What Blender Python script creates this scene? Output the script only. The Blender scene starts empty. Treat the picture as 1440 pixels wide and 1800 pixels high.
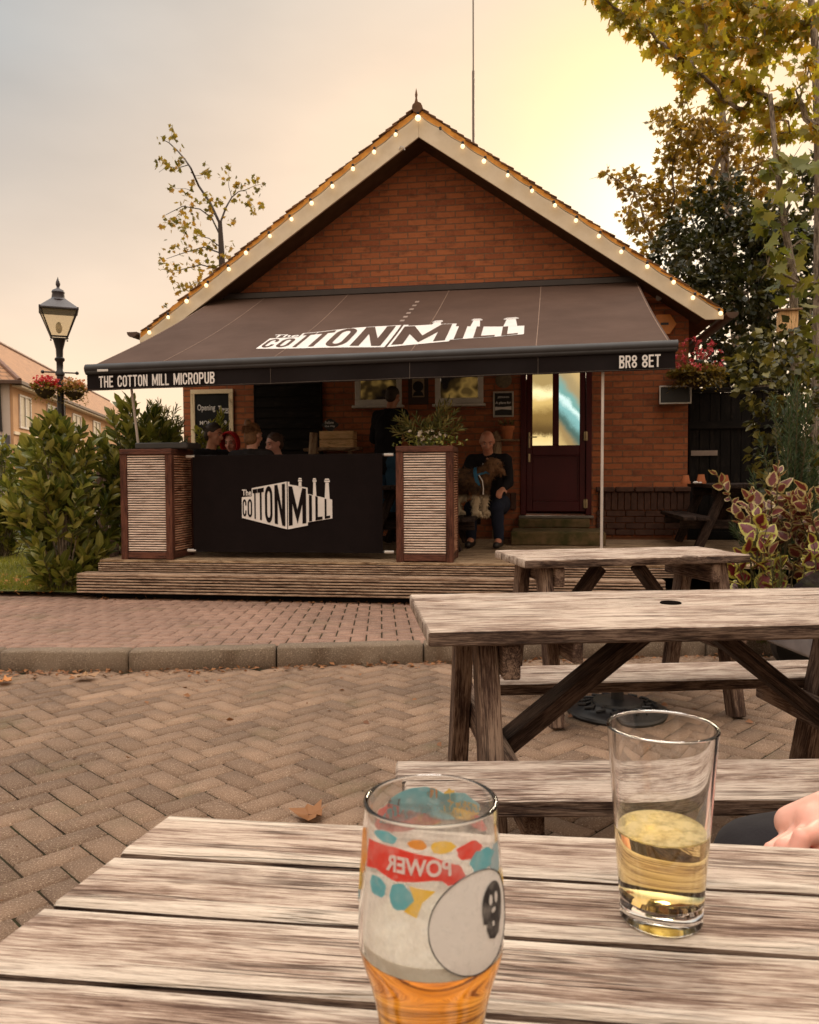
import bpy, bmesh, math, random
import numpy as np
from mathutils import Vector, Matrix, Euler
S = bpy.context.scene
R = math.radians
rnd = random.Random(7)
V = Vector

# ------------------------------------------------------------------ camera
cd = bpy.data.cameras.new("camera"); cam = bpy.data.objects.new("camera", cd)
S.collection.objects.link(cam); S.camera = cam
cd.sensor_fit = 'HORIZONTAL'; cd.sensor_width = 36; cd.lens = 36
cd.clip_start = 0.02; cd.clip_end = 2000
cam.location = (0, 0, 1.13)
cam.matrix_world = Matrix.Translation((0, 0, 1.13)) @ Matrix.Rotation(R(90 - 2.47), 4, 'X') @ Matrix.Rotation(R(-0.3), 4, 'Z')
cd.dof.use_dof = True; cd.dof.focus_distance = 2.0; cd.dof.aperture_fstop = 20

# ------------------------------------------------------------------ world / sun / exposure
SUN_AZ, SUN_EL = 16.0, 24.0          # azimuth to the right of +Y
W = bpy.data.worlds.new("World"); S.world = W; W.use_nodes = True
nt = W.node_tree; nt.nodes.clear()
def wn(t, **k):
    n = nt.nodes.new(t)
    for a, b in k.items(): setattr(n, a, b)
    return n
out = wn('ShaderNodeOutputWorld')
tc = wn('ShaderNodeTexCoord')
sky = wn('ShaderNodeTexSky'); sky.sky_type = 'NISHITA'; sky.sun_disc = False
sky.sun_elevation = R(SUN_EL); sky.sun_rotation = R(SUN_AZ)
bg1 = wn('ShaderNodeBackground'); bg1.inputs[1].default_value = 0.012
nt.links.new(sky.outputs[0], bg1.inputs[0])
# thin evening overcast: warm low down, cooler up and to the left, brightest round the veiled sun
sep = wn('ShaderNodeSeparateXYZ'); nt.links.new(tc.outputs['Generated'], sep.inputs[0])
def math_(op, a, b=None, c=None):
    n = wn('ShaderNodeMath', operation=op)
    for i, x in enumerate((a, b, c)):
        if x is None: continue
        if isinstance(x, (int, float)): n.inputs[i].default_value = x
        else: nt.links.new(x, n.inputs[i])
    return n.outputs[0]
def ramp(fac, stops, interp='EASE'):
    n = wn('ShaderNodeValToRGB'); cr = n.color_ramp; cr.interpolation = interp
    while len(cr.elements) < len(stops): cr.elements.new(.5)
    for e, (p, c) in zip(cr.elements, stops): e.position = p; e.color = (*c, 1)
    nt.links.new(fac, n.inputs[0]); return n.outputs[0]
def mixc(f, a, b, mode='MIX'):
    n = wn('ShaderNodeMix'); n.data_type = 'RGBA'; n.blend_type = mode; n.clamp_factor = True
    for i, x in ((0, f), (6, a), (7, b)):
        if isinstance(x, (int, float)): n.inputs[i].default_value = x
        elif isinstance(x, tuple): n.inputs[i].default_value = (*x, 1)
        else: nt.links.new(x, n.inputs[i])
    return n.outputs[2]
elev = ramp(sep.outputs[2], [(0.0, (.76, .53, .33)), (.12, (.75, .53, .345)), (.34, (.70, .50, .32)), (.60, (.50, .43, .345)), (.8, (.60, .54, .475)), (1.0, (.62, .56, .50))])
# cooler towards the left
lf = math_('MULTIPLY', math_('MULTIPLY_ADD', sep.outputs[0], -2.0, -.06), math_('MINIMUM', math_('MAXIMUM', math_('MULTIPLY', sep.outputs[1], 3.0), 0.0), 1.0))
cool = math_('MULTIPLY', math_('MINIMUM', math_('MAXIMUM', lf, 0.0), 1.0), math_('MAXIMUM', math_('MINIMUM', math_('MULTIPLY_ADD', sep.outputs[2], 3.0, -.28), 1.0), 0.0))
base = mixc(cool, elev, (.27, .31, .325))
# soft cloud structure
mp = wn('ShaderNodeMapping'); mp.inputs['Scale'].default_value = (1.0, 1.0, 2.6); mp.inputs['Rotation'].default_value = (0, R(24), 0)
nt.links.new(tc.outputs['Generated'], mp.inputs[0])
ns = wn('ShaderNodeTexNoise'); ns.inputs['Scale'].default_value = 2.2; ns.inputs['Detail'].default_value = 5; ns.inputs['Roughness'].default_value = .5
nt.links.new(mp.outputs[0], ns.inputs['Vector'])
cl = math_('MULTIPLY_ADD', ns.outputs[0], .62, .68)

sc_ = wn('ShaderNodeVectorMath', operation='SCALE'); nt.links.new(base, sc_.inputs[0]); nt.links.new(cl, sc_.inputs[3])
# glow round the sun
sd = V((math.sin(R(SUN_AZ)) * math.cos(R(SUN_EL)), math.cos(R(SUN_AZ)) * math.cos(R(SUN_EL)), math.sin(R(SUN_EL))))
def glow(direction, power, squash=None):
    n = wn('ShaderNodeVectorMath', operation='DOT_PRODUCT'); nt.links.new(tc.outputs['Generated'], n.inputs[0]); n.inputs[1].default_value = direction
    return math_('POWER', math_('MAXIMUM', n.outputs['Value'], 0.0), power)
def dirv(az, el): return (math.sin(R(az)) * math.cos(R(el)), math.cos(R(az)) * math.cos(R(el)), math.sin(R(el)))
g1 = glow(dirv(17, 16), 150)
g2 = glow(dirv(13, 22.5), 190)
col = mixc(math_('MULTIPLY', glow(dirv(18, 23), 62), .65), sc_.outputs[0], (.74, .47, .20))
col = mixc(math_('MULTIPLY', g2, .6), col, (.76, .55, .15))
col = mixc(math_('MULTIPLY', g1, 1.0), col, (.92, .78, .58))
# brighter cloud overhead and behind the viewer
up = math_('MULTIPLY', math_('MINIMUM', math_('MAXIMUM', math_('MULTIPLY_ADD', sep.outputs[2], 2.4, -1.3), 0.0), 1.0), 1.0)
back = math_('MINIMUM', math_('MAXIMUM', math_('MULTIPLY_ADD', sep.outputs[1], -1.6, .1), 0.0), 1.0)
gain = math_('ADD', math_('MULTIPLY', up, 3.0), math_('MULTIPLY_ADD', back, .35, 1.0))
lowback = math_('MULTIPLY', math_('MINIMUM', math_('MAXIMUM', math_('MULTIPLY', sep.outputs[1], -3.0), 0.0), 1.0), math_('MINIMUM', math_('MAXIMUM', math_('MULTIPLY_ADD', sep.outputs[2], -3.2, 1.15), 0.0), 1.0))  # low sky behind the viewer dimmed, added to darken under the awning
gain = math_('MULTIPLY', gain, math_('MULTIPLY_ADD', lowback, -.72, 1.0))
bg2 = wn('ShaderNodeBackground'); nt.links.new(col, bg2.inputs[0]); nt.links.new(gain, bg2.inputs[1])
add = wn('ShaderNodeAddShader'); nt.links.new(bg1.outputs[0], add.inputs[0]); nt.links.new(bg2.outputs[0], add.inputs[1])
nt.links.new(add.outputs[0], out.inputs[0])
sl = bpy.data.lights.new("sun", 'SUN'); sl.energy = 1.5; sl.angle = R(12); sl.color = (1, .84, .62)
so = bpy.data.objects.new("sun", sl); S.collection.objects.link(so)
so.rotation_euler = (-sd).to_track_quat('-Z', 'Y').to_euler()
S.view_settings.view_transform = 'Standard'; S.view_settings.look = 'None'; S.view_settings.gamma = 1
S.view_settings.exposure = 0.42
S.cycles.use_denoising = True
S.cycles.max_bounces = 10; S.cycles.transmission_bounces = 12; S.cycles.transparent_max_bounces = 12
S.cycles.sample_clamp_indirect = 6

# ------------------------------------------------------------------ materials
MATS = {}
class NT:
    def __init__(s, name):
        s.m = bpy.data.materials.new(name); s.m.use_nodes = True; s.t = s.m.node_tree; s.t.nodes.clear()
        s.out = s.n('ShaderNodeOutputMaterial')
    def n(s, t, **k):
        n = s.t.nodes.new(t)
        for a, b in k.items(): setattr(n, a, b)
        return n
    def l(s, a, b): s.t.links.new(a, b)
    def math(s, op, a, b=None, c=None, clamp=False):
        n = s.n('ShaderNodeMath', operation=op); n.use_clamp = clamp
        for i, x in enumerate((a, b, c)):
            if x is None: continue
            if isinstance(x, (int, float)): n.inputs[i].default_value = x
            else: s.l(x, n.inputs[i])
        return n.outputs[0]
    def mix(s, f, a, b, mode='MIX'):
        n = s.n('ShaderNodeMix'); n.data_type = 'RGBA'; n.blend_type = mode
        for i, x in ((0, f), (6, a), (7, b)):
            if isinstance(x, (int, float)): n.inputs[i].default_value = x
            elif isinstance(x, tuple): n.inputs[i].default_value = (*x, 1)
            else: s.l(x, n.inputs[i])
        return n.outputs[2]
    def ramp(s, f, stops, interp='LINEAR'):
        n = s.n('ShaderNodeValToRGB'); cr = n.color_ramp; cr.interpolation = interp
        while len(cr.elements) < len(stops): cr.elements.new(.5)
        for e, (p, c) in zip(cr.elements, stops): e.position = p; e.color = (*c, 1) if isinstance(c, tuple) else (c, c, c, 1)
        s.l(f, n.inputs[0]); return n.outputs[0]
    def coord(s, kind='Object', scale=(1, 1, 1), rot=(0, 0, 0), loc=(0, 0, 0)):
        if kind == 'gc':
            c = s.n('ShaderNodeAttribute'); c.attribute_name = 'gc'; o = c.outputs['Vector']
        elif kind == 'World':
            c = s.n('ShaderNodeNewGeometry'); o = c.outputs['Position']
        else:
            c = s.n('ShaderNodeTexCoord'); o = c.outputs[kind]
        m = s.n('ShaderNodeMapping'); m.inputs['Scale'].default_value = scale; m.inputs['Rotation'].default_value = rot; m.inputs['Location'].default_value = loc
        s.l(o, m.inputs[0]); return m.outputs[0]
    def noise(s, vec, scale, detail=4, rough=.55, dist=0):
        n = s.n('ShaderNodeTexNoise'); n.inputs['Scale'].default_value = scale; n.inputs['Detail'].default_value = detail
        n.inputs['Roughness'].default_value = rough; n.inputs['Distortion'].default_value = dist
        s.l(vec, n.inputs['Vector']); return n.outputs[0]
    def bump(s, h, strength=.3, dist=.01, nrm=None):
        n = s.n('ShaderNodeBump'); n.inputs['Strength'].default_value = strength; n.inputs['Distance'].default_value = dist
        s.l(h, n.inputs['Height'])
        if nrm is not None: s.l(nrm, n.inputs['Normal'])
        return n.outputs[0]
    def bsdf(s, color=None, rough=.6, normal=None, **k):
        p = s.n('ShaderNodeBsdfPrincipled')
        if color is not None:
            if isinstance(color, tuple): p.inputs['Base Color'].default_value = (*color, 1)
            else: s.l(color, p.inputs['Base Color'])
        if isinstance(rough, (int, float)): p.inputs['Roughness'].default_value = rough
        else: s.l(rough, p.inputs['Roughness'])
        if normal is not None: s.l(normal, p.inputs['Normal'])
        for a, b in k.items():
            a = a.replace('_', ' ')
            if isinstance(b, (int, float)): p.inputs[a].default_value = b
            elif isinstance(b, tuple): p.inputs[a].default_value = b if a == 'Subsurface Radius' else (*b, 1)
            else: s.l(b, p.inputs[a])
        return p.outputs[0]
    def done(s, shader): s.l(shader, s.out.inputs[0]); return s.m

def plain(name, c, c2=None, scale=6, rough=.6, bump=.15, bscale=60, stretch=(1, 1, 1), metal=0, bdist=.004, **k):
    """a surface with two tones mixed by noise and a fine bump"""
    if name in MATS: return MATS[name]
    t = NT(name); co = t.coord('Object', stretch)
    c2 = c2 or tuple(x * .72 for x in c)
    n1 = t.noise(co, scale, 6, .6)
    col = t.mix(t.ramp(n1, [(.35, 0.), (.65, 1.)]), c, c2)
    n2 = t.noise(co, bscale, 5, .6)
    r = t.math('MULTIPLY_ADD', n1, .25, rough - .12, clamp=True)
    if rough > .6: k.setdefault('Specular_IOR_Level', .2)
    MATS[name] = t.done(t.bsdf(col, r, t.bump(n2, bump, bdist), Metallic=metal, **k)); return MATS[name]

def wood(name, dark, mid, light, cover=.5, rough=.75, bump=.7, blot=(.06, .045, .035), blotamt=.35, fine=1.0, edge=0, edgecol=(.70, .60, .50)):
    """weathered timber; the grain runs along gc.x"""
    if name in MATS: return MATS[name]
    t = NT(name)
    base = t.coord('gc')
    # knots pull the grain aside
    kv = t.coord('gc', (1.7, 5.5, 5.5))
    vor = t.n('ShaderNodeTexVoronoi'); vor.inputs['Scale'].default_value = 1.0; t.l(kv, vor.inputs['Vector'])
    kn = t.ramp(vor.outputs['Distance'], [(0.02, 1.), (.22, 0.)], 'EASE')
    kc = t.ramp(vor.outputs['Distance'], [(0.03, 1.), (.085, 0.)], 'EASE')
    sepc = t.n('ShaderNodeSeparateXYZ'); t.l(base, sepc.inputs[0])
    y2 = t.math('MULTIPLY_ADD', kn, .03, sepc.outputs[1])
    cmb = t.n('ShaderNodeCombineXYZ'); t.l(sepc.outputs[0], cmb.inputs[0]); t.l(y2, cmb.inputs[1]); t.l(sepc.outputs[2], cmb.inputs[2])
    def mapd(sc):
        m = t.n('ShaderNodeMapping'); m.inputs['Scale'].default_value = sc; t.l(cmb.outputs[0], m.inputs[0]); return m.outputs[0]
    g1 = t.noise(mapd((5.5, 70 * fine, 70 * fine)), 1, 6, .70, .25)
    g2 = t.noise(mapd((22, 560 * fine, 560 * fine)), 1, 3, .65, .2)
    g3 = t.noise(mapd((11, 210 * fine, 210 * fine)), 1, 5, .65, .3)
    pat = t.noise(t.coord('gc', (4.0, 14, 14)), 1, 7, .7)
    s1 = t.math('ADD', t.math('MULTIPLY', g1, .42), t.math('MULTIPLY', g3, .58))
    s2 = t.math('ADD', t.math('MULTIPLY', s1, .60), t.math('MULTIPLY', g2, .40))
    f = t.math('ADD', s2, t.math('MULTIPLY_ADD', pat, .5, -.25 + (cover - .5) * .5))
    col = t.ramp(f, [(.36, dark), (.45, mid), (.55, light), (.75, tuple(min(1, x * 1.12) for x in light))])
    ck = t.math('ABSOLUTE', t.math('SUBTRACT', t.noise(mapd((1.6, 48 * fine, 48 * fine)), 1, 3, .5, .2), .5))
    ckm = t.ramp(ck, [(.0, 1.), (.028, 0.)]); ckw = t.ramp(t.noise(t.coord('gc', (3, 6, 6)), 1, 3, .5), [(.42, 0.), (.56, 1.)])
    col = t.mix(t.math('MULTIPLY', t.math('MULTIPLY', ckm, ckw), .85), col, tuple(x * .7 for x in dark))
    bl = t.ramp(t.noise(t.coord('gc', (4, 9, 9)), 1, 6, .7), [(.56, 0.), (.70, 1.)])
    col = t.mix(t.math('MULTIPLY', bl, blotamt), col, blot)
    if edge:
        ey = t.math('ABSOLUTE', t.math('SUBTRACT', sepc.outputs[1], t.math('ROUND', sepc.outputs[1])))
        ef = t.ramp(t.math('ADD', t.math('MULTIPLY', ey, 1 / edge), t.math('MULTIPLY_ADD', s2, 1.6, -.8)), [(.62, 0.), (.98, 1.)])
        col = t.mix(t.math('MULTIPLY', ef, .75), col, edgecol)
    col = t.mix(t.math('MULTIPLY', kc, .8), col, tuple(x * .6 for x in dark))
    h = t.math('SUBTRACT', s2, t.math('ADD', t.math('MULTIPLY', kc, .2), t.math('MULTIPLY', t.math('MULTIPLY', ckm, ckw), .5)))
    nrm = t.bump(h, bump, .006)
    MATS[name] = t.done(t.bsdf(col, rough, nrm, Specular_IOR_Level=.18)); return MATS[name]

def leafmat(name, cols, trans=.45, rough=.45, rim=None, spec=.5):
    if name in MATS: return MATS[name]
    t = NT(name); g = t.n('ShaderNodeNewGeometry')
    cols = list(cols) * (2 if len(cols) == 1 else 1); k = len(cols)
    c = t.ramp(g.outputs['Random Per Island'], [(i / max(1, k - 1), x) for i, x in enumerate(cols)])
    a = t.coord('gc'); sp = t.n('ShaderNodeSeparateXYZ'); t.l(a, sp.inputs[0])
    vein = t.ramp(sp.outputs[0], [(.0, 1.), (.14, 0.)])
    c = t.mix(t.math('MULTIPLY', vein, .3), c, tuple(min(1, x * 1.6) for x in cols[-1]))
    if rim:
        nn = t.noise(t.coord('gc', (3, 16, 5)), 1, 3, .6)
        e = t.math('ADD', sp.outputs[0], t.math('MULTIPLY_ADD', nn, .9, -.45))
        c = t.mix(t.ramp(e, [(.50, 0.), (.70, 1.)]), c, rim)
    b = t.bsdf(c, rough, None, Specular_IOR_Level=spec)
    tr = t.n('ShaderNodeBsdfTranslucent'); t.l(t.mix(.35, c, (.9, .75, .2), 'SOFT_LIGHT'), tr.inputs[0])
    m = t.n('ShaderNodeMixShader'); m.inputs[0].default_value = trans
    t.l(b, m.inputs[1]); t.l(tr.outputs[0], m.inputs[2])
    MATS[name] = t.done(m.outputs[0]); return MATS[name]

def emis(name, c, s):
    if name in MATS: return MATS[name]
    t = NT(name); MATS[name] = t.done(t.bsdf(c, .4, None, Emission_Color=c, Emission_Strength=s)); return MATS[name]
def glassmat(name, color=(1, 1, 1), ior=1.45, rough=0.0):
    if name in MATS: return MATS[name]
    t = NT(name); MATS[name] = t.done(t.bsdf(color, rough, None, IOR=ior, Transmission_Weight=1.0)); return MATS[name]

# table timber (bleached and brown), dark stained, decking, planters
M_TABLE = wood('weathered_table_wood', (.11, .062, .044), (.31, .215, .165), (.58, .47, .385), .50, bump=1.0, blot=(.10, .05, .035), blotamt=.55)
M_TABLE_F = wood('foreground_table_wood', (.085, .045, .032), (.27, .18, .135), (.56, .445, .36), .47, bump=1.0, blot=(.085, .045, .032), blotamt=.6, edge=.043)
M_TSIDE = wood('grimy_shaded_plank_side', (.018, .010, .008), (.075, .045, .033), (.22, .15, .11), .45)  # grime plus painted shade, so the gaps between boards read dark
M_TFRAME = wood('brown_frame_wood', (.025, .012, .009), (.085, .048, .034), (.26, .175, .125), .44)
M_BRACE = wood('shaded_brace_wood', (.012, .006, .004), (.035, .019, .013), (.10, .06, .042), .42)  # frame wood darkened in its colour for the shade under the tabletop
M_DARKT = wood('dark_stained_wood', (.010, .006, .005), (.024, .014, .011), (.07, .045, .035), .42)
M_DECKB = wood('deck_board_wood', (.08, .045, .03), (.24, .15, .10), (.46, .33, .235), .50, blotamt=.25)
M_SLAT = wood('pale_slat_wood', (.16, .09, .065), (.52, .36, .28), (.80, .64, .53), .60, blotamt=.2)
M_PFRAME = wood('red_brown_frame_wood', (.032, .012, .008), (.085, .030, .019), (.15, .058, .036), .45, rough=.5, blotamt=.15)
M_CRATE = wood('orange_crate_wood', (.28, .12, .04), (.62, .34, .14), (.80, .52, .27), .6, blotamt=.1)
M_PINE = wood('pale_pine_frame_wood', (.40, .28, .15), (.72, .56, .36), (.85, .70, .48), .6, blotamt=.1)
M_BLACKB = wood('black_stained_boards', (.003, .002, .002), (.006, .0045, .004), (.014, .010, .008), .45, rough=.8)
M_LOG = wood('raw_log_wood', (.06, .03, .018), (.22, .13, .08), (.42, .29, .18), .5)
M_BARK = wood('grey_bark', (.035, .025, .018), (.14, .105, .075), (.36, .29, .22), .5, fine=.4)
M_BLACK = plain('black_metal', (.012, .011, .012), (.02, .018, .018), rough=.4, bump=.05)
M_WHITE = plain('white_plastic', (.74, .70, .66), (.62, .58, .54), rough=.4, bump=.05)
M_LETTER = plain('white_lettering', (.78, .73, .70), (.70, .66, .63), rough=.7, bump=.05)
M_CREAM = plain('cream_painted_board', (.76, .64, .48), (.66, .54, .38), scale=5, rough=.55, bump=.12, bscale=25)
M_SOIL = plain('soil', (.04, .024, .015), (.07, .045, .03), scale=20, rough=.95, bump=.8, bdist=.02)
M_TERRA = plain('terracotta', (.50, .17, .07), (.38, .12, .05), scale=9, rough=.75)
M_STONE = plain('concrete_kerb', (.27, .19, .13), (.11, .07, .045), scale=9, rough=.9, bump=.8, bscale=120)

def brickmat():
    t = NT('gable_brick')
    def bt(vec, c1, c2, mo, ms=.010):
        b = t.n('ShaderNodeTexBrick'); t.l(vec, b.inputs['Vector'])
        b.inputs['Scale'].default_value = 1; b.inputs['Brick Width'].default_value = .235; b.inputs['Row Height'].default_value = .075
        b.inputs['Mortar Size'].default_value = ms; b.inputs['Mortar Smooth'].default_value = .15; b.inputs['Bias'].default_value = -.1
        for n_, c in (('Color1', c1), ('Color2', c2), ('Mortar', mo)): b.inputs[n_].default_value = (*c, 1)
        return b
    o = t.coord('Object', (1, 1, 1), (R(90), 0, 0))
    ww = t.n('ShaderNodeVectorMath', operation='ADD'); t.l(o, ww.inputs[0])
    wob = t.n('ShaderNodeTexNoise'); wob.inputs['Scale'].default_value = 9; t.l(o, wob.inputs['Vector'])
    sc = t.n('ShaderNodeVectorMath', operation='SCALE'); t.l(wob.outputs['Color'], sc.inputs[0]); sc.inputs[3].default_value = .008; t.l(sc.outputs[0], ww.inputs[1])
    b = bt(ww.outputs[0], (.42, .135, .055), (.27, .082, .040), (.21, .105, .06), .008)
    n = t.noise(o, 26, 6, .7)
    blot = t.ramp(t.noise(t.coord('Object', (5, 5, 13)), 1, 4, .6), [(.52, 0.), (.66, 1.)])
    col = t.mix(t.math('MULTIPLY', blot, .5), b.outputs['Color'], (.10, .045, .03))
    col = t.mix(t.math('MULTIPLY', t.ramp(n, [(.5, 0.), (.75, 1.)]), .3), col, (.5, .24, .12))
    h = t.math('ADD', t.math('MULTIPLY', b.outputs['Fac'], -1.0), t.math('MULTIPLY', n, .6))
    return t.done(t.bsdf(col, .85, t.bump(h, .9, .008), Specular_IOR_Level=.2))
M_BRICK = brickmat()

def pavermat(name, a, b_, cdark):
    t = NT(name); g = t.n('ShaderNodeNewGeometry')
    c = t.ramp(g.outputs['Random Per Island'], [(0, a), (.5, b_), (1., cdark)])
    pos = t.coord('World')
    big = t.noise(pos, 1.1, 5, .6)
    c = t.mix(t.math('MULTIPLY', t.ramp(big, [(.34, 0.), (.66, 1.)]), .62), c, tuple(x * .48 for x in cdark))
    sp = t.noise(pos, 190, 4, .8)
    c = t.mix(t.ramp(sp, [(.56, 0.), (.64, .7)]), c, (.66, .52, .38))
    c = t.mix(t.ramp(sp, [(.37, .8), (.44, 0.)]), c, (.07, .04, .028))
    moss = t.ramp(t.noise(pos, 2.3, 5, .7), [(.56, 0.), (.72, .5)])
    c = t.mix(moss, c, (.10, .085, .035))
    return t.done(t.bsdf(c, .88, t.bump(sp, .8, .004)))
M_PAVER = pavermat('herringbone_paver', (.35, .22, .14), (.28, .17, .105), (.19, .115, .072))
M_PAVER2 = pavermat('pink_paver', (.36, .21, .15), (.33, .19, .135), (.29, .165, .118))
M_JOINT = plain('joint_sand', (.030, .018, .011), (.030, .030, .012), scale=8, rough=1, bump=.5)

# ------------------------------------------------------------------ mesh building
class MB:
    def __init__(s): s.v = []; s.f = []; s.m = []; s.g = []
    def add(s, vs, fs, gc=None, mi=0):
        n = len(s.v); s.v += [tuple(x) for x in vs]; s.f += [tuple(i + n for i in f) for f in fs]; s.m += [mi] * len(fs)
        s.g += [tuple(x) for x in (gc if gc is not None else vs)]
    def board(s, a, b, w, t, up=(0, 0, 1), ch=.003, n=1, jit=0.0, mi=0, skew=0.0, smi=None):
        """a plank from a to b, w wide, t thick along up, with eased edges"""
        a = V(a); b = V(b); ax = (b - a); L = ax.length; ax.normalize(); up = V(up); up = (up - ax * up.dot(ax)).normalized(); sd_ = up.cross(ax)
        off = V((rnd.uniform(-60, 60), rnd.randint(-60, 60), rnd.randint(-60, 60)))
        hw, ht = w / 2, t / 2; ch = min(ch, hw * .45, ht * .45)
        sec = [(-hw, -ht + ch), (-hw, ht - ch), (-hw + ch, ht), (hw - ch, ht), (hw, ht - ch), (hw, -ht + ch), (hw - ch, -ht), (-hw + ch, -ht)]
        vs, gs, fs = [], [], []
        rings = [(0, .0, 1)] + [(ch, 0, 0)] + [(L * i / n, 0, 0) for i in range(1, n)] + [(L - ch, 0, 0), (L, 0, 1)]
        for (d, _, cap) in rings:
            for (x, y) in sec:
                k = 1 - (ch / hw if cap else 0); k2 = 1 - (ch / ht if cap else 0)
                jx = rnd.uniform(-jit, jit); jy = rnd.uniform(-jit, jit)
                dd = d + skew * x * (1 if d < L / 2 else 0)
                p = a + ax * dd + sd_ * (x * k + jx) + up * (y * k2 + jy); vs.append(p); gs.append(off + V((dd, x, y)))
        nr = len(rings)
        for i in range(nr - 1):
            for j in range(8): fs.append((i * 8 + j, i * 8 + (j + 1) % 8, (i + 1) * 8 + (j + 1) % 8, (i + 1) * 8 + j))
        fs.append(tuple(range(7, -1, -1))); fs.append(tuple((nr - 1) * 8 + j for j in range(8)))
        k0 = len(s.m); s.add(vs, fs, gs, mi)
        if smi is not None:
            for i in range(nr - 1):
                for j in (0, 4, 5, 7): s.m[k0 + i * 8 + j] = smi
    def box(s, c, d, rot=None, ch=.003, mi=0):
        c = V(c); m = rot if rot is not None else Matrix.Identity(3)
        k = max(range(3), key=lambda i: d[i]); axes = [m @ V((1, 0, 0)), m @ V((0, 1, 0)), m @ V((0, 0, 1))]
        ax = axes[k]; o = [i for i in range(3) if i != k]
        s.board(c - ax * d[k] / 2, c + ax * d[k] / 2, d[o[0]], d[o[1]], axes[o[1]], ch, mi=mi)
    def bx(s, x0, x1, y0, y1, z0, z1, ch=.003, mi=0):
        s.box(((x0 + x1) / 2, (y0 + y1) / 2, (z0 + z1) / 2), (x1 - x0, y1 - y0, z1 - z0), None, ch, mi)
    def tube(s, pts, r, seg=8, mi=0, cap=True):
        pts = [V(p) for p in pts]; n = len(pts); r = [r] * n if isinstance(r, (int, float)) else r
        off = V((rnd.uniform(-60, 60), rnd.uniform(-60, 60), 0)); d = 0; vs, gs, fs = [], [], []
        ref = None
        for i, p in enumerate(pts):
            t = (pts[min(i + 1, n - 1)] - pts[max(i - 1, 0)]).normalized()
            if ref is None: ref = t.orthogonal().normalized()
            ref = (ref - t * ref.dot(t)).normalized(); bi = t.cross(ref)
            if i: d += (p - pts[i - 1]).length
            for j in range(seg):
                an = 2 * math.pi * j / seg
                vs.append(p + (ref * math.cos(an) + bi * math.sin(an)) * r[i]); gs.append(off + V((d, an * r[i], 0)))
        for i in range(n - 1):
            for j in range(seg): fs.append((i * seg + j, i * seg + (j + 1) % seg, (i + 1) * seg + (j + 1) % seg, (i + 1) * seg + j))
        if cap: fs.append(tuple(range(seg - 1, -1, -1))); fs.append(tuple((n - 1) * seg + j for j in range(seg)))
        s.add(vs, fs, gs, mi)
    def lathe(s, prof, seg=32, c=(0, 0, 0), mi=0, close=False, rot=None):
        c = V(c); vs, fs = [], []
        for (r, z) in prof:
            for j in range(seg):
                an = 2 * math.pi * j / seg; p = V((r * math.cos(an), r * math.sin(an), z)); vs.append(c + (rot @ p if rot else p))
        n = len(prof)
        for i in range(n - 1 + (1 if close else 0)):
            k = (i + 1) % n
            for j in range(seg): fs.append((i * seg + j, i * seg + (j + 1) % seg, k * seg + (j + 1) % seg, k * seg + j))
        if not close:
            if prof[0][0] > 1e-6: fs.append(tuple(range(seg - 1, -1, -1)))
            if prof[-1][0] > 1e-6: fs.append(tuple((n - 1) * seg + j for j in range(seg)))
        s.add(vs, fs, None, mi)
    def sphere(s, c, r, seg=16, rings=10, mi=0, rot=None):
        c = V(c); r = (r, r, r) if isinstance(r, (int, float)) else r; vs = []; fs = []
        for i in range(rings + 1):
            th = math.pi * i / rings
            for j in range(seg):
                an = 2 * math.pi * j / seg; p = V((r[0] * math.sin(th) * math.cos(an), r[1] * math.sin(th) * math.sin(an), r[2] * math.cos(th)))
                vs.append(c + (rot @ p if rot else p))
        for i in range(rings):
            for j in range(seg): fs.append((i * seg + j, (i + 1) * seg + j, (i + 1) * seg + (j + 1) % seg, i * seg + (j + 1) % seg))
        s.add(vs, fs, None, mi)
    def cap(s, a, ra, b, rb, seg=14):
        """tapered capsule"""
        a = V(a); b = V(b); ax = (b - a).normalized() if (b - a).length > 1e-6 else V((0, 0, 1)); n = 5
        q = ax.to_track_quat('Z', 'Y').to_matrix(); L = (b - a).length
        prof = [(ra * math.sin(math.pi / 2 * i / n), -ra * math.cos(math.pi / 2 * i / n)) for i in range(n + 1)]
        prof += [(rb * math.cos(math.pi / 2 * i / n), L + rb * math.sin(math.pi / 2 * i / n)) for i in range(n + 1)]
        s.lathe([(max(r, 1e-5), z) for r, z in prof], seg, a, rot=q)
    def poly(s, pts, mi=0): s.add(pts, [tuple(range(len(pts)))], None, mi)
    def prism(s, pts, d, mi=0):
        """polygon pts extruded by vector d"""
        d = V(d); n = len(pts); vs = [V(p) for p in pts] + [V(p) + d for p in pts]
        s.add(vs, [tuple(range(n))[::-1], tuple(range(n, 2 * n))] + [(i, (i + 1) % n, n + (i + 1) % n, n + i) for i in range(n)], None, mi)
    def build(s, name, mats, parent=None, smooth=None, recalc=True, weld=False):
        me = bpy.data.meshes.new(name); me.from_pydata(s.v, [], s.f)
        mats = mats if isinstance(mats, (list, tuple)) else [mats]
        for m in mats: me.materials.append(m)
        if len(mats) > 1: me.polygons.foreach_set('material_index', s.m)
        at = me.attributes.new('gc', 'FLOAT_VECTOR', 'POINT'); at.data.foreach_set('vector', np.array(s.g, dtype=np.float32).ravel())
        if recalc or weld:
            bm = bmesh.new(); bm.from_mesh(me)
            if weld: bmesh.ops.remove_doubles(bm, verts=bm.verts, dist=weld)
            bmesh.ops.recalc_face_normals(bm, faces=bm.faces); bm.to_mesh(me); bm.free()
        if smooth: me.shade_smooth(); me.set_sharp_from_angle(angle=R(smooth))
        o = bpy.data.objects.new(name, me); S.collection.objects.link(o)
        if parent: o.parent = parent
        return o

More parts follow.
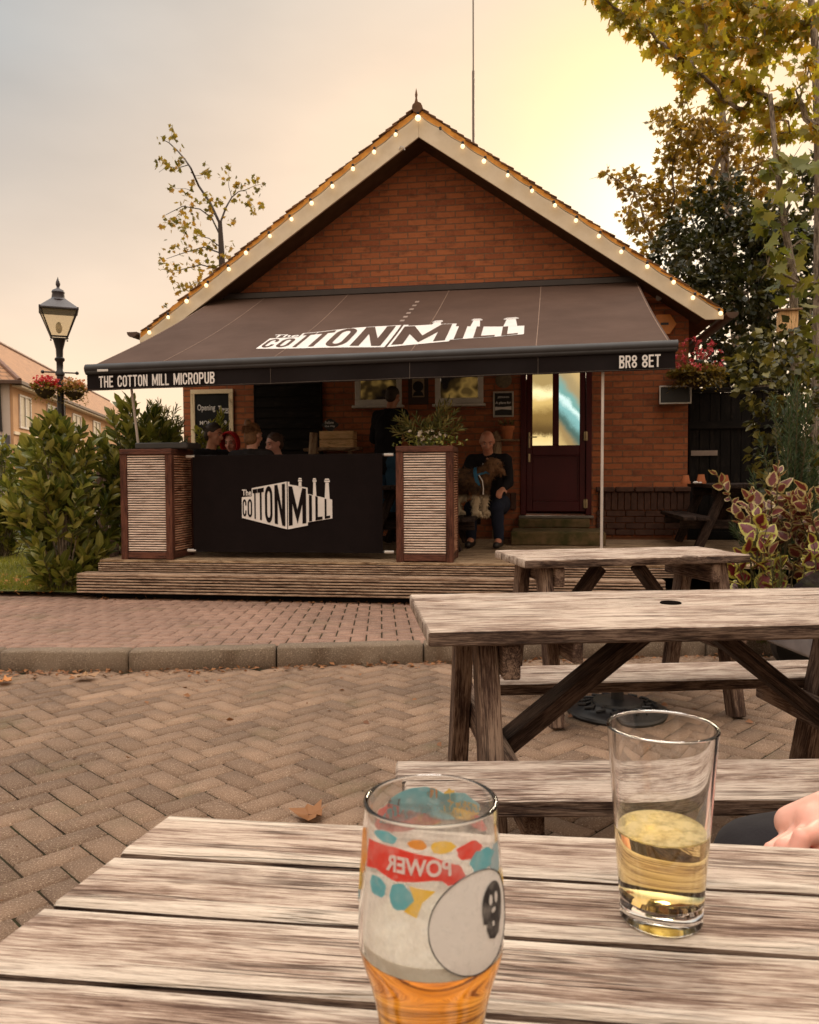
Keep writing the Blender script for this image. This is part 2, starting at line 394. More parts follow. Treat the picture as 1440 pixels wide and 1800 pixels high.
def tag(o, label=None, cat=None, group=None, kind=None):
    if label: o['label'] = label
    if cat: o['category'] = cat
    if group: o['group'] = group
    if kind: o['kind'] = kind
    return o
def empty(name, loc=(0, 0, 0), rz=0, label=None, cat=None, group=None):
    o = bpy.data.objects.new(name, None); S.collection.objects.link(o); o.location = loc; o.rotation_euler = (0, 0, rz); o.empty_display_size = .1
    return tag(o, label, cat, group)
def copy_tree(o, parent=None):
    c = o.copy(); S.collection.objects.link(c)
    if parent: c.parent = parent
    for ch in list(o.children): copy_tree(ch, c)
    return c
# frame of the pub: u to the right along the gable wall, v away from the viewer
TH = R(8.5)
EX = V((math.cos(TH), -math.sin(TH), 0)); EV = V((math.sin(TH), math.cos(TH), 0)); PO = V((0, 10.2, 0))
def B(u, v, z=0): return PO + EX * u + EV * v + V((0, 0, z))
def bempty(name, u=0, v=0, z=0, rz=0, **k): return empty(name, B(u, v, z), -TH + rz, **k)

def arr_mesh(name, verts, faces_flat, fsize, gc, mat, parent=None, smooth=False, counts=None):
    """mesh from numpy arrays; faces_flat index array, fsize vertices per face (int or array)"""
    me = bpy.data.meshes.new(name); nv = len(verts); nl = len(faces_flat)
    sizes = np.full(nl // fsize, fsize, dtype=np.int32) if isinstance(fsize, int) else np.asarray(fsize, dtype=np.int32)
    starts = np.concatenate(([0], np.cumsum(sizes)[:-1])).astype(np.int32)
    me.vertices.add(nv); me.vertices.foreach_set('co', verts.astype(np.float32).ravel())
    me.loops.add(nl); me.loops.foreach_set('vertex_index', faces_flat.astype(np.int32))
    me.polygons.add(len(sizes)); me.polygons.foreach_set('loop_start', starts)
    me.update(calc_edges=True); me.validate()
    at = me.attributes.new('gc', 'FLOAT_VECTOR', 'POINT'); at.data.foreach_set('vector', gc.astype(np.float32).ravel())
    me.materials.append(mat)
    if smooth: me.shade_smooth()
    o = bpy.data.objects.new(name, me); S.collection.objects.link(o)
    if parent: o.parent = parent
    return o
# leaf templates: verts (length along +y, width +-x), faces, edge value
def T_(v, f, e): return np.array(v, float), f, np.array(e, float)
T_LANCE = T_([(0, 0, 0), (-.5, .35, .10), (.5, .35, .10), (-.40, .72, .04), (.40, .72, .04), (0, 1, -.12), (0, .35, 0), (0, .72, -.04)],
             [(0, 6, 1), (0, 2, 6), (1, 6, 7, 3), (6, 2, 4, 7), (3, 7, 5), (7, 4, 5)], [0, 1, 1, 1, 1, 1, 0, 0])
T_SMALL = T_([(0, 0, 0), (-.5, .45, .12), (.5, .45, .12), (0, 1, 0)], [(0, 3, 1), (0, 2, 3)], [0, 1, 1, .5])
_mp = [(0, 0), (.18, .06), (.46, -.04), (.40, .20), (.74, .34), (.42, .44), (.40, .62), (.16, .58), (0, 1.0)]
_mo = _mp + [(-x, y) for x, y in _mp[-2:0:-1]]
T_MAPLE = T_([(x * .9, y, .10 * abs(x)) for x, y in _mo] + [(0, .38, -.04)], [(i, (i + 1) % 16, 16) for i in range(16)], [1] * 16 + [0])
_co = [(0, 0), (.26, .05), (.46, .22), (.50, .42), (.38, .66), (.2, .84), (0, 1)]
_cc = _co + [(-x, y) for x, y in _co[-2:0:-1]]
T_COLEUS = T_([(x, y, .16 * abs(x) + .03 * math.sin(i * 2.2)) for i, (x, y) in enumerate(_cc)] + [(x * .5, y * .8 + .1, .06 * abs(x)) for x, y in _cc] + [(0, .45, 0)],
              [(i, (i + 1) % 12, 12 + (i + 1) % 12, 12 + i) for i in range(12)] + [(12 + i, 12 + (i + 1) % 12, 24) for i in range(12)], [1] * 12 + [.45] * 12 + [0])
T_BLADE = T_([(-.5, 0, 0), (.5, 0, 0), (-.3, .55, .05), (.3, .55, .05), (0, 1, .25)], [(0, 1, 3, 2), (2, 3, 4)], [1, 1, 1, 1, 0])
def leaves(name, pos, dirs, size, width, tmpl, mat, parent=None, seed=1, upbias=.6, sv=.35, smooth=False):
    """pos (n,3), dirs (n,3) growing direction; one small folded face set per leaf"""
    r = np.random.RandomState(seed); n = len(pos)
    tv, tf, te = tmpl; k = len(tv)
    d = dirs / np.maximum(np.linalg.norm(dirs, axis=1, keepdims=True), 1e-6)
    nrm = r.normal(size=(n, 3)) * (1 - upbias) + np.array([0, 0, 1]) * upbias
    nrm -= d * np.sum(nrm * d, 1, keepdims=True); nrm /= np.maximum(np.linalg.norm(nrm, axis=1, keepdims=True), 1e-6)
    x = np.cross(d, nrm)
    sz = size * (1 + r.uniform(-sv, sv, n))
    P = pos[:, None, :] + sz[:, None, None] * (tv[None, :, 0:1] * width * x[:, None, :] + tv[None, :, 1:2] * d[:, None, :] + tv[None, :, 2:3] * nrm[:, None, :])
    gc = np.zeros((n, k, 3)); gc[:, :, 0] = te; gc[:, :, 1] = tv[None, :, 1] + r.uniform(0, 50, n)[:, None]; gc[:, :, 2] = r.uniform(0, 50, n)[:, None]
    ff = np.concatenate([np.array(f) for f in tf]); fs = np.array([len(f) for f in tf])
    flat = (ff[None, :] + (np.arange(n) * k)[:, None]).ravel(); sizes = np.tile(fs, n)
    return arr_mesh(name, P.reshape(-1, 3), flat, sizes, gc.reshape(-1, 3), mat, parent, smooth)
def clumps(centers, radii, per, seed, shell=.5, droop=0.0):
    """leaf positions and outward directions in lumpy clusters"""
    r = np.random.RandomState(seed); P = []; D = []
    for c, rad in zip(centers, radii):
        n = int(per * (rad if np.isscalar(rad) else np.mean(rad)) ** 2) if per < 0 else per
        q = r.normal(size=(n, 3)); q /= np.linalg.norm(q, axis=1, keepdims=True)
        m = r.uniform(shell, 1, (n, 1)) ** .6
        P.append(np.array(c) + q * m * np.array(rad)); dd = q + r.normal(size=(n, 3)) * .5; dd[:, 2] -= droop; D.append(dd)
    return np.concatenate(P), np.concatenate(D)

# text -------------------------------------------------------------
def glyphs(s, bold=.0, space=1.0):
    c = bpy.data.curves.new('t', 'FONT'); c.body = s; c.size = 1; c.offset = bold; c.resolution_u = 4; c.space_character = space; c.space_line = 1.0; c.align_x = 'CENTER'
    o = bpy.data.objects.new('t', c); S.collection.objects.link(o); bpy.context.view_layer.update()
    me = bpy.data.meshes.new_from_object(o.evaluated_get(bpy.context.evaluated_depsgraph_get()))
    v = np.array([x.co[:2] for x in me.vertices]); f = [tuple(p.vertices) for p in me.polygons]
    bpy.data.objects.remove(o); bpy.data.curves.remove(c); bpy.data.meshes.remove(me)
    lo = v.min(0); hi = v.max(0); return (v - lo) / (hi - lo), f
def ribbon(path, t, closed=False):
    n = len(path); P = [V((x, y)) for x, y in path]; a = []; b = []
    for i, p in enumerate(P):
        p0 = P[(i - 1) % n] if (closed or i) else None; p1 = P[(i + 1) % n] if (closed or i < n - 1) else None
        d0 = (p - p0).normalized() if p0 is not None else None; d1 = (p1 - p).normalized() if p1 is not None else None
        d0 = d0 if d0 is not None else d1; d1 = d1 if d1 is not None else d0; m = (d0 + d1).normalized(); nn = V((-m.y, m.x)); k = t / 2 / max(.5, nn.dot(V((-d1.y, d1.x))))
        a.append(p + nn * k); b.append(p - nn * k)
    q = n if closed else n - 1
    return [[tuple(a[i]), tuple(b[i]), tuple(b[(i + 1) % n]), tuple(a[(i + 1) % n])] for i in range(q)]
def block_glyph(c, w=.46, t=.135):
    """condensed sans capitals, height 1"""
    def rc(x0, y0, x1, y1): return [(x0, y0), (x1, y0), (x1, y1), (x0, y1)]
    h = t / 2; rx = w / 2 - h; ry = .20
    def arc(cx, cy, rx_, ry_, a0, a1, k=7): return [(cx + rx_ * math.cos(R(a0 + (a1 - a0) * i / k)), cy + ry_ * math.sin(R(a0 + (a1 - a0) * i / k))) for i in range(k + 1)]
    top = arc(w / 2, 1 - h - ry, rx, ry, 0, 180, 12); bot = arc(w / 2, h + ry, rx, ry, 180, 360, 12)
    if c == 'I': return [rc(0, 0, t, 1)], t
    if c == 'L': return [rc(0, 0, t, 1), rc(t, 0, w * .86, t)], w * .86
    if c == 'T': return [rc(0, 1 - t, w, 1), rc(w / 2 - h, 0, w / 2 + h, 1 - t)], w
    if c == 'H': return [rc(0, 0, t, 1), rc(w - t, 0, w, 1), rc(t, .5 - h, w - t, .5 + h)], w
    if c in 'EF': return [rc(0, 0, t, 1), rc(t, 1 - t, w * .9, 1), rc(t, .5 - h, w * .8, .5 + h)] + ([rc(t, 0, w * .9, t)] if c == 'E' else []), w * .9
    if c == 'O': return ribbon(top + bot, t, True), w
    if c == 'U': return ribbon([(h, 1)] + bot + [(w - h, 1)], t), w
    if c == 'C': return ribbon([(w - h, .64)] + top + bot + [(w - h, .36)], t), w
    if c == 'N': return [rc(0, 0, t, 1), rc(w - t, 0, w, 1), [(t, 1), (t, .62), (w - t, 0), (w - t, .38)]], w
    if c == 'M':
        w = .62; return [rc(0, 0, t, 1), rc(w - t, 0, w, 1), [(t, 1), (t, .55), (w / 2, .02), (w / 2, .40)], [(w - t, 1), (w / 2, .40), (w / 2, .02), (w - t, .55)]], w
    bow = lambda y0, y1: ribbon([(t, y1 - h)] + arc(w - h - .10, (y0 + y1) / 2, .10, (y1 - y0) / 2 - h, 90, -90, 10) + [(t, y0 + h)], t)
    if c == 'P': return [rc(0, 0, t, 1)] + bow(.42, 1), w
    if c == 'R': return [rc(0, 0, t, 1)] + bow(.44, 1) + [[(w * .45, .44), (w * .45 + t, .44), (w, 0), (w - t, 0)]], w
    if c == 'B': return [rc(0, 0, t, 1)] + bow(.53, 1) + bow(0, .53), w
    if c == '8': return ribbon(arc(w / 2, .755, rx, .245 - h, 0, 345, 23), t, True) + ribbon(arc(w / 2, .255, rx, .255 - h, 0, 345, 23), t, True), w
def block_text(s):
    v, f, x = [], [], 0
    for c in s:
        if c == ' ': x += .22; continue
        ps, w_ = block_glyph(c)
        for p in ps: f.append(tuple(range(len(v), len(v) + len(p)))); v += [(x + a, b) for a, b in p]
        x += w_ + .075
    v = np.array(v); lo = v.min(0); hi = v.max(0); return (v - lo) / (hi - lo), f
def text(mb, s, fn, bold=.02, mi=0, space=1.0):
    v, f = block_text(s) if all(c in 'ILTHEFOUCNMPRB8 ' for c in s) else glyphs(s, bold, space); mb.add([fn(a, b) for a, b in v], f, None, mi)
def rect_fn(x0, x1, z0, z1, y): return lambda a, b: (x0 + (x1 - x0) * a, y, z0 + (z1 - z0) * b)
def quad2(bl, br, tr, tl):
    def fn(a, b):
        x = (1 - a) * (1 - b) * bl[0] + a * (1 - b) * br[0] + a * b * tr[0] + (1 - a) * b * tl[0]
        y = (1 - a) * (1 - b) * bl[1] + a * (1 - b) * br[1] + a * b * tr[1] + (1 - a) * b * tl[1]
        return x, y
    return fn
def logo(white, dark, fn):
    """the mill emblem; fn maps emblem units (x right, y down, 1035 x 580) to 3-D, second argument lifts"""
    def P(mb, pts): mb.add([fn(x, y, 0 if mb is white else 1) for x, y in pts], [tuple(range(len(pts)))])
    P(white, [(168, 357), (285, 347), (285, 592 + 28), (168, 592)]); P(white, [(285, 255), (690, 182), (690, 720), (285, 620)])
    P(white, [(700, 183), (722, 187), (722, 214), (928, 252), (928, 675), (700, 720)])
    P(white, [(928, 320), (1205, 385), (1205, 595), (928, 640)])
    for x0, x1, yb, yb2, yt, w0, w1 in ((820, 864, 245, 250, 142, 828, 858), (985, 1030, 336, 345, 146, 993, 1020), (1118, 1180, 365, 380, 150, 1130, 1168)):
        P(white, [(x0 + 3, yb), (x1 - 3, yb2), (w1, yt + 44), (w0, yt + 44)])
        P(white, [(x0, yt + 22), (x1, yt + 22), (x1, yt + 40), (x0, yt + 40)]); P(white, [(w0, yt), (w1, yt), (x1 - 2, yt + 16), (x0 + 2, yt + 16)])
    for ch, bl, br, tr, tl in (('C', (178, 572), (222, 580), (222, 378), (178, 382)), ('O', (236, 580), (288, 588), (288, 376), (236, 380)),
                               ('T', (296, 596), (348, 608), (348, 262), (296, 270)), ('T', (352, 606), (426, 622), (426, 248), (352, 262)),
                               ('O', (438, 640), (524, 650), (524, 228), (438, 236)), ('N', (548, 654), (670, 686), (670, 204), (548, 222)),
                               ('M', (710, 680), (910, 650), (910, 262), (710, 232)), ('I', (942, 632), (976, 626), (976, 338), (942, 330)),
                               ('L', (1015, 620), (1095, 606), (1095, 362), (1015, 346)), ('L', (1120, 602), (1182, 590), (1182, 386), (1120, 374))):
        q = quad2(bl, br, tr, tl); text(dark, ch, lambda a, b, q=q: fn(*q(a, b), 1), .045)
    q = quad2((172, 340), (280, 340), (280, 270), (172, 270)); text(white, 'The', lambda a, b: fn(*q(a, b), 0), .02)

# ================================================================== SETTING
# wide ground, lawn, soil
g = MB(); g.add([(-400, -60, -.06), (400, -60, -.06), (400, 700, -.06), (-400, 700, -.06)], [(0, 1, 2, 3)])
tag(g.build('ground', plain('ground_earth', (.10, .075, .045), (.06, .05, .03), scale=.4, rough=.95), recalc=False), kind='structure')
def brick_field(name, mat, L, Wd, ang, inside, zf, box, gap=.009, seed=3, org=(0, 0)):
    r = random.Random(seed); vs = []; fl = []
    ca, sa = math.cos(ang), math.sin(ang); N = int(max(box[1] - box[0], box[3] - box[2]) / Wd) + 4
    x0, x1, y0, y1 = box
    for n_ in range(-N, N):
        for m_ in range(-N, N):
            for kind in (0, 1):
                px_, py_ = n_ + 2 * m_, n_ - 2 * m_
                if kind: px_ += 3
                w, h = (2, 1) if kind == 0 else (1, 2)
                cx, cy = (px_ + w / 2) * Wd, (py_ + h / 2) * Wd
                X = org[0] + cx * ca - cy * sa; Y = org[1] + cx * sa + cy * ca
                if not (x0 < X < x1 and y0 < Y < y1) or not inside(X, Y): continue
                dz = r.uniform(-.0015, .0015); tx = r.uniform(-.012, .012); ty = r.uniform(-.012, .012); b_ = len(vs)
                for (ins, z) in ((gap / 2, -.009), (gap / 2 + .004, .0)):
                    for (sx, sy) in ((-1, -1), (1, -1), (1, 1), (-1, 1)):
                        lx = sx * (w * Wd / 2 - ins); ly = sy * (h * Wd / 2 - ins)
                        gx, gy = X + lx * ca - ly * sa, Y + lx * sa + ly * ca
                        vs.append((gx, gy, zf(gx, gy) + z + dz + tx * lx + ty * ly))
                fl += [(b_ + 4, b_ + 5, b_ + 6, b_ + 7)] + [(b_ + i, b_ + (i + 1) % 4, b_ + 4 + (i + 1) % 4, b_ + 4 + i) for i in range(4)]
    vs = np.array(vs); fl = np.array(fl).ravel()
    o = arr_mesh(name, vs, fl, 4, vs, mat); return tag(o, kind='structure')
# kerb line (road side), nearly straight with a slight bend
KP = [(-8, 5.25), (-4.2, 4.90), (-3.3, 4.815), (-2.41, 4.77), (-1.6, 4.755), (-.78, 4.85), (.1, 4.935), (1.0, 5.02), (1.9, 5.10), (2.8, 5.18), (8, 5.6)]
def kerb_y(x):
    for (a, b), (c, d) in zip(KP, KP[1:]):
        if a <= x <= c: return b + (d - b) * (x - a) / (c - a)
    return KP[-1][1]
def step_y(x): return PO.y - math.tan(TH) * x - 3.05 / math.cos(TH)
def pav_z(x, y):
    k = kerb_y(x) + .1; e = step_y(x); return .108 + (.02 - .108) * min(max((y - k) / (e - k), 0), 1.2)
brick_field('road', M_PAVER, .2, .1, R(45), lambda x, y: y < kerb_y(x) + .02, lambda x, y: 0, (-5.5, 5.5, -1.2, 5.8), org=(.03, .02))
m_ = MB(); m_.add([(-8, -4, -.0095), (8, -4, -.0095), (8, 6, -.0095), (-8, 6, -.0095)], [(0, 1, 2, 3)]); tag(m_.build('road_joints', M_JOINT, recalc=False), kind='structure')
brick_field('pavement', M_PAVER2, .2, .1, R(2), lambda x, y: kerb_y(x) + .10 < y < step_y(x) + .5 and (x < 2.05), pav_z, (-6.5, 2.2, 4.8, 8.6), seed=5)
m_ = MB(); xs = [-8, -4, -2.5, -1, .5, 2.05]
for a, b in zip(xs, xs[1:]):
    m_.add([(a, kerb_y(a) + .05, .101), (b, kerb_y(b) + .05, .101), (b, step_y(b) + .6, pav_z(b, step_y(b) + .6) - .0095), (a, step_y(a) + .6, pav_z(a, step_y(a) + .6) - .0095)], [(0, 1, 2, 3)])
tag(m_.build('pavement_joints', M_JOINT), kind='structure')
m_ = MB(); kx = [-5.95, -5.05, -4.15, -3.25, -2.42, -1.655, -.80, .083, .97, 1.86, 2.75, 3.65, 4.5]
for a, b in zip(kx, kx[1:]):
    p, q = V((a, kerb_y(a), 0)), V((b, kerb_y(b), 0)); d = (q - p).normalized(); nn = V((-d.y, d.x, 0))
    m_.board(p + d * .004 + nn * .062 + V((0, 0, .032)), q - d * .004 + nn * .062 + V((0, 0, .032)), .125, .17, (0, 0, 1), .012, 10, .0025)
tag(m_.build('kerb', pavermat('kerb_concrete', (.22, .155, .105), (.19, .135, .09), (.155, .11, .075)), smooth=50), kind='structure')
# edging strip and lawn on the left
def lawn_z(x, y): return .03 + .02 * math.sin(x * 1.3) + .015 * math.sin(y * 2)
lw = MB(); nx, ny = 14, 16
for j in range(ny + 1):
    for i in range(nx + 1):
        x = -9 + 6.6 * i / nx; y = (step_y(x) + .02) + 5.5 * j / ny; lw.v.append((x, y, lawn_z(x, y) + .015)); lw.g.append((x, y, 0))
lw.f = [(j * (nx + 1) + i, j * (nx + 1) + i + 1, (j + 1) * (nx + 1) + i + 1, (j + 1) * (nx + 1) + i) for j in range(ny) for i in range(nx)]; lw.m = [0] * len(lw.f)
tag(lw.build('lawn', plain('lawn_base', (.11, .115, .02), (.06, .06, .015), scale=5, rough=.95, bump=.5), smooth=80), kind='structure')
r = np.random.RandomState(4); n = 26000
gx = r.uniform(-6.6, -2.5, n); gy = np.array([step_y(x) for x in gx]) + .12 + (r.uniform(0, 1, n) ** 1.4) * 4.2
gp = np.stack([gx, gy, .04 + .02 * np.sin(gx * 1.3) + .015 * np.sin(gy * 2)], 1); gd = r.normal(size=(n, 3)) * .35; gd[:, 2] += 1
M_GRASS = leafmat('grass_blades', [(.12, .15, .02), (.22, .23, .03), (.34, .30, .06)], .4)
tag(leaves('grass', gp, gd, .055, .12, T_BLADE, M_GRASS, seed=2), 'short yellow green lawn grass between the pavement and the laurel hedge', 'grass', kind='stuff')
m_ = MB(); m_.add([B(-9, -2.9, .012), B(-2.3, -2.9, .012), B(-2.3, -3.12, .012), B(-9, -3.12, .012)], [(0, 1, 2, 3)])
tag(m_.build('lawn_edge', M_SOIL), kind='structure')
# planting bed to the right
m_ = MB(); m_.bx(2.06, 7, 5.18, 12, -.05, .09, .01); tag(m_.build('planting_bed', M_SOIL), kind='structure')

# ================================================================== PUB BUILDING
pub = bempty('pub_building', label='red brick gabled pub with cream barge boards and maroon door', cat='building')
def wpiece(m_, u0, u1, z0, z1): m_.add([(u0, 0, z0), (u1, 0, z0), (u1, 0, z1), (u0, 0, z1), (u0, .25, z0), (u1, .25, z0), (u1, .25, z1), (u0, .25, z1)], [(0, 1, 2, 3), (4, 7, 6, 5), (0, 4, 5, 1), (3, 2, 6, 7), (0, 3, 7, 4), (1, 5, 6, 2)])
UL, UR, ZE = -2.95, 3.33, 3.2
w = MB()
for u0, u1, z0, z1 in ((UL, -.66, -.1, ZE), (-.66, -.10, -.1, 2.05), (-.66, -.10, 2.72, ZE), (-.10, .345, -.1, ZE), (.345, .905, -.1, 2.05), (.345, .905, 2.72, ZE),
                       (.905, 1.40, -.1, ZE), (1.40, 2.19, 2.70, ZE), (1.40, 2.19, -.1, .66), (2.19, UR, -.1, ZE)): wpiece(w, u0, u1, z0, z1)
sl_ = .7215
gpts = [(UL, ZE), (UR, ZE), (UR, 5.38 - sl_ * (UR - .19)), (.19, 5.38), (UL, 5.38 - sl_ * (.19 - UL))]
w.prism([(u, 0, z) for u, z in gpts], (0, .25, 0))
w.bx(UL, UL + .25, .252, 8, -.1, ZE, 0); w.bx(UR - .25, UR, .252, 8, -.1, ZE, 0); w.bx(UL + .252, UR - .252, 7.75, 8, -.1, ZE, 0)
wall = w.build('wall', M_BRICK, pub)
# blue-brown soldier course and plinth below it
pl = MB(); pb = plain('plinth_brick', (.10, .05, .035), (.06, .03, .022), scale=18, rough=.85)
u = 2.30
while u < UR: pl.bx(u, u + .066, -.045, -.002, .72, .93, .004); u += .076
u = 2.27
while u < UR + .02: pl.bx(u, min(u + .215, UR + .03), -.075, -.002, .934, .995, .01); u += .225
for k in range(4):
    u = 2.28 - (.11 if k % 2 else 0)
    while u < UR: pl.bx(max(u, 2.28), min(u + .215, UR), -.04, -.002, .42 + .075 * k, .485 + .075 * k, .004); u += .225
u = .95
while u < 1.3: pl.bx(u, u + .066, -.045, -.002, .72, .93, .004); u += .076
pl.build('plinth', pb, pub)
# roof
rf = MB(); M_TILE = plain('roof_tile', (.20, .10, .05), (.10, .06, .035), scale=4, rough=.9, bump=.6, bscale=30)
for sgn, ue in ((-1, -3.30), (1, 3.62)):
    a = V((.19, 0, 5.43)); b = V((ue, 0, 5.43 - sl_ * abs(ue - .19))); d = (b - a); L = d.length; d.normalize(); nn = V((-d.z * sgn, 0, d.x * sgn)) if sgn > 0 else V((d.z, 0, -d.x)); 
    if nn.z < 0: nn = -nn
    rf.board(a + nn * -.05 + V((0, 3.8, 0)), b + nn * -.05 + V((0, 3.8, 0)), 8.5, .05, nn, .004)
    k = 0
    while k * .1 + .15 < L:        # courses of plain tiles, each course one long strip with a lifted lip
        p = a + d * (k * .1); q = p + d * .16
        lift = rnd.uniform(-.004, .004); yj = rnd.uniform(-.02, .012)
        rf.board(p + nn * (-.015 + lift) + V((0, 3.79 + yj, 0)), q + nn * (.008 + lift) + V((0, 3.79 + yj, 0)), 8.55, .014, nn, .003); k += 1
for k in range(28): rf.tube([(.19, -.515 + k * .3, 5.40), (.19, -.23 + k * .3, 5.40)], .062, 10)
roof = rf.build('roof', M_TILE, pub)
rg = MB(); rg.lathe([(.028, -.06), (.022, 0), (.010, .05), (.016, .09), (.006, .14), (.001, .165)], 10, (.175, -.47, 5.47)); rg.build('ridge_finial', M_TILE, roof, smooth=50)
# mortar verge, barge boards, soffit, gutters
vg = MB(); bb = MB(); sf = MB()
so2 = .686
def ol(u): return 5.316 - .708 * abs(u - .205)
M_VERGE = plain('orange_mortar_verge', (.74, .34, .07), (.50, .21, .05), scale=9, rough=.9, bump=.5, bscale=40)
for sgn, ue in ((-1, -3.28), (1, 3.61)):
    c = .205
    top = lambda u: 5.405 - .712 * abs(u - .19)
    k = 16
    us = [c + (ue - c) * i / k for i in range(k + 1)]
    for a, b in zip(us, us[1:]):
        za, zb = top(a) + rnd.uniform(-.006, .006), top(b) + rnd.uniform(-.006, .006)
        vg.prism([(a, -.482, ol(a) - .004), (b, -.482, ol(b) - .004), (b, -.482, zb), (a, -.482, za)], (0, .06, 0))
    inz = lambda u: 5.066 - so2 * abs(u - .205)
    ux = ue - sgn * .19
    bb.prism([(c + sgn * .001, -.50, ol(c)), (ue, -.50, ol(ue)), (ue, -.50, inz(ux)), (ux, -.50, inz(ux)), (c + sgn * .001, -.50, inz(c))], (0, .03, 0))
    sf.prism([(c, -.468, inz(c) + .03), (ux, -.468, inz(ux) + .03), (ux, -.468, inz(ux) + .045), (c, -.468, inz(c) + .045)], (0, .466, 0))
vg.build('verge_mortar', M_VERGE, pub); bb.build('barge_board', M_CREAM, pub); sf.build('soffit', plain('brown_soffit', (.09, .05, .025), rough=.7), pub)
hk = MB(); hk.tube([(-.02, -.49, 4.93), (-.02, -.51, 4.95), (0, -.52, 4.965), (.03, -.52, 4.955), (.045, -.515, 4.92)], .007, 6); hk.build('hook', M_WHITE, pub)
for ue in (-3.37, 3.70):
    z = 2.93; gt = MB()
    gt.add([(ue + .065 * math.cos(a_), y, z + .065 * math.sin(a_)) for y in (-.52, 8) for a_ in [math.pi + math.pi * i / 8 for i in range(9)]], [(i, i + 1, 10 + i, 9 + i) for i in range(8)])
    gt.add([(ue, -.515, z)] + [(ue + .065 * math.cos(a_), -.515, z + .065 * math.sin(a_)) for a_ in [math.pi + math.pi * i / 8 for i in range(9)]], [(0, i + 1, i + 2) for i in range(8)])
    gt.add([(ue, -.525, z)] + [(ue + .067 * math.cos(a_), -.525, z + .067 * math.sin(a_)) for a_ in [math.pi + math.pi * i / 8 for i in range(9)]], [(0, i + 1, i + 2) for i in range(8)])
    gt.build('gutter', plain('brown_gutter', (.10, .05, .03), rough=.5), pub, recalc=False)
bk = MB(); bk.bx(-3.30, -3.27, -.46, -.40, 2.80, 2.92, .004); bk.bx(-3.30, -3.2, -.46, -.41, 2.90, 2.925, .004); bk.build('gutter_bracket', M_WHITE, pub)
# windows
M_PANE = None
t = NT('dim_window_glass'); nzz = t.noise(t.coord('Object', (2.2, 1, 2.5)), 1.6, 2, .5)
ec = t.ramp(nzz, [(.36, (.006, .004, .003)), (.50, (.05, .028, .008)), (.60, (.34, .20, .05)), (.68, (.12, .07, .02))])
M_PANE = t.done(t.bsdf((.012, .010, .009), .08, None, Emission_Color=ec, Emission_Strength=.32))
for u0, u1 in ((-.675, -.088), (.33, .92)):
    f_ = MB(); z0, z1 = 2.02, 2.74
    f_.board((u0, -.012, z0 + .035), (u1, -.012, z0 + .035), .06, .07, (0, 0, 1), .006); f_.board((u0, -.012, z1 - .035), (u1, -.012, z1 - .035), .06, .07, (0, 0, 1), .006)
    f_.board((u0 + .032, -.010, z0 + .07), (u0 + .032, -.010, z1 - .07), .064, .056, (0, 1, 0), .006); f_.board((u1 - .032, -.010, z0 + .07), (u1 - .032, -.010, z1 - .07), .064, .056, (0, 1, 0), .006)
    win = f_.build('window', M_WHITE, pub)
    sl2 = MB(); sl2.bx(u0 - .03, u1 + .03, -.10, -.002, z0 - .035, z0 - .004, .006); sl2.build('sill', M_WHITE, win)
    p_ = MB(); p_.bx(u0 + .066, u1 - .066, .006, .012, z0 + .072, z1 - .072, 0); p_.build('pane', M_PANE, win)
    ib = MB(); ib.bx(u0 + .07, u1 - .07, .10, .12, z0 + .07, z1 - .07, 0); ib.build('room_blind', M_BLACK, win)
# maroon door
dr = MB(); M_MAR = plain('maroon_door', (.075, .006, .008), (.055, .005, .007), scale=2, rough=.4, bump=.03, Specular_IOR_Level=.25)
for x0, x1, z0, z1, y in ((1.372, 1.44, .657, 2.72, -.03), (2.15, 2.218, .657, 2.72, -.03), (1.441, 2.149, 2.64, 2.72, -.03)): dr.bx(x0, x1, y, y + .09, z0, z1, .006)
frame = dr.build('door_frame', M_MAR, pub)
d = MB()
d.bx(1.445, 1.515, -.005, .045, .70, 2.62, .004); d.bx(2.077, 2.145, -.005, .045, .70, 2.62, .004); d.bx(1.516, 2.076, -.005, .045, 1.38, 1.50, .004); d.bx(1.516, 2.076, -.005, .045, .70, .82, .004)
d.bx(1.755, 1.830, -.004, .044, 1.501, 2.55, .004); d.bx(1.516, 2.076, -.005, .045, 2.551, 2.62, .004); d.bx(1.517, 2.075, .012, .03, .822, 1.378, 0)
d.bx(1.52, 2.07, -.0, .012, .825, .84, .003); d.bx(1.52, 2.07, 0, .012, 1.362, 1.377, .003); d.bx(1.52, 1.532, .0, .012, .841, 1.361, .002); d.bx(2.058, 2.07, .0, .012, .841, 1.361, .002)
door = d.build('door', M_MAR, pub)
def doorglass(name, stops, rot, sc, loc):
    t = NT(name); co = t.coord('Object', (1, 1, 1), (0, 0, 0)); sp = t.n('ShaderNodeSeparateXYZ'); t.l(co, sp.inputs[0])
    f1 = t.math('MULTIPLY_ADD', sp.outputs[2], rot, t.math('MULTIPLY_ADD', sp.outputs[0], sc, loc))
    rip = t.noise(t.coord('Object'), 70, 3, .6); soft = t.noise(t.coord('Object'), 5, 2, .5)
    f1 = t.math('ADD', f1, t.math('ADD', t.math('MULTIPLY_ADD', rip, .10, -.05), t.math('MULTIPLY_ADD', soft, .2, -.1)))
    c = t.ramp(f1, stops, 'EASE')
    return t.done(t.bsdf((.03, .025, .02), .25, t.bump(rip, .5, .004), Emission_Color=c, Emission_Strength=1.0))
MG1 = doorglass('amber_lit_glass', [(.0, (.80, .60, .27)), (.10, (.75, .54, .22)), (.17, (.10, .055, .015)), (.42, (.22, .13, .035)), (.62, (.62, .42, .14)), (.74, (1.0, .80, .42)), (.9, (.35, .24, .09))], 1.18, 0, -1.77)
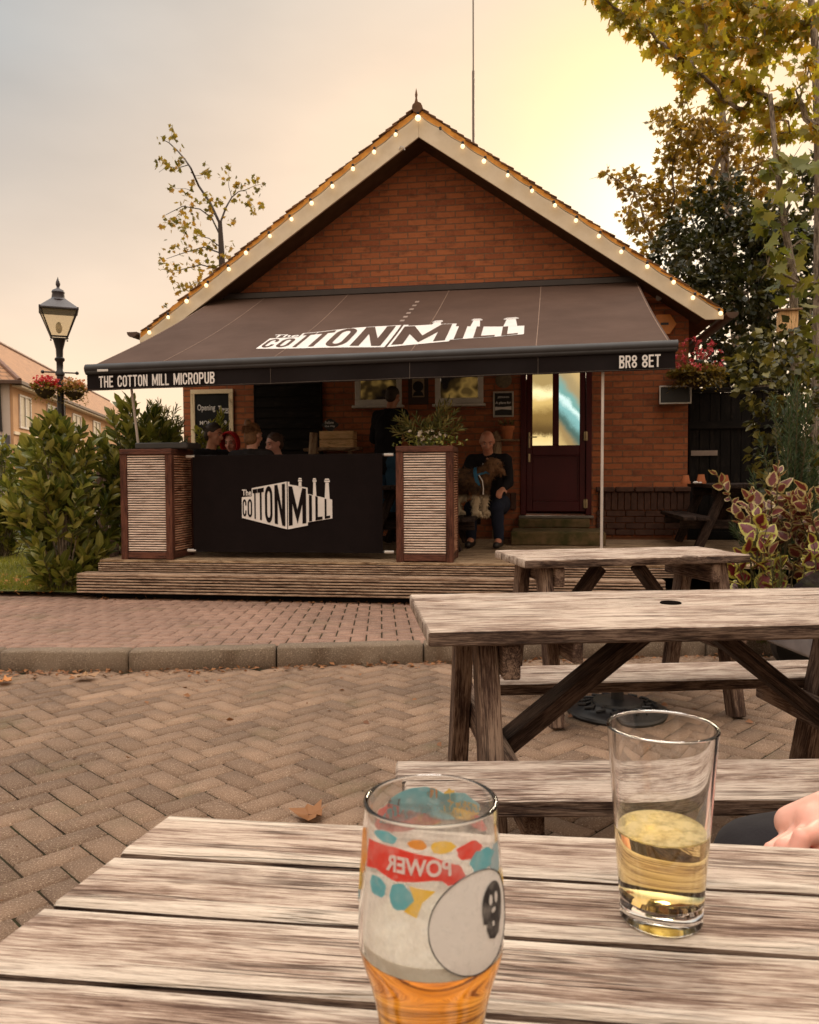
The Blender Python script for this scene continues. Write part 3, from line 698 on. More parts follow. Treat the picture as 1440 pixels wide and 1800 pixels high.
MG2 = doorglass('blue_lit_glass', [(.0, (.55, .38, .15)), (.14, (.30, .20, .08)), (.30, (.06, .12, .10)), (.46, (.20, .42, .40)), (.55, (.60, .78, .72)), (.62, (.16, .34, .30)), (.80, (.34, .25, .12)), (1, (.50, .34, .14))], .95, 1.1, -3.48)
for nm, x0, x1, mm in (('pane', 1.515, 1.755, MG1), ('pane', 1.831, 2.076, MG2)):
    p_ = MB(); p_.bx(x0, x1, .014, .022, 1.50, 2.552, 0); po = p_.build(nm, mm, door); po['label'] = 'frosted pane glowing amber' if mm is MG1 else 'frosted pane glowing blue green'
hd = MB(); hd.bx(1.468, 1.488, -.014, -.006, 1.47, 1.66, .003); hd.tube([(1.478, -.012, 1.60), (1.478, -.05, 1.60), (1.57, -.055, 1.60)], .008, 8); hd.bx(1.466, 1.490, -.014, -.006, 1.30, 1.40, .003); hd.build('handle', plain('brushed_brass', (.55, .42, .25), rough=.35, metal=.8), door)
for zz in (1.60, .79):
    hg = MB(); hg.tube([(2.148, -.035, zz - .05), (2.148, -.035, zz + .06)], .014, 8); hg.bx(2.125, 2.17, -.036, -.031, zz - .045, zz + .055, .002); hg.build('hinge', plain('brushed_brass', (1, 1, 1)), door)
th = MB(); th.bx(1.35, 2.24, -.12, -.001, .62, .652, .006); th.build('threshold', plain('grey_threshold', (.18, .15, .12), rough=.5), pub)
# black weatherboarded panel (blocked opening)
bp = MB(); z = .40
while z < 2.9:
    bp.board((-1.965, -.035, z + .07), (-1.12, -.035, z + .07), .148, .018, (0, 1, -.12), .003, 6, .001); z += .135
bp.bx(-1.985, -1.966, -.05, -.002, .38, 2.95, .003); bp.bx(-1.118, -1.10, -.05, -.002, .38, 2.95, .003)
bp.build('weatherboard_panel', M_BLACKB, pub)

# --- things on the wall
def wall_thing(name, label, cat, u, z, v=0, group=None): return bempty(name, u, v, z, label=label, cat=cat, group=group)
# opening times blackboard
t_ = wall_thing('blackboard', 'blackboard with opening times in a pale pine frame', 'blackboard', -2.548, 1.45)
f_ = MB(); X0, X1, Z0, Z1 = -.285, .285, -.25, .81
f_.board((X0, -.03, Z1 - .028), (X1, -.03, Z1 - .028), .028, .056, (0, 0, 1)); f_.board((X0, -.03, Z0 + .028), (X1, -.03, Z0 + .028), .028, .056, (0, 0, 1))
f_.board((X0 + .028, -.031, Z0 + .057), (X0 + .028, -.031, Z1 - .057), .056, .028, (0, 1, 0)); f_.board((X1 - .028, -.031, Z0 + .057), (X1 - .028, -.031, Z1 - .057), .056, .028, (0, 1, 0)); f_.build('frame', M_PINE, t_)
p_ = MB(); p_.bx(X0 + .05, X1 - .05, -.022, -.008, Z0 + .05, Z1 - .05, 0); p_.build('board', plain('chalkboard', (.012, .012, .012), (.02, .02, .02), rough=.8), t_)
tx = MB(); text(tx, 'Opening', rect_fn(-.20, .04, .52, .62, -.0245), .01); text(tx, 'Times', rect_fn(.08, .22, .50, .60, -.0245), .01)
for i, s_ in enumerate(('MON  12 - 9', 'WED  12 - 9', 'FRI  12 - 10', 'SAT  12 - 10', 'SUN  12 - 6')): text(tx, s_, rect_fn(-.17, .19, .36 - i * .12, .41 - i * .12, -.0245), .005)
tx.build('chalk_writing', M_LETTER, t_)
# poster right
t_ = wall_thing('framed_poster', 'small black and white poster in a silver frame left of the maroon door', 'poster', 1.163, 1.85)
f_ = MB(); f_.board((-.125, -.012, .30), (.125, -.012, .30), .024, .02, (0, 0, 1)); f_.board((-.125, -.012, .01), (.125, -.012, .01), .024, .02, (0, 0, 1)); f_.board((-.115, -.012, .021), (-.115, -.012, .289), .02, .024, (0, 1, 0)); f_.board((.115, -.012, .021), (.115, -.012, .289), .02, .024, (0, 1, 0)); f_.build('frame', plain('silver_frame', (.62, .56, .50), rough=.35), t_)
p_ = MB(); p_.bx(-.11, .11, -.01, -.002, .015, .295, 0); p_.build('sheet', M_BLACK, t_)
tx = MB(); text(tx, 'JEERING', rect_fn(-.07, .07, .225, .25, -.0125), .02); text(tx, 'A place for', rect_fn(-.095, .095, .15, .19, -.0125), .03)
tx.add([(-.1, -.0125, .125), (-.1, -.0125, .08), (-.02, -.0125, .095), (.1, -.0125, .085), (.1, -.0125, .13), (0, -.0125, .12)], [(0, 1, 2, 3, 4, 5)]); tx.build('print', M_LETTER, t_)
# poster between the windows
t_ = wall_thing('pub_sign', 'tall brown sign panel with a dark emblem between the white windows', 'sign', .12, 2.02)
p_ = MB(); p_.bx(-.125, .125, -.02, -.002, 0, .62, .004); p_.build('board', plain('sign_brown', (.05, .028, .02), rough=.5), t_)
p_ = MB(); p_.bx(-.075, .075, -.026, -.021, .09, .60, .002); p_.build('print', plain('sign_buff', (.40, .30, .19), (.3, .22, .14), rough=.6), t_)
q_ = MB(); q_.lathe([(.066, 0), (.066, .003), (.001, .003)], 28, (0, -.027, .22), rot=Matrix.Rotation(R(90), 3, 'X')); q_.add([(-.07, -.0285, .105), (.07, -.0285, .105), (.05, -.0285, .15), (.02, -.0285, .165), (-.02, -.0285, .165), (-.05, -.0285, .15)], [(0, 1, 2, 3, 4, 5)]); q_.bx(-.012, .012, -.0285, -.0265, .165, .19, 0)
q_.build('emblem', M_BLACK, t_)
# round plaque
t_ = MB(); t_.lathe([(.001, .016), (.09, .016), (.10, .010), (.10, 0)], 32, (0, 0, 0), rot=Matrix.Rotation(R(90), 3, 'X'))
o = t_.build('wall_plaque', plain('stone_plaque', (.22, .17, .10), (.12, .09, .06), scale=40), smooth=40); o.location = B(1.165, -.002, 2.30); o.rotation_euler = (0, 0, -TH); tag(o, 'small round stone plaque above the framed poster', 'plaque')
# shelf with crate and chalk sign
t_ = wall_thing('log_shelf', 'rough live edge shelf holding the orange crate', 'shelf', -.92, 1.47, -.16)
s_ = MB(); s_.board((-.36, 0, 0), (.34, .01, .005), .24, .035, (0, 0, 1), .01, 14, .008); s_.build('plank', M_LOG, t_)
for x in (-.2, .22): q_ = MB(); q_.board((x, .11, -.24), (x, -.08, -.022), .05, .035, (0, 0, 1)); q_.build('bracket', M_LOG, t_)
t_ = wall_thing('wooden_crate', 'small slatted orange wooden crate on the log shelf', 'crate', -.865, 1.492, -.16)
s_ = MB()
for k in range(2): s_.board((-.20, -.095, .05 + k * .105), (.205, -.095, .05 + k * .105), .012, .095, (0, 0, 1)); s_.board((-.20, .095, .05 + k * .105), (.205, .095, .05 + k * .105), .012, .095, (0, 0, 1)); s_.board((.211, -.10, .05 + k * .105), (.211, .10, .05 + k * .105), .012, .095, (0, 0, 1)); s_.board((-.206, -.10, .05 + k * .105), (-.206, .10, .05 + k * .105), .012, .095, (0, 0, 1))
s_.build('slats', M_CRATE, t_)
s_ = MB(); [s_.board((x, y, 0), (x, y, .20), .03, .03, (0, 1, 0)) for x in (-.18, .185) for y in (-.073, .073)]; s_.bx(-.20, .2, -.085, .085, .0, .01); s_.build('posts', M_CRATE, t_)
t_ = wall_thing('chalk_sign', 'small black chalk sign with wavy edge standing on the crate', 'sign', -.955, 1.70, -.2)
s_ = MB(); pts = []
for i in range(24): a_ = 2 * math.pi * i / 24; rr = 1 + .12 * math.cos(4 * a_); pts.append((.095 * rr * math.cos(a_), -.01, .075 + .068 * rr * math.sin(a_)))
s_.prism(pts, (0, .02, 0)); s_.build('board', M_BLACK, t_)
tx = MB(); text(tx, 'Follow', rect_fn(-.06, .05, .085, .12, -.013), .02); text(tx, 'One Way', rect_fn(-.065, .065, .04, .07, -.013), .02); tx.build('chalk_writing', M_LETTER, t_)
s_ = MB(); s_.bx(-.03, .03, -.02, .06, -.002, .012); s_.build('foot', M_BLACK, t_)
# terracotta pot on post shelf beside the door
t_ = wall_thing('log_post_shelf', 'rough log post with a small shelf left of the maroon door', 'shelf', 1.12, .37, -.13)
s_ = MB(); s_.tube([(-.03, 0, 0), (-.02, .01, .5), (-.035, 0, .9), (-.02, 0, 1.22), (-.05, 0, 1.30)], [.06, .055, .06, .05, .03], 9); s_.build('post', M_LOG, t_, smooth=60)
s_ = MB(); s_.board((-.06, 0, 1.19), (.24, 0, 1.19), .16, .025, (0, 0, 1), .006, 6, .004); s_.build('shelf', M_LOG, t_)
def pot(name, label, loc, r, h, upside=False, group=None, mat=None, rot=0):
    m = MB(); m.lathe([(r * .62, 0), (r * .86, h * .70), (r * .86, h * .70), (r, h * .70), (r * 1.02, h), (r * .88, h), (r * .80, h * .72), (r * .55, .01), (.001, .01)], 28)
    o = m.build(name, mat or M_TERRA, smooth=40); o.location = loc; o.rotation_euler = (R(180) if upside else 0, 0, rot)
    if upside: o.location = V(loc) + V((0, 0, h))
    return tag(o, label, 'plant pot', group)
pot('flower_pot', 'orange terracotta pot standing on the log post shelf', B(1.215, -.15, 1.575), .085, .155)
# box sign, alarm, camera
t_ = wall_thing('wall_box', 'black box with a white frame under the hanging red flowers', 'wall box', 3.155, 1.97, -.0)
s_ = MB(); s_.bx(-.165, .165, -.16, -.002, 0, .19, .01); s_.build('body', M_BLACK, t_)
s_ = MB(); s_.board((-.18, -.17, .193), (.18, -.17, .193), .03, .018, (0, 0, 1)); s_.board((-.18, -.17, -.003), (.18, -.17, -.003), .03, .016, (0, 0, 1)); s_.board((-.173, -.17, .006), (-.173, -.17, .184), .014, .03, (0, 1, 0)); s_.board((.173, -.17, .006), (.173, -.17, .184), .014, .03, (0, 1, 0)); s_.build('frame', M_WHITE, t_)
t_ = wall_thing('alarm_box', 'orange hexagonal burglar alarm box under the right eaves', 'alarm', 3.03, 2.90)
s_ = MB(); hx = [(.15 * math.cos(R(60 * i)), -.07, .13 * math.sin(R(60 * i))) for i in range(6)]; s_.prism(hx, (0, .068, 0)); s_.build('cover', plain('orange_plastic', (.80, .26, .02), rough=.35), t_)
s_ = MB(); s_.bx(-.03, .06, -.073, -.071, -.01, .018, 0); s_.build('badge', M_BLACK, t_)
t_ = wall_thing('security_camera', 'small grey security camera under the right roof slope', 'camera', 2.96, 3.20)
s_ = MB(); s_.tube([(0, -.16, -.01), (.04, -.05, .02)], [.035, .03], 12); s_.tube([(.04, -.05, .02), (.05, 0, .04)], .012, 8); s_.build('body', plain('grey_plastic', (.25, .22, .2), rough=.4), t_, smooth=40)

# festoon lights
t_ = wall_thing('festoon_lights', 'string of round warm bulbs along the cream barge boards', 'string lights', .205, 5.30, -.54)
cb = MB(); pts = []
M_BULB = emis('warm_bulb', (1, .74, .42), 1.25)
for side in (-1, 1):
    lst = []
    for k in range(0, 14):
        u = side * k * .2575; z = -.706 * abs(u) + .006 - .010 * rnd.random()
        lst.append((u, z))
        if k and not (side == 1 and k == 1):
            bmb = MB(); c = (u + rnd.uniform(-.03, .03), -.01, z - .028); rb_ = rnd.uniform(.020, .025); bmb.sphere(c, (rb_, rb_, rb_ * 1.07), 12, 8); bo = bmb.build('bulb', M_BULB, t_, smooth=80)
        so_ = MB(); so_.lathe([(.016, .0), (.016, .03), (.008, .036)], 10, (u, -.004, z - .004)); so_.build('socket', M_BLACK, t_, smooth=50)
    P = []
    for (a, b) in zip(lst, lst[1:]):
        for s in range(6): q = s / 6; P.append((a[0] + (b[0] - a[0]) * q, 0, a[1] + (b[1] - a[1]) * q + .014 - .018 * math.sin(math.pi * q)))
    P.append((lst[-1][0], 0, lst[-1][1] + .02)); cb.tube(P, .006, 6)
c = (0, -.01, -.04); bmb = MB(); bmb.sphere(c, .034, 12, 8); bmb.build('bulb', M_BULB, t_, smooth=80)
cb.build('cable', plain('cream_cable', (.35, .25, .12), rough=.6), t_)
# aerial mast behind the roof
m = MB(); m.tube([(0, 0, 4.6), (0, 0, 7.9)], .022, 10); m.tube([(0, 0, 7.9), (0, 0, 11.5)], .012, 8); m.tube([(0, 0, 0), (0, 0, 4.6)], .03, 10)
o = m.build('aerial_mast', plain('grey_mast', (.22, .17, .14), rough=.5)); o.location = (1.105, 14, 0); tag(o, 'thin grey aerial mast rising behind the pub roof', 'mast')

# ================================================================== AWNING
aw = bempty('awning', label='large dark brown fold out awning with the white mill emblem', cat='awning')
def fab(a, b, lift=0):        # a across 0..1, b down 0..1
    u = (-2.44 + 5.16 * a) * (1 - b) + (-2.50 + 5.15 * a) * b; v = -.22 - 2.73 * b
    z = (3.34 + .02 * a) * (1 - b) + (2.185 + .07 * a) * b - .035 * math.sin(math.pi * b) + .006 * math.sin(a * 33) * math.sin(math.pi * b)
    n_ = V((0, -.39, .92)).normalized(); return V((u, v, z)) + n_ * lift
m = MB(); NA, NB = 60, 24
m.v = [tuple(fab(i / NA, j / NB)) for j in range(NB + 1) for i in range(NA + 1)]; m.g = list(m.v)
m.f = [(j * (NA + 1) + i, j * (NA + 1) + i + 1, (j + 1) * (NA + 1) + i + 1, (j + 1) * (NA + 1) + i) for j in range(NB) for i in range(NA)]; m.m = [0] * len(m.f)
M_FAB = plain('brown_awning_cloth', (.100, .058, .042), (.076, .044, .032), scale=1.2, rough=.85, Specular_IOR_Level=.2, bump=.35, bscale=9, bdist=.006)
fo = m.build('fabric', M_FAB, aw, smooth=80)
sm = MB()
for a in (.004, .13, .335, .575, .785, .996):
    pts = [fab(a, j / 30, .003) for j in range(31)]; sm.add([p + V((dx, 0, 0)) for p in pts for dx in (-.0035, .0035)], [(2 * j, 2 * j + 1, 2 * j + 3, 2 * j + 2) for j in range(30)])
sm.build('seams', plain('pale_seam', (.30, .20, .15), rough=.8), fo, recalc=False)
def subdiv(mb, ml):
    me = bpy.data.meshes.new('x'); me.from_pydata(mb.v, [], mb.f); bm = bmesh.new(); bm.from_mesh(me); bmesh.ops.triangulate(bm, faces=bm.faces)
    for _ in range(7):
        es = [e for e in bm.edges if e.calc_length() > ml]
        if not es: break
        bmesh.ops.subdivide_edges(bm, edges=es, cuts=1); bmesh.ops.triangulate(bm, faces=bm.faces)
    bm.verts.ensure_lookup_table(); n_ = MB(); n_.v = [tuple(v.co) for v in bm.verts]; n_.f = [tuple(v.index for v in f.verts) for f in bm.faces]; n_.m = [0] * len(n_.f); n_.g = list(n_.v); bm.free(); bpy.data.meshes.remove(me); return n_
def flat(x, y, k): return (x * .01, y * .01, 0)
wm, dm = MB(), MB(); logo(wm, dm, flat)
def on_fab(mb, lift):
    mb = subdiv(mb, .6); out = []
    for (x, y, _) in mb.v:
        x *= 100; y *= 100; u = .19 + (x - 690) * .00242; b = .565 + (y - 182) * .000669 - (x - 690) * 5.4e-5
        a = (u + 2.44 + .06 * b) / 5.155; out.append(tuple(fab(a, b, lift)))
    mb.v = out; mb.g = out; return mb
on_fab(wm, .004).build('emblem', M_LETTER, fo, recalc=False)
on_fab(dm, .007).build('emblem_letters', M_FAB, fo, recalc=False)
dt = MB()
for i in range(6):
    b = .49 - i * .062; a = (2.63 + (.006 + .004 * i)) / 5.155; dt.add([fab(a - .0045, b + .013, .004), fab(a + .0045, b + .013, .004), fab(a + .0048, b - .013, .004), fab(a - .0042, b - .013, .004)], [(0, 1, 2, 3)])
dt.build('stitch_marks', plain('dim_lettering', (.36, .27, .22)), fo)
m = MB(); m.board((-2.46, -.11, 3.385), (2.75, -.11, 3.405), .20, .085, (0, 0, 1), .012); m.build('cassette', plain('dark_brown_metal', (.030, .018, .016), rough=.4), aw)
m = MB(); m.tube([(-2.56, -3.0, 2.135), (2.70, -3.0, 2.205)], .046, 16); m.board((-2.56, -3.005, 2.105), (2.70, -3.005, 2.175), .07, .05, (0, 0, 1), .01); m.build('front_bar', plain('anthracite_metal', (.022, .019, .020), rough=.5), aw, smooth=50)
m = MB(); m.bx(-2.426, -2.32, -3.052, -3.0475, 2.105, 2.125, .001); m.build('maker_plate', M_WHITE, aw)
def val(a, b, lift=0): u = -2.545 + 5.225 * a; zt = 2.09 + .07 * a; return V((u, -3.02 + .012 * math.sin(a * 41) * (1 - b) - lift, zt - .155 * (1 - b)))
m = MB(); NA = 80; m.v = [tuple(val(i / NA, j / 4)) for j in range(5) for i in range(NA + 1)]; m.g = list(m.v)
m.f = [(j * (NA + 1) + i, j * (NA + 1) + i + 1, (j + 1) * (NA + 1) + i + 1, (j + 1) * (NA + 1) + i) for j in range(4) for i in range(NA)]; m.m = [0] * len(m.f)
vo = m.build('valance', plain('black_awning_cloth', (.011, .008, .008), (.015, .011, .011), rough=.85, Specular_IOR_Level=.12), aw, smooth=80)
tx = MB()
def vfn(u0, u1, z0l, z1l, z0r, z1r): 
    def fn(a, b): u = u0 + (u1 - u0) * a; return (u, -3.040, (z0l + (z0r - z0l) * a) * (1 - b) + (z1l + (z1r - z1l) * a) * b)
    return fn
words = [('THE', -2.418, -2.278), ('COTTON', -2.235, -1.945), ('MILL', -1.90, -1.74), ('MICROPUB', -1.695, -1.306)]
zl = lambda u: 2.012 + .0134 * (u + 2.4)
for s, a, b in words: text(tx, s, vfn(a, b, zl(a) - .052, zl(a) + .052, zl(b) - .052, zl(b) + .052), .035)
tx.build('lettering', M_LETTER, vo); tx = MB()
for s, a, b in (('BR8', 2.226, 2.37), ('8ET', 2.41, 2.559)): text(tx, s, vfn(a, b, zl(a) - .052, zl(a) + .052, zl(b) - .052, zl(b) + .052), .035)
tx.build('lettering', M_LETTER, vo)
hm = MB()
for i in range(60): a, b = val(i / 60, .05), val((i + 1) / 60, .05); hm.add([a + V((0, -.002, 0)), b + V((0, -.002, 0)), b + V((0, -.002, .003)), a + V((0, -.002, .003))], [(0, 1, 2, 3)])
for a in (.335, .575, .785): p = val(a, 0); q = val(a, 1); hm.add([p + V((0, -.003, 0)), p + V((.003, -.003, 0)), q + V((.003, -.003, 0)), q + V((0, -.003, 0))], [(0, 1, 2, 3)])
hm.build('hem', plain('hem_thread', (.12, .09, .07)), vo, recalc=False)
for x0, x1 in ((-2.2, -1.2), (2.4, 1.3)):
    m = MB(); e = (x1 - .1 if x0 < 0 else x1 + .1, -1.5, 2.58)
    m.board((x0, -.2, 3.22), e, .05, .07, (0, 0, 1)); m.board(e, (x0, -2.90, 2.12), .05, .06, (0, 0, 1)); m.build('folding_arm', M_BLACK, aw)
for u, label in ((-2.13, 0), (2.10, 1)):
    m = MB(); (m.tube([(-2.19, -2.72, 1.30), (-2.15, -2.98, 2.12)], .0125, 10) if label == 0 else (m.tube([(u, -2.90, .37), (u, -2.96, 2.14)], .0125, 10), m.tube([(u, -2.90, .37), (u, -2.90, .38)], .05, 12))); m.build('support_post', plain('white_painted_metal', (.62, .55, .50), rough=.4), aw, smooth=50)

# ================================================================== DECK AND STEPS
dk = bempty('deck', label='wooden deck with two long grooved steps in front of the pub', cat='deck')
m = MB(); v = -2.95
DL, DR = -2.50, 4.3
while v < -.14: m.board((DL, v + .07, .358), (DR, v + .07, .358), .138, .024, (0, 0, 1), .003); v += .143
m.build('deck_boards', wood('worn_deck_boards', (.05, .028, .016), (.22, .135, .075), (.46, .33, .21), .48), dk)
def riser(name, u0, u1, v, z0, z1, n):
    m = MB(); h = (z1 - z0) / n
    m.board((u0, v + .022, (z0 + z1) / 2), (u1, v + .022, (z0 + z1) / 2), .014, z1 - z0, (0, 0, 1), .001, mi=1)
    for i in range(n): m.board((u0, v, z0 + h * (i + .5)), (u1, v, z0 + h * (i + .5)), .030, h * .58, (0, 0, 1), .003, 1)
    return m.build(name, [M_DECKB, M_BLACKB], dk)
riser('riser', DL, 2.95, -2.965, .262, .345, 4)
riser('riser', DL - .13, 2.6, -3.12, .075, .235, 6)
m = MB(); m.board((DL - .13, -3.04, .246), (2.6, -3.04, .246), .175, .022, (0, 0, 1), .004); m.build('step_tread', M_DECKB, dk)
m = MB(); m.bx(DL, 2.55, -3.02, -2.99, .0, .073, 0); m.bx(DL + .002, DL + .03, -2.9, -.2, 0, .344, 0); m.bx(DR - .03, DR, -2.9, -.2, 0, .344, 0); m.build('under_frame', M_BLACKB, dk)
t_ = bempty('door_step', 1.8, -.5, .37, label='mossy double stone step below the maroon door', cat='step')
m = MB(); m.board((-.52, -.18, .075), (.50, -.18, .075), .74, .15, (0, 0, 1), .012, 12, .004); m.build('lower_slab', plain('mossy_stone', (.17, .11, .055), (.06, .055, .02), scale=7, rough=.95, bump=.9, bscale=70), t_)
m = MB(); m.board((-.45, .32, .20), (.38, .32, .20), .26, .10, (0, 0, 1), .01, 10, .004); m.build('upper_slab', plain('mossy_stone', (1, 1, 1)), t_)

# planters
def planter(u, label):
    t_ = bempty('slatted_planter', u, -2.93, .37, label=label, cat='planter', group='tall slatted deck planters')
    W2, D, H = .255, .50, 1.03
    f = MB()
    for x in (-W2 + .033, W2 - .033):
        for y in (.03, D - .03): f.board((x, y, .0), (x, y, H - .052), .066, .06, (0, 1, 0), .004)
    f.board((-W2, .03, H - .026), (W2, .03, H - .026), .07, .052, (0, 0, 1), .004); f.board((-W2, D - .03, H - .026), (W2, D - .03, H - .026), .07, .052, (0, 0, 1), .004)
    f.board((-W2 + .033, .066, H - .027), (-W2 + .033, D - .066, H - .027), .066, .050, (0, 0, 1), .004); f.board((W2 - .033, .066, H - .027), (W2 - .033, D - .066, H - .027), .066, .050, (0, 0, 1), .004)
    f.board((-W2 + .067, .03, .04), (W2 - .067, .03, .04), .056, .06, (0, 0, 1), .004); f.board((W2 - .033, .061, .04), (W2 - .033, D - .061, .04), .056, .06, (0, 0, 1), .004); f.board((-W2 + .033, .061, .04), (-W2 + .033, D - .061, .04), .056, .06, (0, 0, 1), .004)
    f.build('frame', M_PFRAME, t_)
    n = 40; z0, z1 = .075, H - .056; h = (z1 - z0) / n
    for nm in ('front_slats', 'side_slats', 'side_slats', 'back_slats'):
        s_ = MB()
        if nm == 'front_slats':
            for i in range(n): s_.board((-W2 + .066, .022 + rnd.uniform(-.001, .001), z0 + h * (i + .5)), (W2 - .066, .022, z0 + h * (i + .5)), .020, h * .56, (0, 0, 1), .003)
            s_.bx(-W2 + .06, W2 - .06, .036, .042, z0, z1, 0, 1)
        elif nm == 'back_slats':
            for i in range(n): s_.board((-W2 + .066, D - .02, z0 + h * (i + .5)), (W2 - .066, D - .02, z0 + h * (i + .5)), .020, h * .56, (0, 0, 1), .003)
            s_.bx(-W2 + .06, W2 - .06, D - .042, D - .036, z0, z1, 0, 1)
        else:
            x = (W2 - .012) * (1 if not getattr(planter, 'flip', False) else -1); planter.flip = not getattr(planter, 'flip', False)
            for i in range(n): s_.board((x, .061, z0 + h * (i + .5)), (x, D - .061, z0 + h * (i + .5)), .020, h * .56, (0, 0, 1), .003)
            xi = x - math.copysign(.014, x); s_.bx(xi - .003, xi + .003, .05, D - .05, z0, z1, 0, 1)
        s_.build(nm, [M_SLAT if nm != 'side_slats' else wood('red_brown_slat', (.08, .03, .02), (.34, .14, .08), (.60, .34, .22), .5), M_BLACKB], t_)
    s_ = MB(); s_.bx(-W2 + .07, W2 - .07, .07, D - .07, H - .10, H - .04, 0); s_.build('soil', M_SOIL, t_)
    return t_
planter(-2.035, 'tall slatted wooden planter at the left end of the deck')
planter(.572, 'tall slatted wooden planter topped with a bushy pot plant')
# shallow tray on left planter
m = MB(); m.board((-.2, 0, .03), (.32, 0, .03), .34, .06, (0, 0, 1), .01); o = m.build('planter_tray', plain('dark_grey_tray', (.04, .035, .032), rough=.5)); o.location = B(-1.99, -2.66, 1.402); o.rotation_euler = (0, 0, -TH); tag(o, 'flat dark tray lying on top of the left planter', 'tray')

# barrier banner
t_ = bempty('barrier_banner', -.77, -2.70, .37, label='black cloth barrier with the white mill emblem between the planters', cat='barrier')
m = MB(); NA = 40; U0, U1 = -.905, .925; Z0, Z1 = .058, .972
m.v = [(U0 + (U1 - U0) * i / NA, .004 * math.sin(i * .8) * math.sin(j / 6 * 3.14), Z0 + (Z1 - Z0) * j / 6) for j in range(7) for i in range(NA + 1)]; m.g = list(m.v)
m.f = [(j * (NA + 1) + i, j * (NA + 1) + i + 1, (j + 1) * (NA + 1) + i + 1, (j + 1) * (NA + 1) + i) for j in range(6) for i in range(NA)]; m.m = [0] * len(m.f)
ban = m.build('cloth', plain('black_barrier_cloth', (.009, .006, .006), (.012, .008, .008), rough=.85, Specular_IOR_Level=.08), t_, smooth=80)
for z in (Z0 + .01, Z1 - .01): m = MB(); m.tube([(U0 - .03, .012, z), (U1 + .09, .012, z)], .012, 8); m.build('rail', M_BLACK, t_)
wm, dm = MB(), MB()
logo(wm, dm, lambda x, y, k: (-.75 + .77 + (x - 690) * .00084, -.009 - .003 * k, 1.241 - .000828 * y - .37))
wm.build('emblem', M_LETTER, ban, recalc=False); dm.build('emblem_letters', plain('black_barrier_cloth', (1, 1, 1)), ban, recalc=False)
for x in (U0 - .02, U1 + .06):
    for z in (Z0 + .01, Z1 - .01): m = MB(); m.tube([(x - .045, .012, z), (x + .04, .012, z)], .0145, 10); m.build('clip', M_WHITE, t_, smooth=50)

# ================================================================== PICNIC TABLES
def at(px, py, Y):            # a point at distance Y seen near a given place of the 1440 x 1800 view
    return V(((px - 720) / 1440 * Y + .0052 * 0, Y, 1.13 - (py - 838 + (px - 720) * .00524) / 1440 * Y))
def picnic(name, label, loc, rz, L, tw, nb, H=.75, hb=.45, bw=.25, bo=.62, inset=.16, fs=.055, mt=M_TABLE, mf=M_TFRAME, nbb=2, skew=0, th=.042, hole=False, bench_fix=None, group='wooden picnic tables', gap=.007, gaps=True, brace=True):
    t_ = empty(name, loc, rz, label, 'picnic table', group)
    bwid = tw / nb; m = MB()
    for i in range(nb):
        y = tw / 2 - bwid * (i + .5); dx = skew * (i + .5) * bwid
        if False:
            for (a, b) in ((-L / 2, -.035), (.035, L / 2)): m.board((a - (dx if a < 0 else 0), y, H - th / 2), (b, y, H - th / 2), bwid - gap, th, (0, 0, 1), .004, 12, .0008)
            for s_ in (-1, 1): m.board((-.035, y + s_ * (bwid - gap) * .5 - s_ * .012, H - th / 2), (.035, y + s_ * (bwid - gap) * .5 - s_ * .012, H - th / 2), .024, th, (0, 0, 1), .002)
        else:
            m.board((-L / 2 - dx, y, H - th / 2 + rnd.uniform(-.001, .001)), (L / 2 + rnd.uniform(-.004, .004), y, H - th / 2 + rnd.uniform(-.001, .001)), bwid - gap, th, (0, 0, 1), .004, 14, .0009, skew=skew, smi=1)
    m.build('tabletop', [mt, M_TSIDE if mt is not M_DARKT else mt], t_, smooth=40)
    if hole: m = MB(); m.lathe([(.001, .0022), (.027, .0022), (.029, .0035), (.031, .002), (.031, -.004), (.001, -.004)], 28, (.0, .05, H)); m.build('parasol_hole', plain('hole_black', (.008, .006, .005), rough=1, Specular_IOR_Level=.0), t_)
    for s_ in (-1, 1):
        m = MB()
        for k in range(nbb):
            w_ = bw / nbb; y = s_ * (bo + bw / 2 - w_ * (k + .5))
            a = V((-L / 2, y, hb - .02)); b = V((L / 2, y, hb - .02))
            if bench_fix and s_ == 1: a.x += .24
            if bench_fix and s_ == -1: a.y += bench_fix[0]; b.y += bench_fix[1]; a.x -= .09
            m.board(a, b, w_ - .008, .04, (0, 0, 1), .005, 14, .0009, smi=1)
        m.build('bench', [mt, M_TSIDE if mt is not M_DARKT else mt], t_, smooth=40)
    for sx in (-1, 1):
        x = sx * (L / 2 - inset)
        for sy in (-1, 1):
            m = MB(); m.board((x, sy * tw * .30, H - th - .002), (x, sy * (bo * .92), 0), .09, fs, (1, 0, 0), .004, 6, .0008); m.build('leg', mf, t_)
        xx = x - sx * (fs / 2 + .024)
        m = MB(); m.board((xx, -bo - bw * .46, hb - .042 - .045), (xx, bo + bw * .46, hb - .042 - .045), .045, .09, (0, 0, 1), .004, 6, .0008); m.build('cross_beam', mf, t_)
        m = MB(); m.board((xx, -tw * .47, H - th - .047), (xx, tw * .47, H - th - .047), .045, .09, (0, 0, 1), .004); m.build('cleat', mf, t_)
        if brace:
            m = MB(); m.board((sx * .10, 0, H - th - .03), (xx - sx * .03, 0, hb - .10), .10, .045, (sx * .3, 0, 1), .003); m.build('brace', M_DARKT if mf is M_DARKT else M_BRACE, t_)
    return t_
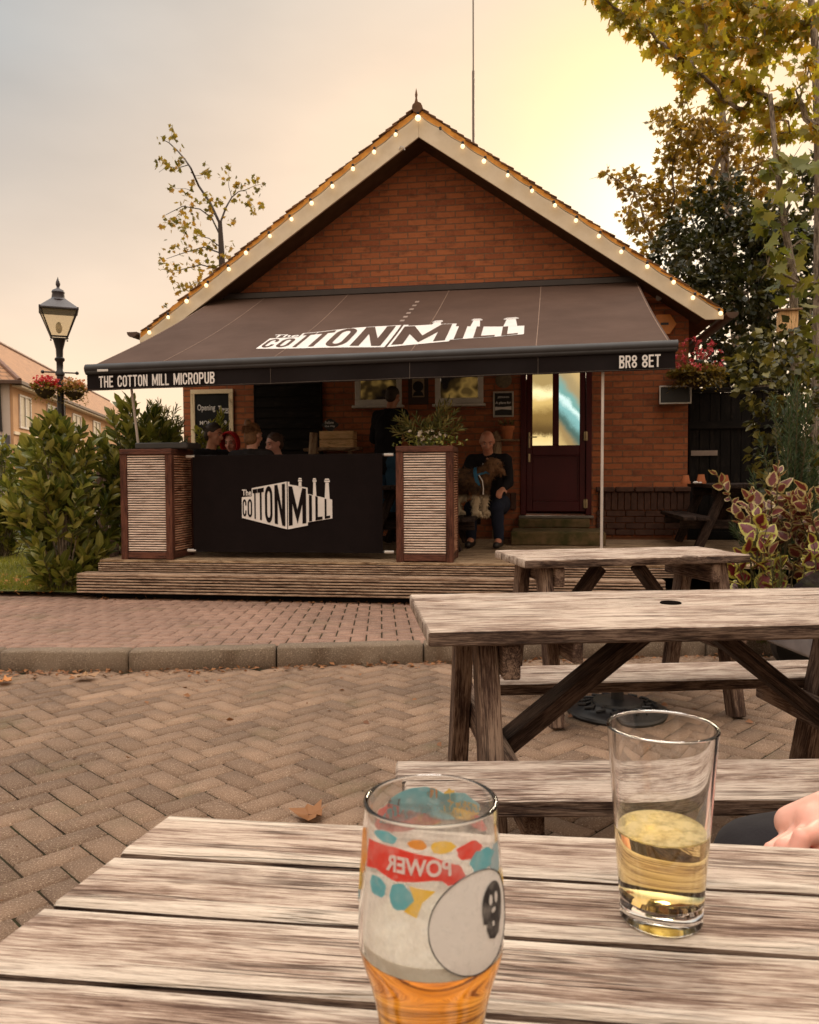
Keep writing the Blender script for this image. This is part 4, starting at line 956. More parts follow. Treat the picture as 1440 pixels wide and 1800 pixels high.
# table in the foreground
ft = picnic('picnic_table', 'weathered slatted picnic table in the foreground carrying the two beer glasses', (.426, .469, 0), R(-7.4), 1.5, .70, 7, skew=.14, th=.04, bo=.62, hole=False, nbb=2, gap=.0095, mt=M_TABLE_F)
picnic('picnic_table', 'middle weathered picnic table with a parasol hole in its top', (.78, 2.375, 0), R(4.2), 1.52, .64, 4, bo=.44, bw=.25, nbb=2, hole=True, bench_fix=(-.06, -.17), gap=.004, th=.04)
picnic('picnic_table', 'farthest and shortest weathered picnic table just below the deck', (1.03, 4.03, 0), R(10), 1.12, .50, 4, bo=.36, bw=.22, nbb=2, gap=.003, th=.038, inset=.12)
# dark tables on the deck
def dark_table(label, u, v, rz, L=1.5):
    return picnic('picnic_table', label, B(u, v, .37), -TH + rz, L, .66, 5, H=.67, hb=.35, bo=.50, bw=.26, nbb=2, mt=M_DARKT, mf=M_DARKT, group='dark picnic tables on the deck', inset=.2)
dark_table('dark stained picnic table with three upturned terracotta pots beside the black gate', 3.62, -.95, R(90))
dark_table('dark stained picnic table behind the right planter with the dog on its bench', .32, -1.35, R(90))
dark_table('dark stained picnic table behind the barrier with four people round it', -1.45, -1.55, R(2), 1.2)
# parasol base
m = MB(); m.lathe([(.001, .0), (.235, 0), (.24, .012), (.235, .022), (.20, .03), (.195, .036), (.12, .05), (.115, .062), (.03, .07), (.028, .20), (.020, .20), (.02, .08), (.001, .08)], 48)
for i in range(16):
    a = 2 * math.pi * i / 16; m.tube([(.13 * math.cos(a), .13 * math.sin(a), .052), (.16 * math.cos(a + .18), .16 * math.sin(a + .18), .052), (.185 * math.cos(a), .185 * math.sin(a), .044)], .007, 6)
o = m.build('parasol_base', M_BLACK, smooth=40); o.location = (.985, 3.86, .0); tag(o, 'round black cast iron parasol base with scroll pattern on the paving', 'parasol base')
# upturned pots on dark table
zt = .37 + .67
for (u, v, r_, h_, lab) in ((3.14, -.95, .05, .09, 'upturned terracotta pot nearest the table corner on the dark table'), (3.29, -1.0, .052, .098, 'middle upturned terracotta pot beside small shells on the dark table'), (3.545, -.92, .055, .09, 'upturned terracotta pot standing apart on the dark table')):
    pot('upturned_pot', lab, B(u, v, zt), r_, h_, True, 'upturned terracotta pots')
m = MB(); m.sphere((0, 0, .012), (.03, .02, .014)); m.sphere((.05, .01, .01), (.02, .015, .01)); o = m.build('shells', M_WHITE, smooth=80); o.location = B(3.22, -1.08, zt); tag(o, 'two small pale shells lying between the upturned pots', 'shells')

# ================================================================== GLASSES
M_GLASS = glassmat('clear_glass', (1, 1, 1), 1.47)
def beermat(name, col, dens):
    t = NT(name); p = t.bsdf((1, 1, 1), .0, None, IOR=1.34, Transmission_Weight=1.0)
    t.done(p); va = t.n('ShaderNodeVolumeAbsorption'); va.inputs['Color'].default_value = (*col, 1); va.inputs['Density'].default_value = dens
    t.l(va.outputs[0], t.out.inputs[1]); return t.m
M_BEER = beermat('amber_beer', (1.0, .74, .0), 44)
M_CIDER = beermat('pale_gold_beer', (.98, .82, .22), 20)
def prof_at(prof, z):
    for (r0, z0), (r1, z1) in zip(prof, prof[1:]):
        if z0 <= z <= z1: return r0 + (r1 - r0) * (z - z0) / (z1 - z0)
    return prof[-1][0]
def smoothprof(pts, n=60):
    out = []; zs = [p[1] for p in pts]; rs = [p[0] for p in pts]
    for i in range(n + 1):
        z = zs[0] + (zs[-1] - zs[0]) * i / n; k = max(j for j in range(len(zs) - 1) if zs[j] <= z + 1e-9)
        m_ = []
        for j in range(len(zs)):
            a, b = max(j - 1, 0), min(j + 1, len(zs) - 1); m_.append((rs[b] - rs[a]) / (zs[b] - zs[a]))
        h = zs[k + 1] - zs[k]; t_ = (z - zs[k]) / h
        out.append(((2 * t_**3 - 3 * t_**2 + 1) * rs[k] + (t_**3 - 2 * t_**2 + t_) * h * m_[k] + (-2 * t_**3 + 3 * t_**2) * rs[k + 1] + (t_**3 - t_**2) * h * m_[k + 1], z))
    return out
def glass(name, label, loc, outer, wall_t, base_t, level, mb_, seg=64):
    t_ = empty(name, loc, 0, label, 'glass')
    o_ = smoothprof(outer); H = o_[-1][1]
    inner = [(max(prof_at(o_, z) - wall_t, .001), z) for _, z in o_ if z > base_t]
    prof = [(.001, .004), (o_[0][0] - .006, .003), (o_[0][0] - .003, 0)] + o_ + [(o_[-1][0] - wall_t * .5 + wall_t * .62 * math.cos(a_), H + wall_t * .62 * math.sin(a_)) for a_ in [math.pi * i / 8 for i in range(9)]] + inner[::-1][0:] + [(inner[0][0] * .96, base_t), (.001, base_t)]
    m = MB(); m.lathe(prof, seg); m.build('glass_body', M_GLASS, t_, smooth=60)
    liq = [(.001, base_t + .0001), (inner[0][0] * .96, base_t + .0001)] + [(r + .0003, z) for r, z in inner if z < level] + [(prof_at(inner, level) + .0003, level), (.001, level)]
    m = MB(); m.lathe(liq, seg); m.build('beer', mb_, t_, smooth=60)
    return t_, o_, inner
# plain pint on the right
g2, go2, gi2 = glass('pint_glass', 'plain straight pint glass half full of pale gold beer', (.2148, .69, .7515), [(.0345, 0), (.0355, .02), (.0385, .06), (.0415, .10), (.0440, .135), (.0462, .164)], .0028, .018, .076, M_CIDER)
m = MB(); r_ = prof_at(gi2, .076); m.lathe([(.001, .0766), (r_ * .97, .0766), (r_ + .0002, .0775), (r_ + .0003, .0762), (r_ * .97, .0762), (.001, .0762)], 48)
t = NT('bubble_film'); bz = t.noise(t.coord('Object'), 110, 4, .6); tr = t.n('ShaderNodeBsdfTransparent'); tr.inputs[0].default_value = (1, .93, .66, 1); mx = t.n('ShaderNodeMixShader'); t.l(t.ramp(bz, [(.40, .30), (.60, .62)]), mx.inputs[0]); t.l(tr.outputs[0], mx.inputs[1]); t.l(t.bsdf((.92, .74, .36), .5, t.bump(bz, .4, .001)), mx.inputs[2])
m.build('bubbles', t.done(mx.outputs[0]), g2, smooth=60)
# printed tulip glass on the left
g1, go1, gi1 = glass('beer_glass', 'printed curvy beer glass one third full of amber beer with coloured patterns', (.0125, .512, .7515), [(.0325, 0), (.0335, .015), (.0345, .035), (.0395, .058), (.0455, .078), (.0465, .095), (.0455, .12), (.0435, .15), (.0425, .173)], .0025, 0.014, .082, M_BEER)
m = MB(); r_ = prof_at(gi1, .082); m.lathe([(.001, .0822), (r_ + .0002, .0822), (r_ + .0003, .0905), (r_ * .95, .0885), (r_ * .85, .0850), (.001, .0840)], 48)
m.build('foam', plain('beer_foam', (.86, .80, .68), (.74, .66, .52), scale=60, rough=.8, bump=.6, bscale=300, bdist=.002), g1, smooth=60)
# foam film on the inside of the tulip glass
t = NT('foam_film'); co = t.coord('Object', (1, 1, .8)); nz = t.noise(co, 38, 7, .7); bu = t.noise(co, 260, 3, .7)
sp = t.n('ShaderNodeSeparateXYZ'); t.l(t.coord('Object'), sp.inputs[0])
hgt = t.ramp(sp.outputs[2], [(.084, 1.), (.12, .85), (.15, .40), (.165, .08)])
al = t.math('MULTIPLY', t.ramp(t.math('ADD', t.math('MULTIPLY', nz, .7), t.math('MULTIPLY', bu, .3)), [(.36, .35), (.62, 1.)]), hgt)
tr = t.n('ShaderNodeBsdfTransparent'); mx = t.n('ShaderNodeMixShader'); t.l(t.math('MULTIPLY', al, .92), mx.inputs[0]); t.l(tr.outputs[0], mx.inputs[1]); fm = t.n('ShaderNodeMixShader'); fm.inputs[0].default_value = .5; tl = t.n('ShaderNodeBsdfTranslucent'); tl.inputs[0].default_value = (.95, .88, .80, 1); t.l(t.bsdf((.97, .92, .87), .7), fm.inputs[1]); t.l(tl.outputs[0], fm.inputs[2]); t.l(fm.outputs[0], mx.inputs[2])
M_FILM = t.done(mx.outputs[0])
m = MB(); m.lathe([(prof_at(gi1, z) - .0004, z) for z in np.linspace(.0855, .168, 24)], 64); m.f = [f for f in m.f if len(f) == 4]; m.m = m.m[:len(m.f)]
m.build('foam_film', M_FILM, g1, smooth=80)
def decal(name, pts, mat, parent, off=.0004, prof=go1):
    """pts: (angle in degrees, height) polygon wrapped on the glass; 0 faces the viewer, positive to the right"""
    mb = MB(); mb.add([(a * .1, z * 100, 0) for a, z in pts], [tuple(range(len(pts)))]); mb = subdiv(mb, .8); out = []
    for (x, y, _) in mb.v: a = R(x * 10 - 90); z = y / 100; r = prof_at(prof, z) + off; out.append((r * math.cos(a), r * math.sin(a), z))
    mb.v = out; mb.g = out; return mb.build(name, mat, parent, recalc=False)
def ink(name, c):
    if name in MATS: return MATS[name]
    t = NT(name); nz = t.noise(t.coord('Object'), 160, 5, .7); nb = t.noise(t.coord('Object'), 45, 3, .6)
    tr = t.n('ShaderNodeBsdfTransparent'); tl = t.n('ShaderNodeBsdfTranslucent'); tl.inputs[0].default_value = (*c, 1); m1 = t.n('ShaderNodeMixShader'); m1.inputs[0].default_value = .25 if max(c) > .1 else 0
    t.l(t.bsdf(t.mix(t.ramp(nb, [(.5, 0.), (.75, .35)]), c, (.75, .68, .62)), .5), m1.inputs[1]); t.l(tl.outputs[0], m1.inputs[2])
    m2 = t.n('ShaderNodeMixShader'); t.l(t.ramp(nz, [(.32, .78), (.50, .99)]), m2.inputs[0]); t.l(tr.outputs[0], m2.inputs[1]); t.l(m1.outputs[0], m2.inputs[2]); MATS[name] = t.done(m2.outputs[0]); return MATS[name]
RED, TEAL, YEL, WHT, INK, ORG = ink('red_print', (.75, .05, .03)), ink('teal_print', (.12, .42, .48)), ink('yellow_print', (.85, .52, .04)), ink('white_print', (.78, .73, .69)), ink('black_print', (.01, .008, .01)), ink('orange_print', (.78, .30, .05))
rr = random.Random(12)
def blob(a, z, ra, rz, n=14, jag=.2): return [(a + ra * math.cos(2 * math.pi * i / n) * (1 + rr.uniform(-jag, jag)), z + rz * math.sin(2 * math.pi * i / n) * (1 + rr.uniform(-jag, jag))) for i in range(n)]
decal('red_patch', [(-62, .158), (-30, .160), (0, .157), (22, .150), (28, .141), (0, .143), (-30, .140), (-50, .143), (-64, .140)], RED, g1)
decal('teal_patch', blob(-25, .131, 11, .008), TEAL, g1, .0005); decal('yellow_patch', [(-18, .139), (2, .137), (-8, .130), (-12, .121), (-22, .124), (-14, .131)], YEL, g1, .0006)
decal('teal_patch', blob(44, .150, 14, .007), TEAL, g1, .0005); decal('teal_patch', blob(-48, .133, 10, .006), TEAL, g1, .0004); decal('blue_grey_patch', blob(62, .145, 10, .010), ink('blue_grey_print', (.30, .42, .46)), g1, .0003); decal('red_patch', blob(30, .158, 12, .005), RED, g1, .0004); decal('yellow_patch', blob(8, .162, 10, .0035), YEL, g1, .0004); decal('orange_patch', blob(-12, .1635, 8, .003), ORG, g1, .0004); decal('teal_patch', blob(-40, .164, 12, .0035), TEAL, g1, .0004); decal('teal_patch', blob(-92, .112, 6, .005), TEAL, g1, .0005); decal('yellow_patch', blob(80, .122, 6, .010), YEL, g1); decal('orange_patch', blob(-74, .146, 9, .016), ORG, g1, .0003)
decal('yellow_patch', blob(-84, .128, 7, .010), YEL, g1); decal('red_patch', blob(14, .146, 9, .006), RED, g1, .0007)
# print on the far side, seen through the open top
for a, z, ra, rz, mm, nm in ((190, .158, 30, .008, TEAL, 'teal_patch'), (225, .150, 16, .008, RED, 'red_patch'), (150, .151, 20, .006, YEL, 'yellow_patch'), (198, .142, 26, .006, RED, 'red_patch'), (150, .157, 22, .006, TEAL, 'teal_patch'), (205, .149, 26, .006, TEAL, 'teal_patch'), (170, .148, 20, .005, TEAL, 'teal_patch'), (213, .146, 20, .0055, RED, 'red_patch'), (176, .161, 6, .004, ORG, 'orange_patch'), (140, .155, 14, .004, YEL, 'yellow_patch'), (160, .160, 6, .005, YEL, 'yellow_patch'), (182, .142, 12, .004, YEL, 'yellow_patch'), (128, .147, 12, .005, RED, 'red_patch'), (215, .157, 8, .004, INK, 'black_patch')):
    decal(nm, blob(a, z, ra, rz), mm, g1, .0003)
# round white label with a black emblem
lab = [(36 + 39 * math.cos(2 * math.pi * i / 40), .114 + .030 * math.sin(2 * math.pi * i / 40)) for i in range(40)]
lo = decal('white_label', lab, WHT, g1, .0009)
ri = MB(); pts = []
for i in range(81): a = 36 + 39.5 * math.cos(2 * math.pi * i / 80); z = .114 + .0304 * math.sin(2 * math.pi * i / 80); r_ = prof_at(go1, z) + .001; pts.append((r_ * math.cos(R(a - 90)), r_ * math.sin(R(a - 90)), z))
ri.tube(pts, .0004, 6); ri.build('label_rim', INK, lo)
decal('black_emblem', [(52 + 13 * math.cos(t_), .121 + .0135 * math.sin(t_)) for t_ in [2 * math.pi * i / 24 for i in range(13)]] + [(40, .112), (44, .111), (43, .108), (46, .102), (52, .100), (58, .102), (60, .107), (63, .111), (64, .116)], INK, lo, .0014)
for a, z, x, y in ((48, .1245, 2.2, .003), (55, .1245, 2.0, .0035), (51, .118, 3, .0016), (50, .110, 1.6, .0016)): decal('emblem_mark', blob(a, z, x, y, 8), WHT, lo, .0019)
# mirrored lettering on the red band
def wrap_text(s, a0, a1, z0, z1, mat, parent, off, bold=.03):
    mb = MB()
    text(mb, s, lambda a, b: ((a1 + (a0 - a1) * a) * .1, (z0 + (z1 - z0) * b) * 100, 0), bold); mb = subdiv(mb, .6); out = []
    for (x, y, _) in mb.v: an = R(x * 10 - 90); z = y / 100; r_ = prof_at(go1, z) + off; out.append((r_ * math.cos(an), r_ * math.sin(an), z))
    mb.v = out; mb.g = out; return mb.build('band_lettering', mat, parent, recalc=False)
wrap_text('POWER', -38, 14, .1455, .1555, WHT, g1, .0011)

# ================================================================== STREET LAMP with baskets
LX, LY = -5.50, 13.0
lp = empty('street_lamp', (LX, LY, 0), R(24), 'black Victorian street lamp with a four sided glass lantern', 'street lamp')
m = MB(); m.lathe([(.16, 0), (.16, .25), (.12, .3), (.09, .8), (.075, .9), (.062, 1.0), (.055, 2.3), (.05, 2.55), (.05, 2.74), (.07, 2.76), (.07, 2.80), (.05, 2.83), (.05, 2.96), (.075, 2.99), (.075, 3.02), (.05, 3.04), (.055, 3.16), (.09, 3.30), (.10, 3.33)], 20); m.build('column', M_BLACK, lp, smooth=40)
m = MB(); m.tube([(-.24, 0, 2.80), (.24, 0, 2.80)], .012, 8); m.sphere((-.25, 0, 2.80), .028); m.sphere((.25, 0, 2.80), .028); m.build('ladder_bar', M_BLACK, lp, smooth=60)
m = MB(); b_, tp_, z0, z1 = .115, .265, 3.35, 3.76
cor = [(-1, -1), (1, -1), (1, 1), (-1, 1)]
for i, (x, y) in enumerate(cor):
    m.tube([(x * b_, y * b_, z0), (x * tp_, y * tp_, z1)], .011, 6); x2, y2 = cor[(i + 1) % 4]
    m.tube([(x * b_, y * b_, z0), (x2 * b_, y2 * b_, z0)], .014, 6); m.tube([(x * tp_, y * tp_, z1), (x2 * tp_, y2 * tp_, z1)], .017, 6); m.sphere((x * b_ * 1.05, y * b_ * 1.05, z0 - .03), .014); m.sphere((x * (tp_ + .008), y * (tp_ + .008), z1 + .02), .014)
lf_ = m.build('lantern_frame', M_BLACK, lp, smooth=40)
t = NT('lantern_glass'); tr = t.n('ShaderNodeBsdfTransparent'); tr.inputs[0].default_value = (.93, .86, .72, 1); mx = t.n('ShaderNodeMixShader'); mx.inputs[0].default_value = .25; t.l(tr.outputs[0], mx.inputs[1]); t.l(t.bsdf((.8, .72, .55), .15), mx.inputs[2]); M_LG = t.done(mx.outputs[0])
for i in range(4):
    (x, y), (x2, y2) = cor[i], cor[(i + 1) % 4]; m = MB(); m.add([(x * b_, y * b_, z0), (x2 * b_, y2 * b_, z0), (x2 * tp_, y2 * tp_, z1), (x * tp_, y * tp_, z1)], [(0, 1, 2, 3)]); m.build('pane', M_LG, lf_, recalc=False)
m = MB(); k = .285
for i in range(4):
    (x, y), (x2, y2) = cor[i], cor[(i + 1) % 4]; m.add([(x * k, y * k, 3.775), (x2 * k, y2 * k, 3.775), (x2 * .11, y2 * .11, 3.93), (x * .11, y * .11, 3.93), (x * k, y * k, 3.755), (x2 * k, y2 * k, 3.755)], [(0, 1, 2, 3), (4, 5, 1, 0)])
m.lathe([(.13, 3.90), (.14, 3.925), (.10, 3.96), (.09, 4.03), (.10, 4.05), (.085, 4.08), (.03, 4.11), (.02, 4.13), (.035, 4.17), (.03, 4.21), (.008, 4.27), (.001, 4.29)], 20); m.build('lantern_roof', plain('dark_grey_metal', (.05, .04, .045), rough=.35), lp, smooth=40)
m = MB(); m.sphere((0, 0, 3.50), (.05, .05, .09)); m.build('lamp_globe', plain('frosted_globe', (.7, .62, .45), rough=.3), lp, smooth=80)
FL_R = leafmat('red_petals', [(.45, .012, .02), (.62, .03, .045), (.75, .10, .12)], .4)
FL_RP = leafmat('pink_red_petals', [(.55, .02, .05), (.72, .09, .13), (.80, .25, .26)], .4)
LF_OL = leafmat('olive_basket_leaves', [(.10, .08, .015), (.22, .16, .03), (.34, .22, .05)], .4)
LF_PALE = leafmat('pale_petals', [(.60, .52, .42), (.7, .6, .5)], .4)
def basket(label, loc, r_, fr, seed, petals=FL_R, nleaf=500, npet=160, up=.16, name='hanging_basket', stems=True, drop=.22):
    t_ = empty(name, loc, 0, label, 'hanging basket')
    m = MB(); m.lathe([(.02, -r_ * .85), (r_ * .6, -r_ * .66), (r_ * .92, -r_ * .25), (r_, 0), (r_ * .9, .0), (.01, -.02)], 20); m.build('bowl', plain('dark_basket_liner', (.04, .03, .02), (.07, .05, .03), rough=.9, bump=.6, bscale=50), t_, smooth=60)
    r = np.random.RandomState(seed)
    q = r.normal(size=(nleaf, 3)); q /= np.linalg.norm(q, axis=1, keepdims=True); q[:, 2] = np.abs(q[:, 2]) * .6 - (r.uniform(0, 1, nleaf) < .35) * r.uniform(0, 1.1, nleaf)
    P = q * np.array([fr, fr, drop]) * r.uniform(.6, 1.05, (nleaf, 1)); D = q + r.normal(size=q.shape) * .5
    leaves('leaves', P, D, .055, .7, T_SMALL, LF_OL, t_, seed)
    q = r.normal(size=(npet, 3)); q /= np.linalg.norm(q, axis=1, keepdims=True); q[:, 2] = np.abs(q[:, 2])
    cen = q * np.array([fr * .95, fr * .95, up]) * r.uniform(.7, 1.2, (npet, 1)) + np.array([0, 0, .04])
    k = 6; P = np.repeat(cen, k, 0) + r.normal(size=(npet * k, 3)) * .008; D = r.normal(size=(npet * k, 3))
    leaves('flowers', P, D, .034, .8, T_SMALL, petals, t_, seed + 1)
    m = MB()
    for c_ in cen[:40]: m.tube([(c_[0] * .3, c_[1] * .3, 0), tuple(c_ * .7 + np.array([0, 0, .02])), tuple(c_)], .0018, 4)
    m.build('stems', plain('green_stem', (.12, .12, .03)), t_)
    return t_
basket('hanging basket of bright red flowers on the near side of the street lamp', (LX - .14, LY - .22, 2.50), .155, .21, 21, npet=110, nleaf=420)
basket('hanging basket of fading pink and orange flowers on the right of the street lamp', (LX + .21, LY + .02, 2.49), .15, .20, 25, leafmat('fading_petals', [(.60, .16, .08), (.55, .30, .12), (.70, .35, .22)], .4), 420, 80)
# the basket on the pub wall
hb = basket('large wall basket of red flowers with trailing foliage above the black wall box', B(3.36, -.34, 2.26), .17, .30, 31, FL_RP, 1500, 75, .34, name='wall_basket', drop=.16)
m = MB(); m.tube([(.0, .33, .30), (0, .05, .38), (0, 0, .1)], .008, 6); m.build('bracket', M_BLACK, hb)
hb.rotation_euler = (0, 0, -TH)

# ================================================================== HOUSES ON THE LEFT
M_RENDER = plain('peach_render', (.60, .36, .20), (.52, .31, .18), scale=1.5, rough=.9, bump=.3, bscale=14)
M_RENDER2 = plain('pale_render', (.58, .48, .42), (.52, .43, .37), scale=1.5, rough=.9)
t = NT('clay_tile_roof'); o = t.coord('Object'); b = t.n('ShaderNodeTexBrick'); sp = t.n('ShaderNodeSeparateXYZ'); t.l(o, sp.inputs[0]); cb_ = t.n('ShaderNodeCombineXYZ'); t.l(t.math('ADD', sp.outputs[0], sp.outputs[1]), cb_.inputs[0]); t.l(sp.outputs[2], cb_.inputs[1]); t.l(cb_.outputs[0], b.inputs['Vector'])
b.inputs['Scale'].default_value = 1; b.inputs['Brick Width'].default_value = .3; b.inputs['Row Height'].default_value = .17; b.inputs['Mortar Size'].default_value = .018
b.inputs['Color1'].default_value = (.46, .23, .12, 1); b.inputs['Color2'].default_value = (.32, .155, .085, 1); b.inputs['Mortar'].default_value = (.10, .05, .03, 1)
M_CLAY = t.done(t.bsdf(t.mix(.25, b.outputs['Color'], (.5, .33, .2)), .9, t.bump(b.outputs['Fac'], .6, .02)))
h = empty('terraced_house', (-15.4, 32, 0), R(10.7), 'peach rendered two storey house with hipped clay tile roof behind the lamp', 'house')
m = MB(); m.bx(-7, 0, 0.002, 40, 0, 4.95, 0); m.build('wall', M_RENDER, h)
m = MB(); m.bx(-7, -.10, -.06, -.0, 0, 4.9, 0); m.build('front_wall', M_RENDER2, h)
m = MB(); e, zE, zR = .35, 4.9, 7.75
m.add([(-7 - e, -e, zE), (e, -e, zE), (e, 40, zE), (-7 - e, 40, zE), (-3, 3.2, zR), (-3, 40, zR)], [(0, 1, 4), (1, 2, 5, 4), (3, 0, 4, 5), (2, 3, 5), (0, 3, 2, 1)])
rf_ = m.build('roof', M_CLAY, h)
m = MB(); m.tube([(e, -e, zE + .02), (-3, 3.2, zR + .03)], .10, 8); m.tube([(-3, 3.2, zR + .03), (-3, 40, zR + .03)], .1, 8); m.build('ridge_tiles', plain('ridge_brown', (.22, .11, .07)), rf_)
m = MB(); m.bx(-7, e + .1, -e - .08, -e, zE - .12, zE + .02, .01); m.bx(e, e + .08, -e, 40, zE - .12, zE + .02, .01); m.build('gutter', plain('brown_gutter', (1, 1, 1)), h)
m = MB(); m.bx(.0, e, -.05, 40, zE - .2, zE - .13, 0); m.bx(.003, .06, 0, 40, 2.86, 2.98, 0); m.build('cream_trim', M_CREAM, h)
m = MB(); m.tube([(-.45, -.16, 4.85), (-.42, -.12, 2.95)], .05, 8); m.tube([(.06, 8.6, 4.8), (.06, 8.6, .2)], .05, 8); m.build('downpipe', M_BLACK, h)
for y0, y1 in ((.8, 2.5), (5.3, 7.3), (10.5, 12.6), (16, 18.2)):
    m = MB(); 
    for a, b2, c, d_ in ((y0, y1, 3.15, 3.22), (y0, y1, 4.43, 4.5), (y0, y0 + .08, 3.221, 4.429), (y1 - .08, y1, 3.221, 4.429), ((y0 + y1) / 2 - .04, (y0 + y1) / 2 + .04, 3.221, 4.429)): m.bx(.002, .06, a, b2, c, d_, 0)
    wo = m.build('window', M_WHITE, h); m = MB(); m.bx(.002, .02, y0 + .08, y1 - .08, 3.22, 4.43, 0); m.build('pane', plain('curtained_glass', (.55, .47, .34), (.42, .35, .25), scale=2, rough=.25), wo)
m = MB(); m.bx(.003, .08, 3.4, 10, 0.2, 2.7, 0); m.build('shop_front', plain('cream_shop_front', (.66, .55, .33), (.60, .50, .30), scale=1), h)
m = MB(); m.bx(.0, .9, 3.4, 9.5, 1.95, 2.05, 0); m.build('shop_canopy', M_BLACK, h)
t_ = empty('shop_sign', (-15.4, 32, 0), R(10.7), 'dark grey shop sign with white capital letters at the left edge', 'sign')
m = MB(); m.bx(-3.4, -.12, -.16, -.065, 2.28, 2.82, .01); m.build('board', plain('sign_grey', (.10, .09, .10)), t_)
m = MB(); text(m, 'CHEF', rect_fn(-1.45, -.25, 2.36, 2.74, -.168), .06); m.build('letters', plain('pale_blue_letters', (.55, .72, .74)), t_)
t_ = empty('menu_sign', (-15.4, 32, 0), R(10.7), 'black menu sign with rows of white writing on the peach house', 'sign')
m = MB(); m.bx(.08, .13, .75, 3.2, 2.25, 2.83, .01); m.build('board', M_BLACK, t_)
m = MB()
for i, s_ in enumerate(('GREAT', 'FOOD AND', 'DRINKS', 'PARTY')): text(m, s_, (lambda a, b, i=i: (.137, .95 + 2.0 * a, 2.70 - .13 * i + .085 * b)), .03)
m.build('letters', plain('white_lettering', (1, 1, 1)), t_)
m = MB(); m.tube([(0, 0, 0), (0, 0, 3.2)], .03, 8); o = m.build('sign_post', M_BLACK); o.location = at(103, 838, 24); o.location.z = 0; tag(o, 'thin dark post standing behind the laurel hedge', 'post')

# ================================================================== PEOPLE AND DOG
def skin(name, c): 
    t = NT(name); n_ = t.noise(t.coord('Object'), 30, 4, .6); n2 = t.noise(t.coord('Object'), 6, 2, .5)
    cc = t.mix(t.ramp(n2, [(.4, 0.), (.65, .5)]), c, (min(1, c[0] * 1.12), c[1] * .78, c[2] * .75))
    return t.done(t.bsdf(cc, .5, t.bump(n_, .15, .002), Subsurface_Weight=.12, Subsurface_Radius=(.012, .005, .003), Subsurface_Scale=1.0))
SK = skin('fair_skin', (.62, .34, .24)); SK2 = skin('ruddy_skin', (.52, .25, .16)); SK3 = skin('pink_skin', (.72, .40, .31))
def fused(mb, name, mat, vox, parent=None, sm=4, crease=None):
    me = bpy.data.meshes.new('tmp'); me.from_pydata(mb.v, [], mb.f)
    bm = bmesh.new(); bm.from_mesh(me); bmesh.ops.remove_doubles(bm, verts=bm.verts, dist=1e-5); bmesh.ops.recalc_face_normals(bm, faces=bm.faces); bm.to_mesh(me); bm.free()
    o = bpy.data.objects.new('tmp', me); S.collection.objects.link(o)
    q = o.modifiers.new('r', 'REMESH'); q.mode = 'VOXEL'; q.voxel_size = vox; q.adaptivity = 0
    if sm: s_ = o.modifiers.new('s', 'SMOOTH'); s_.factor = .5; s_.iterations = sm
    bpy.context.view_layer.update()
    m2 = bpy.data.meshes.new_from_object(o.evaluated_get(bpy.context.evaluated_depsgraph_get()))
    bpy.data.objects.remove(o); bpy.data.meshes.remove(me)
    m2.name = name; m2.materials.clear(); m2.materials.append(mat); m2.shade_smooth()
    if crease:   # cloth folds
        n = len(m2.vertices); co = np.zeros(n * 3); m2.vertices.foreach_get('co', co); co = co.reshape(-1, 3); no = np.zeros(n * 3); m2.vertices.foreach_get('normal', no); no = no.reshape(-1, 3)
        w = np.sin(co[:, 2] * 46 + 5 * np.sin(co[:, 0] * 13) + 4 * np.sin(co[:, 1] * 11)) * .6 + np.sin(co[:, 2] * 23 - co[:, 0] * 31 + co[:, 1] * 17) * .4
        co += no * (w * crease)[:, None]; m2.vertices.foreach_set('co', co.ravel()); m2.update()
    o = bpy.data.objects.new(name, m2); S.collection.objects.link(o)
    if parent: o.parent = parent
    return o
def headrot(yaw, pitch, roll=0): return Matrix.Rotation(R(yaw), 3, 'Z') @ Matrix.Rotation(R(-pitch), 3, 'X') @ Matrix.Rotation(R(roll), 3, 'Y')
def head_into(mb, c, rot, s=1.0):
    """face looks along -y before rotation"""
    P = lambda x, y, z: c + rot @ V((x * s, y * s, z * s))
    mb.sphere(P(0, .012, .025), (.074 * s, .092 * s, .088 * s), 20, 14, rot=rot); mb.sphere(P(0, -.012, -.03), (.062 * s, .075 * s, .085 * s), 18, 12, rot=rot)
    mb.sphere(P(0, -.055, -.085), (.032 * s, .030 * s, .026 * s), 12, 8, rot=rot)
    mb.cap(P(0, -.085, .015), .009 * s, P(0, -.104, -.022), .0145 * s); mb.sphere(P(-.012, -.092, -.026), .0095 * s, 8, 6); mb.sphere(P(.012, -.092, -.026), .0095 * s, 8, 6)
    for x in (-1, 1):
        mb.cap(P(x * .015, -.078, .030), .011 * s, P(x * .045, -.066, .030), .010 * s); mb.sphere(P(x * .04, -.062, -.025), (.022 * s, .018 * s, .02 * s), 10, 8)
        mb.sphere(P(x * .076, .012, -.005), (.010 * s, .020 * s, .032 * s), 10, 8, rot=rot)
    mb.cap(P(-.02, -.083, -.057), .0085 * s, P(.02, -.083, -.057), .0085 * s)
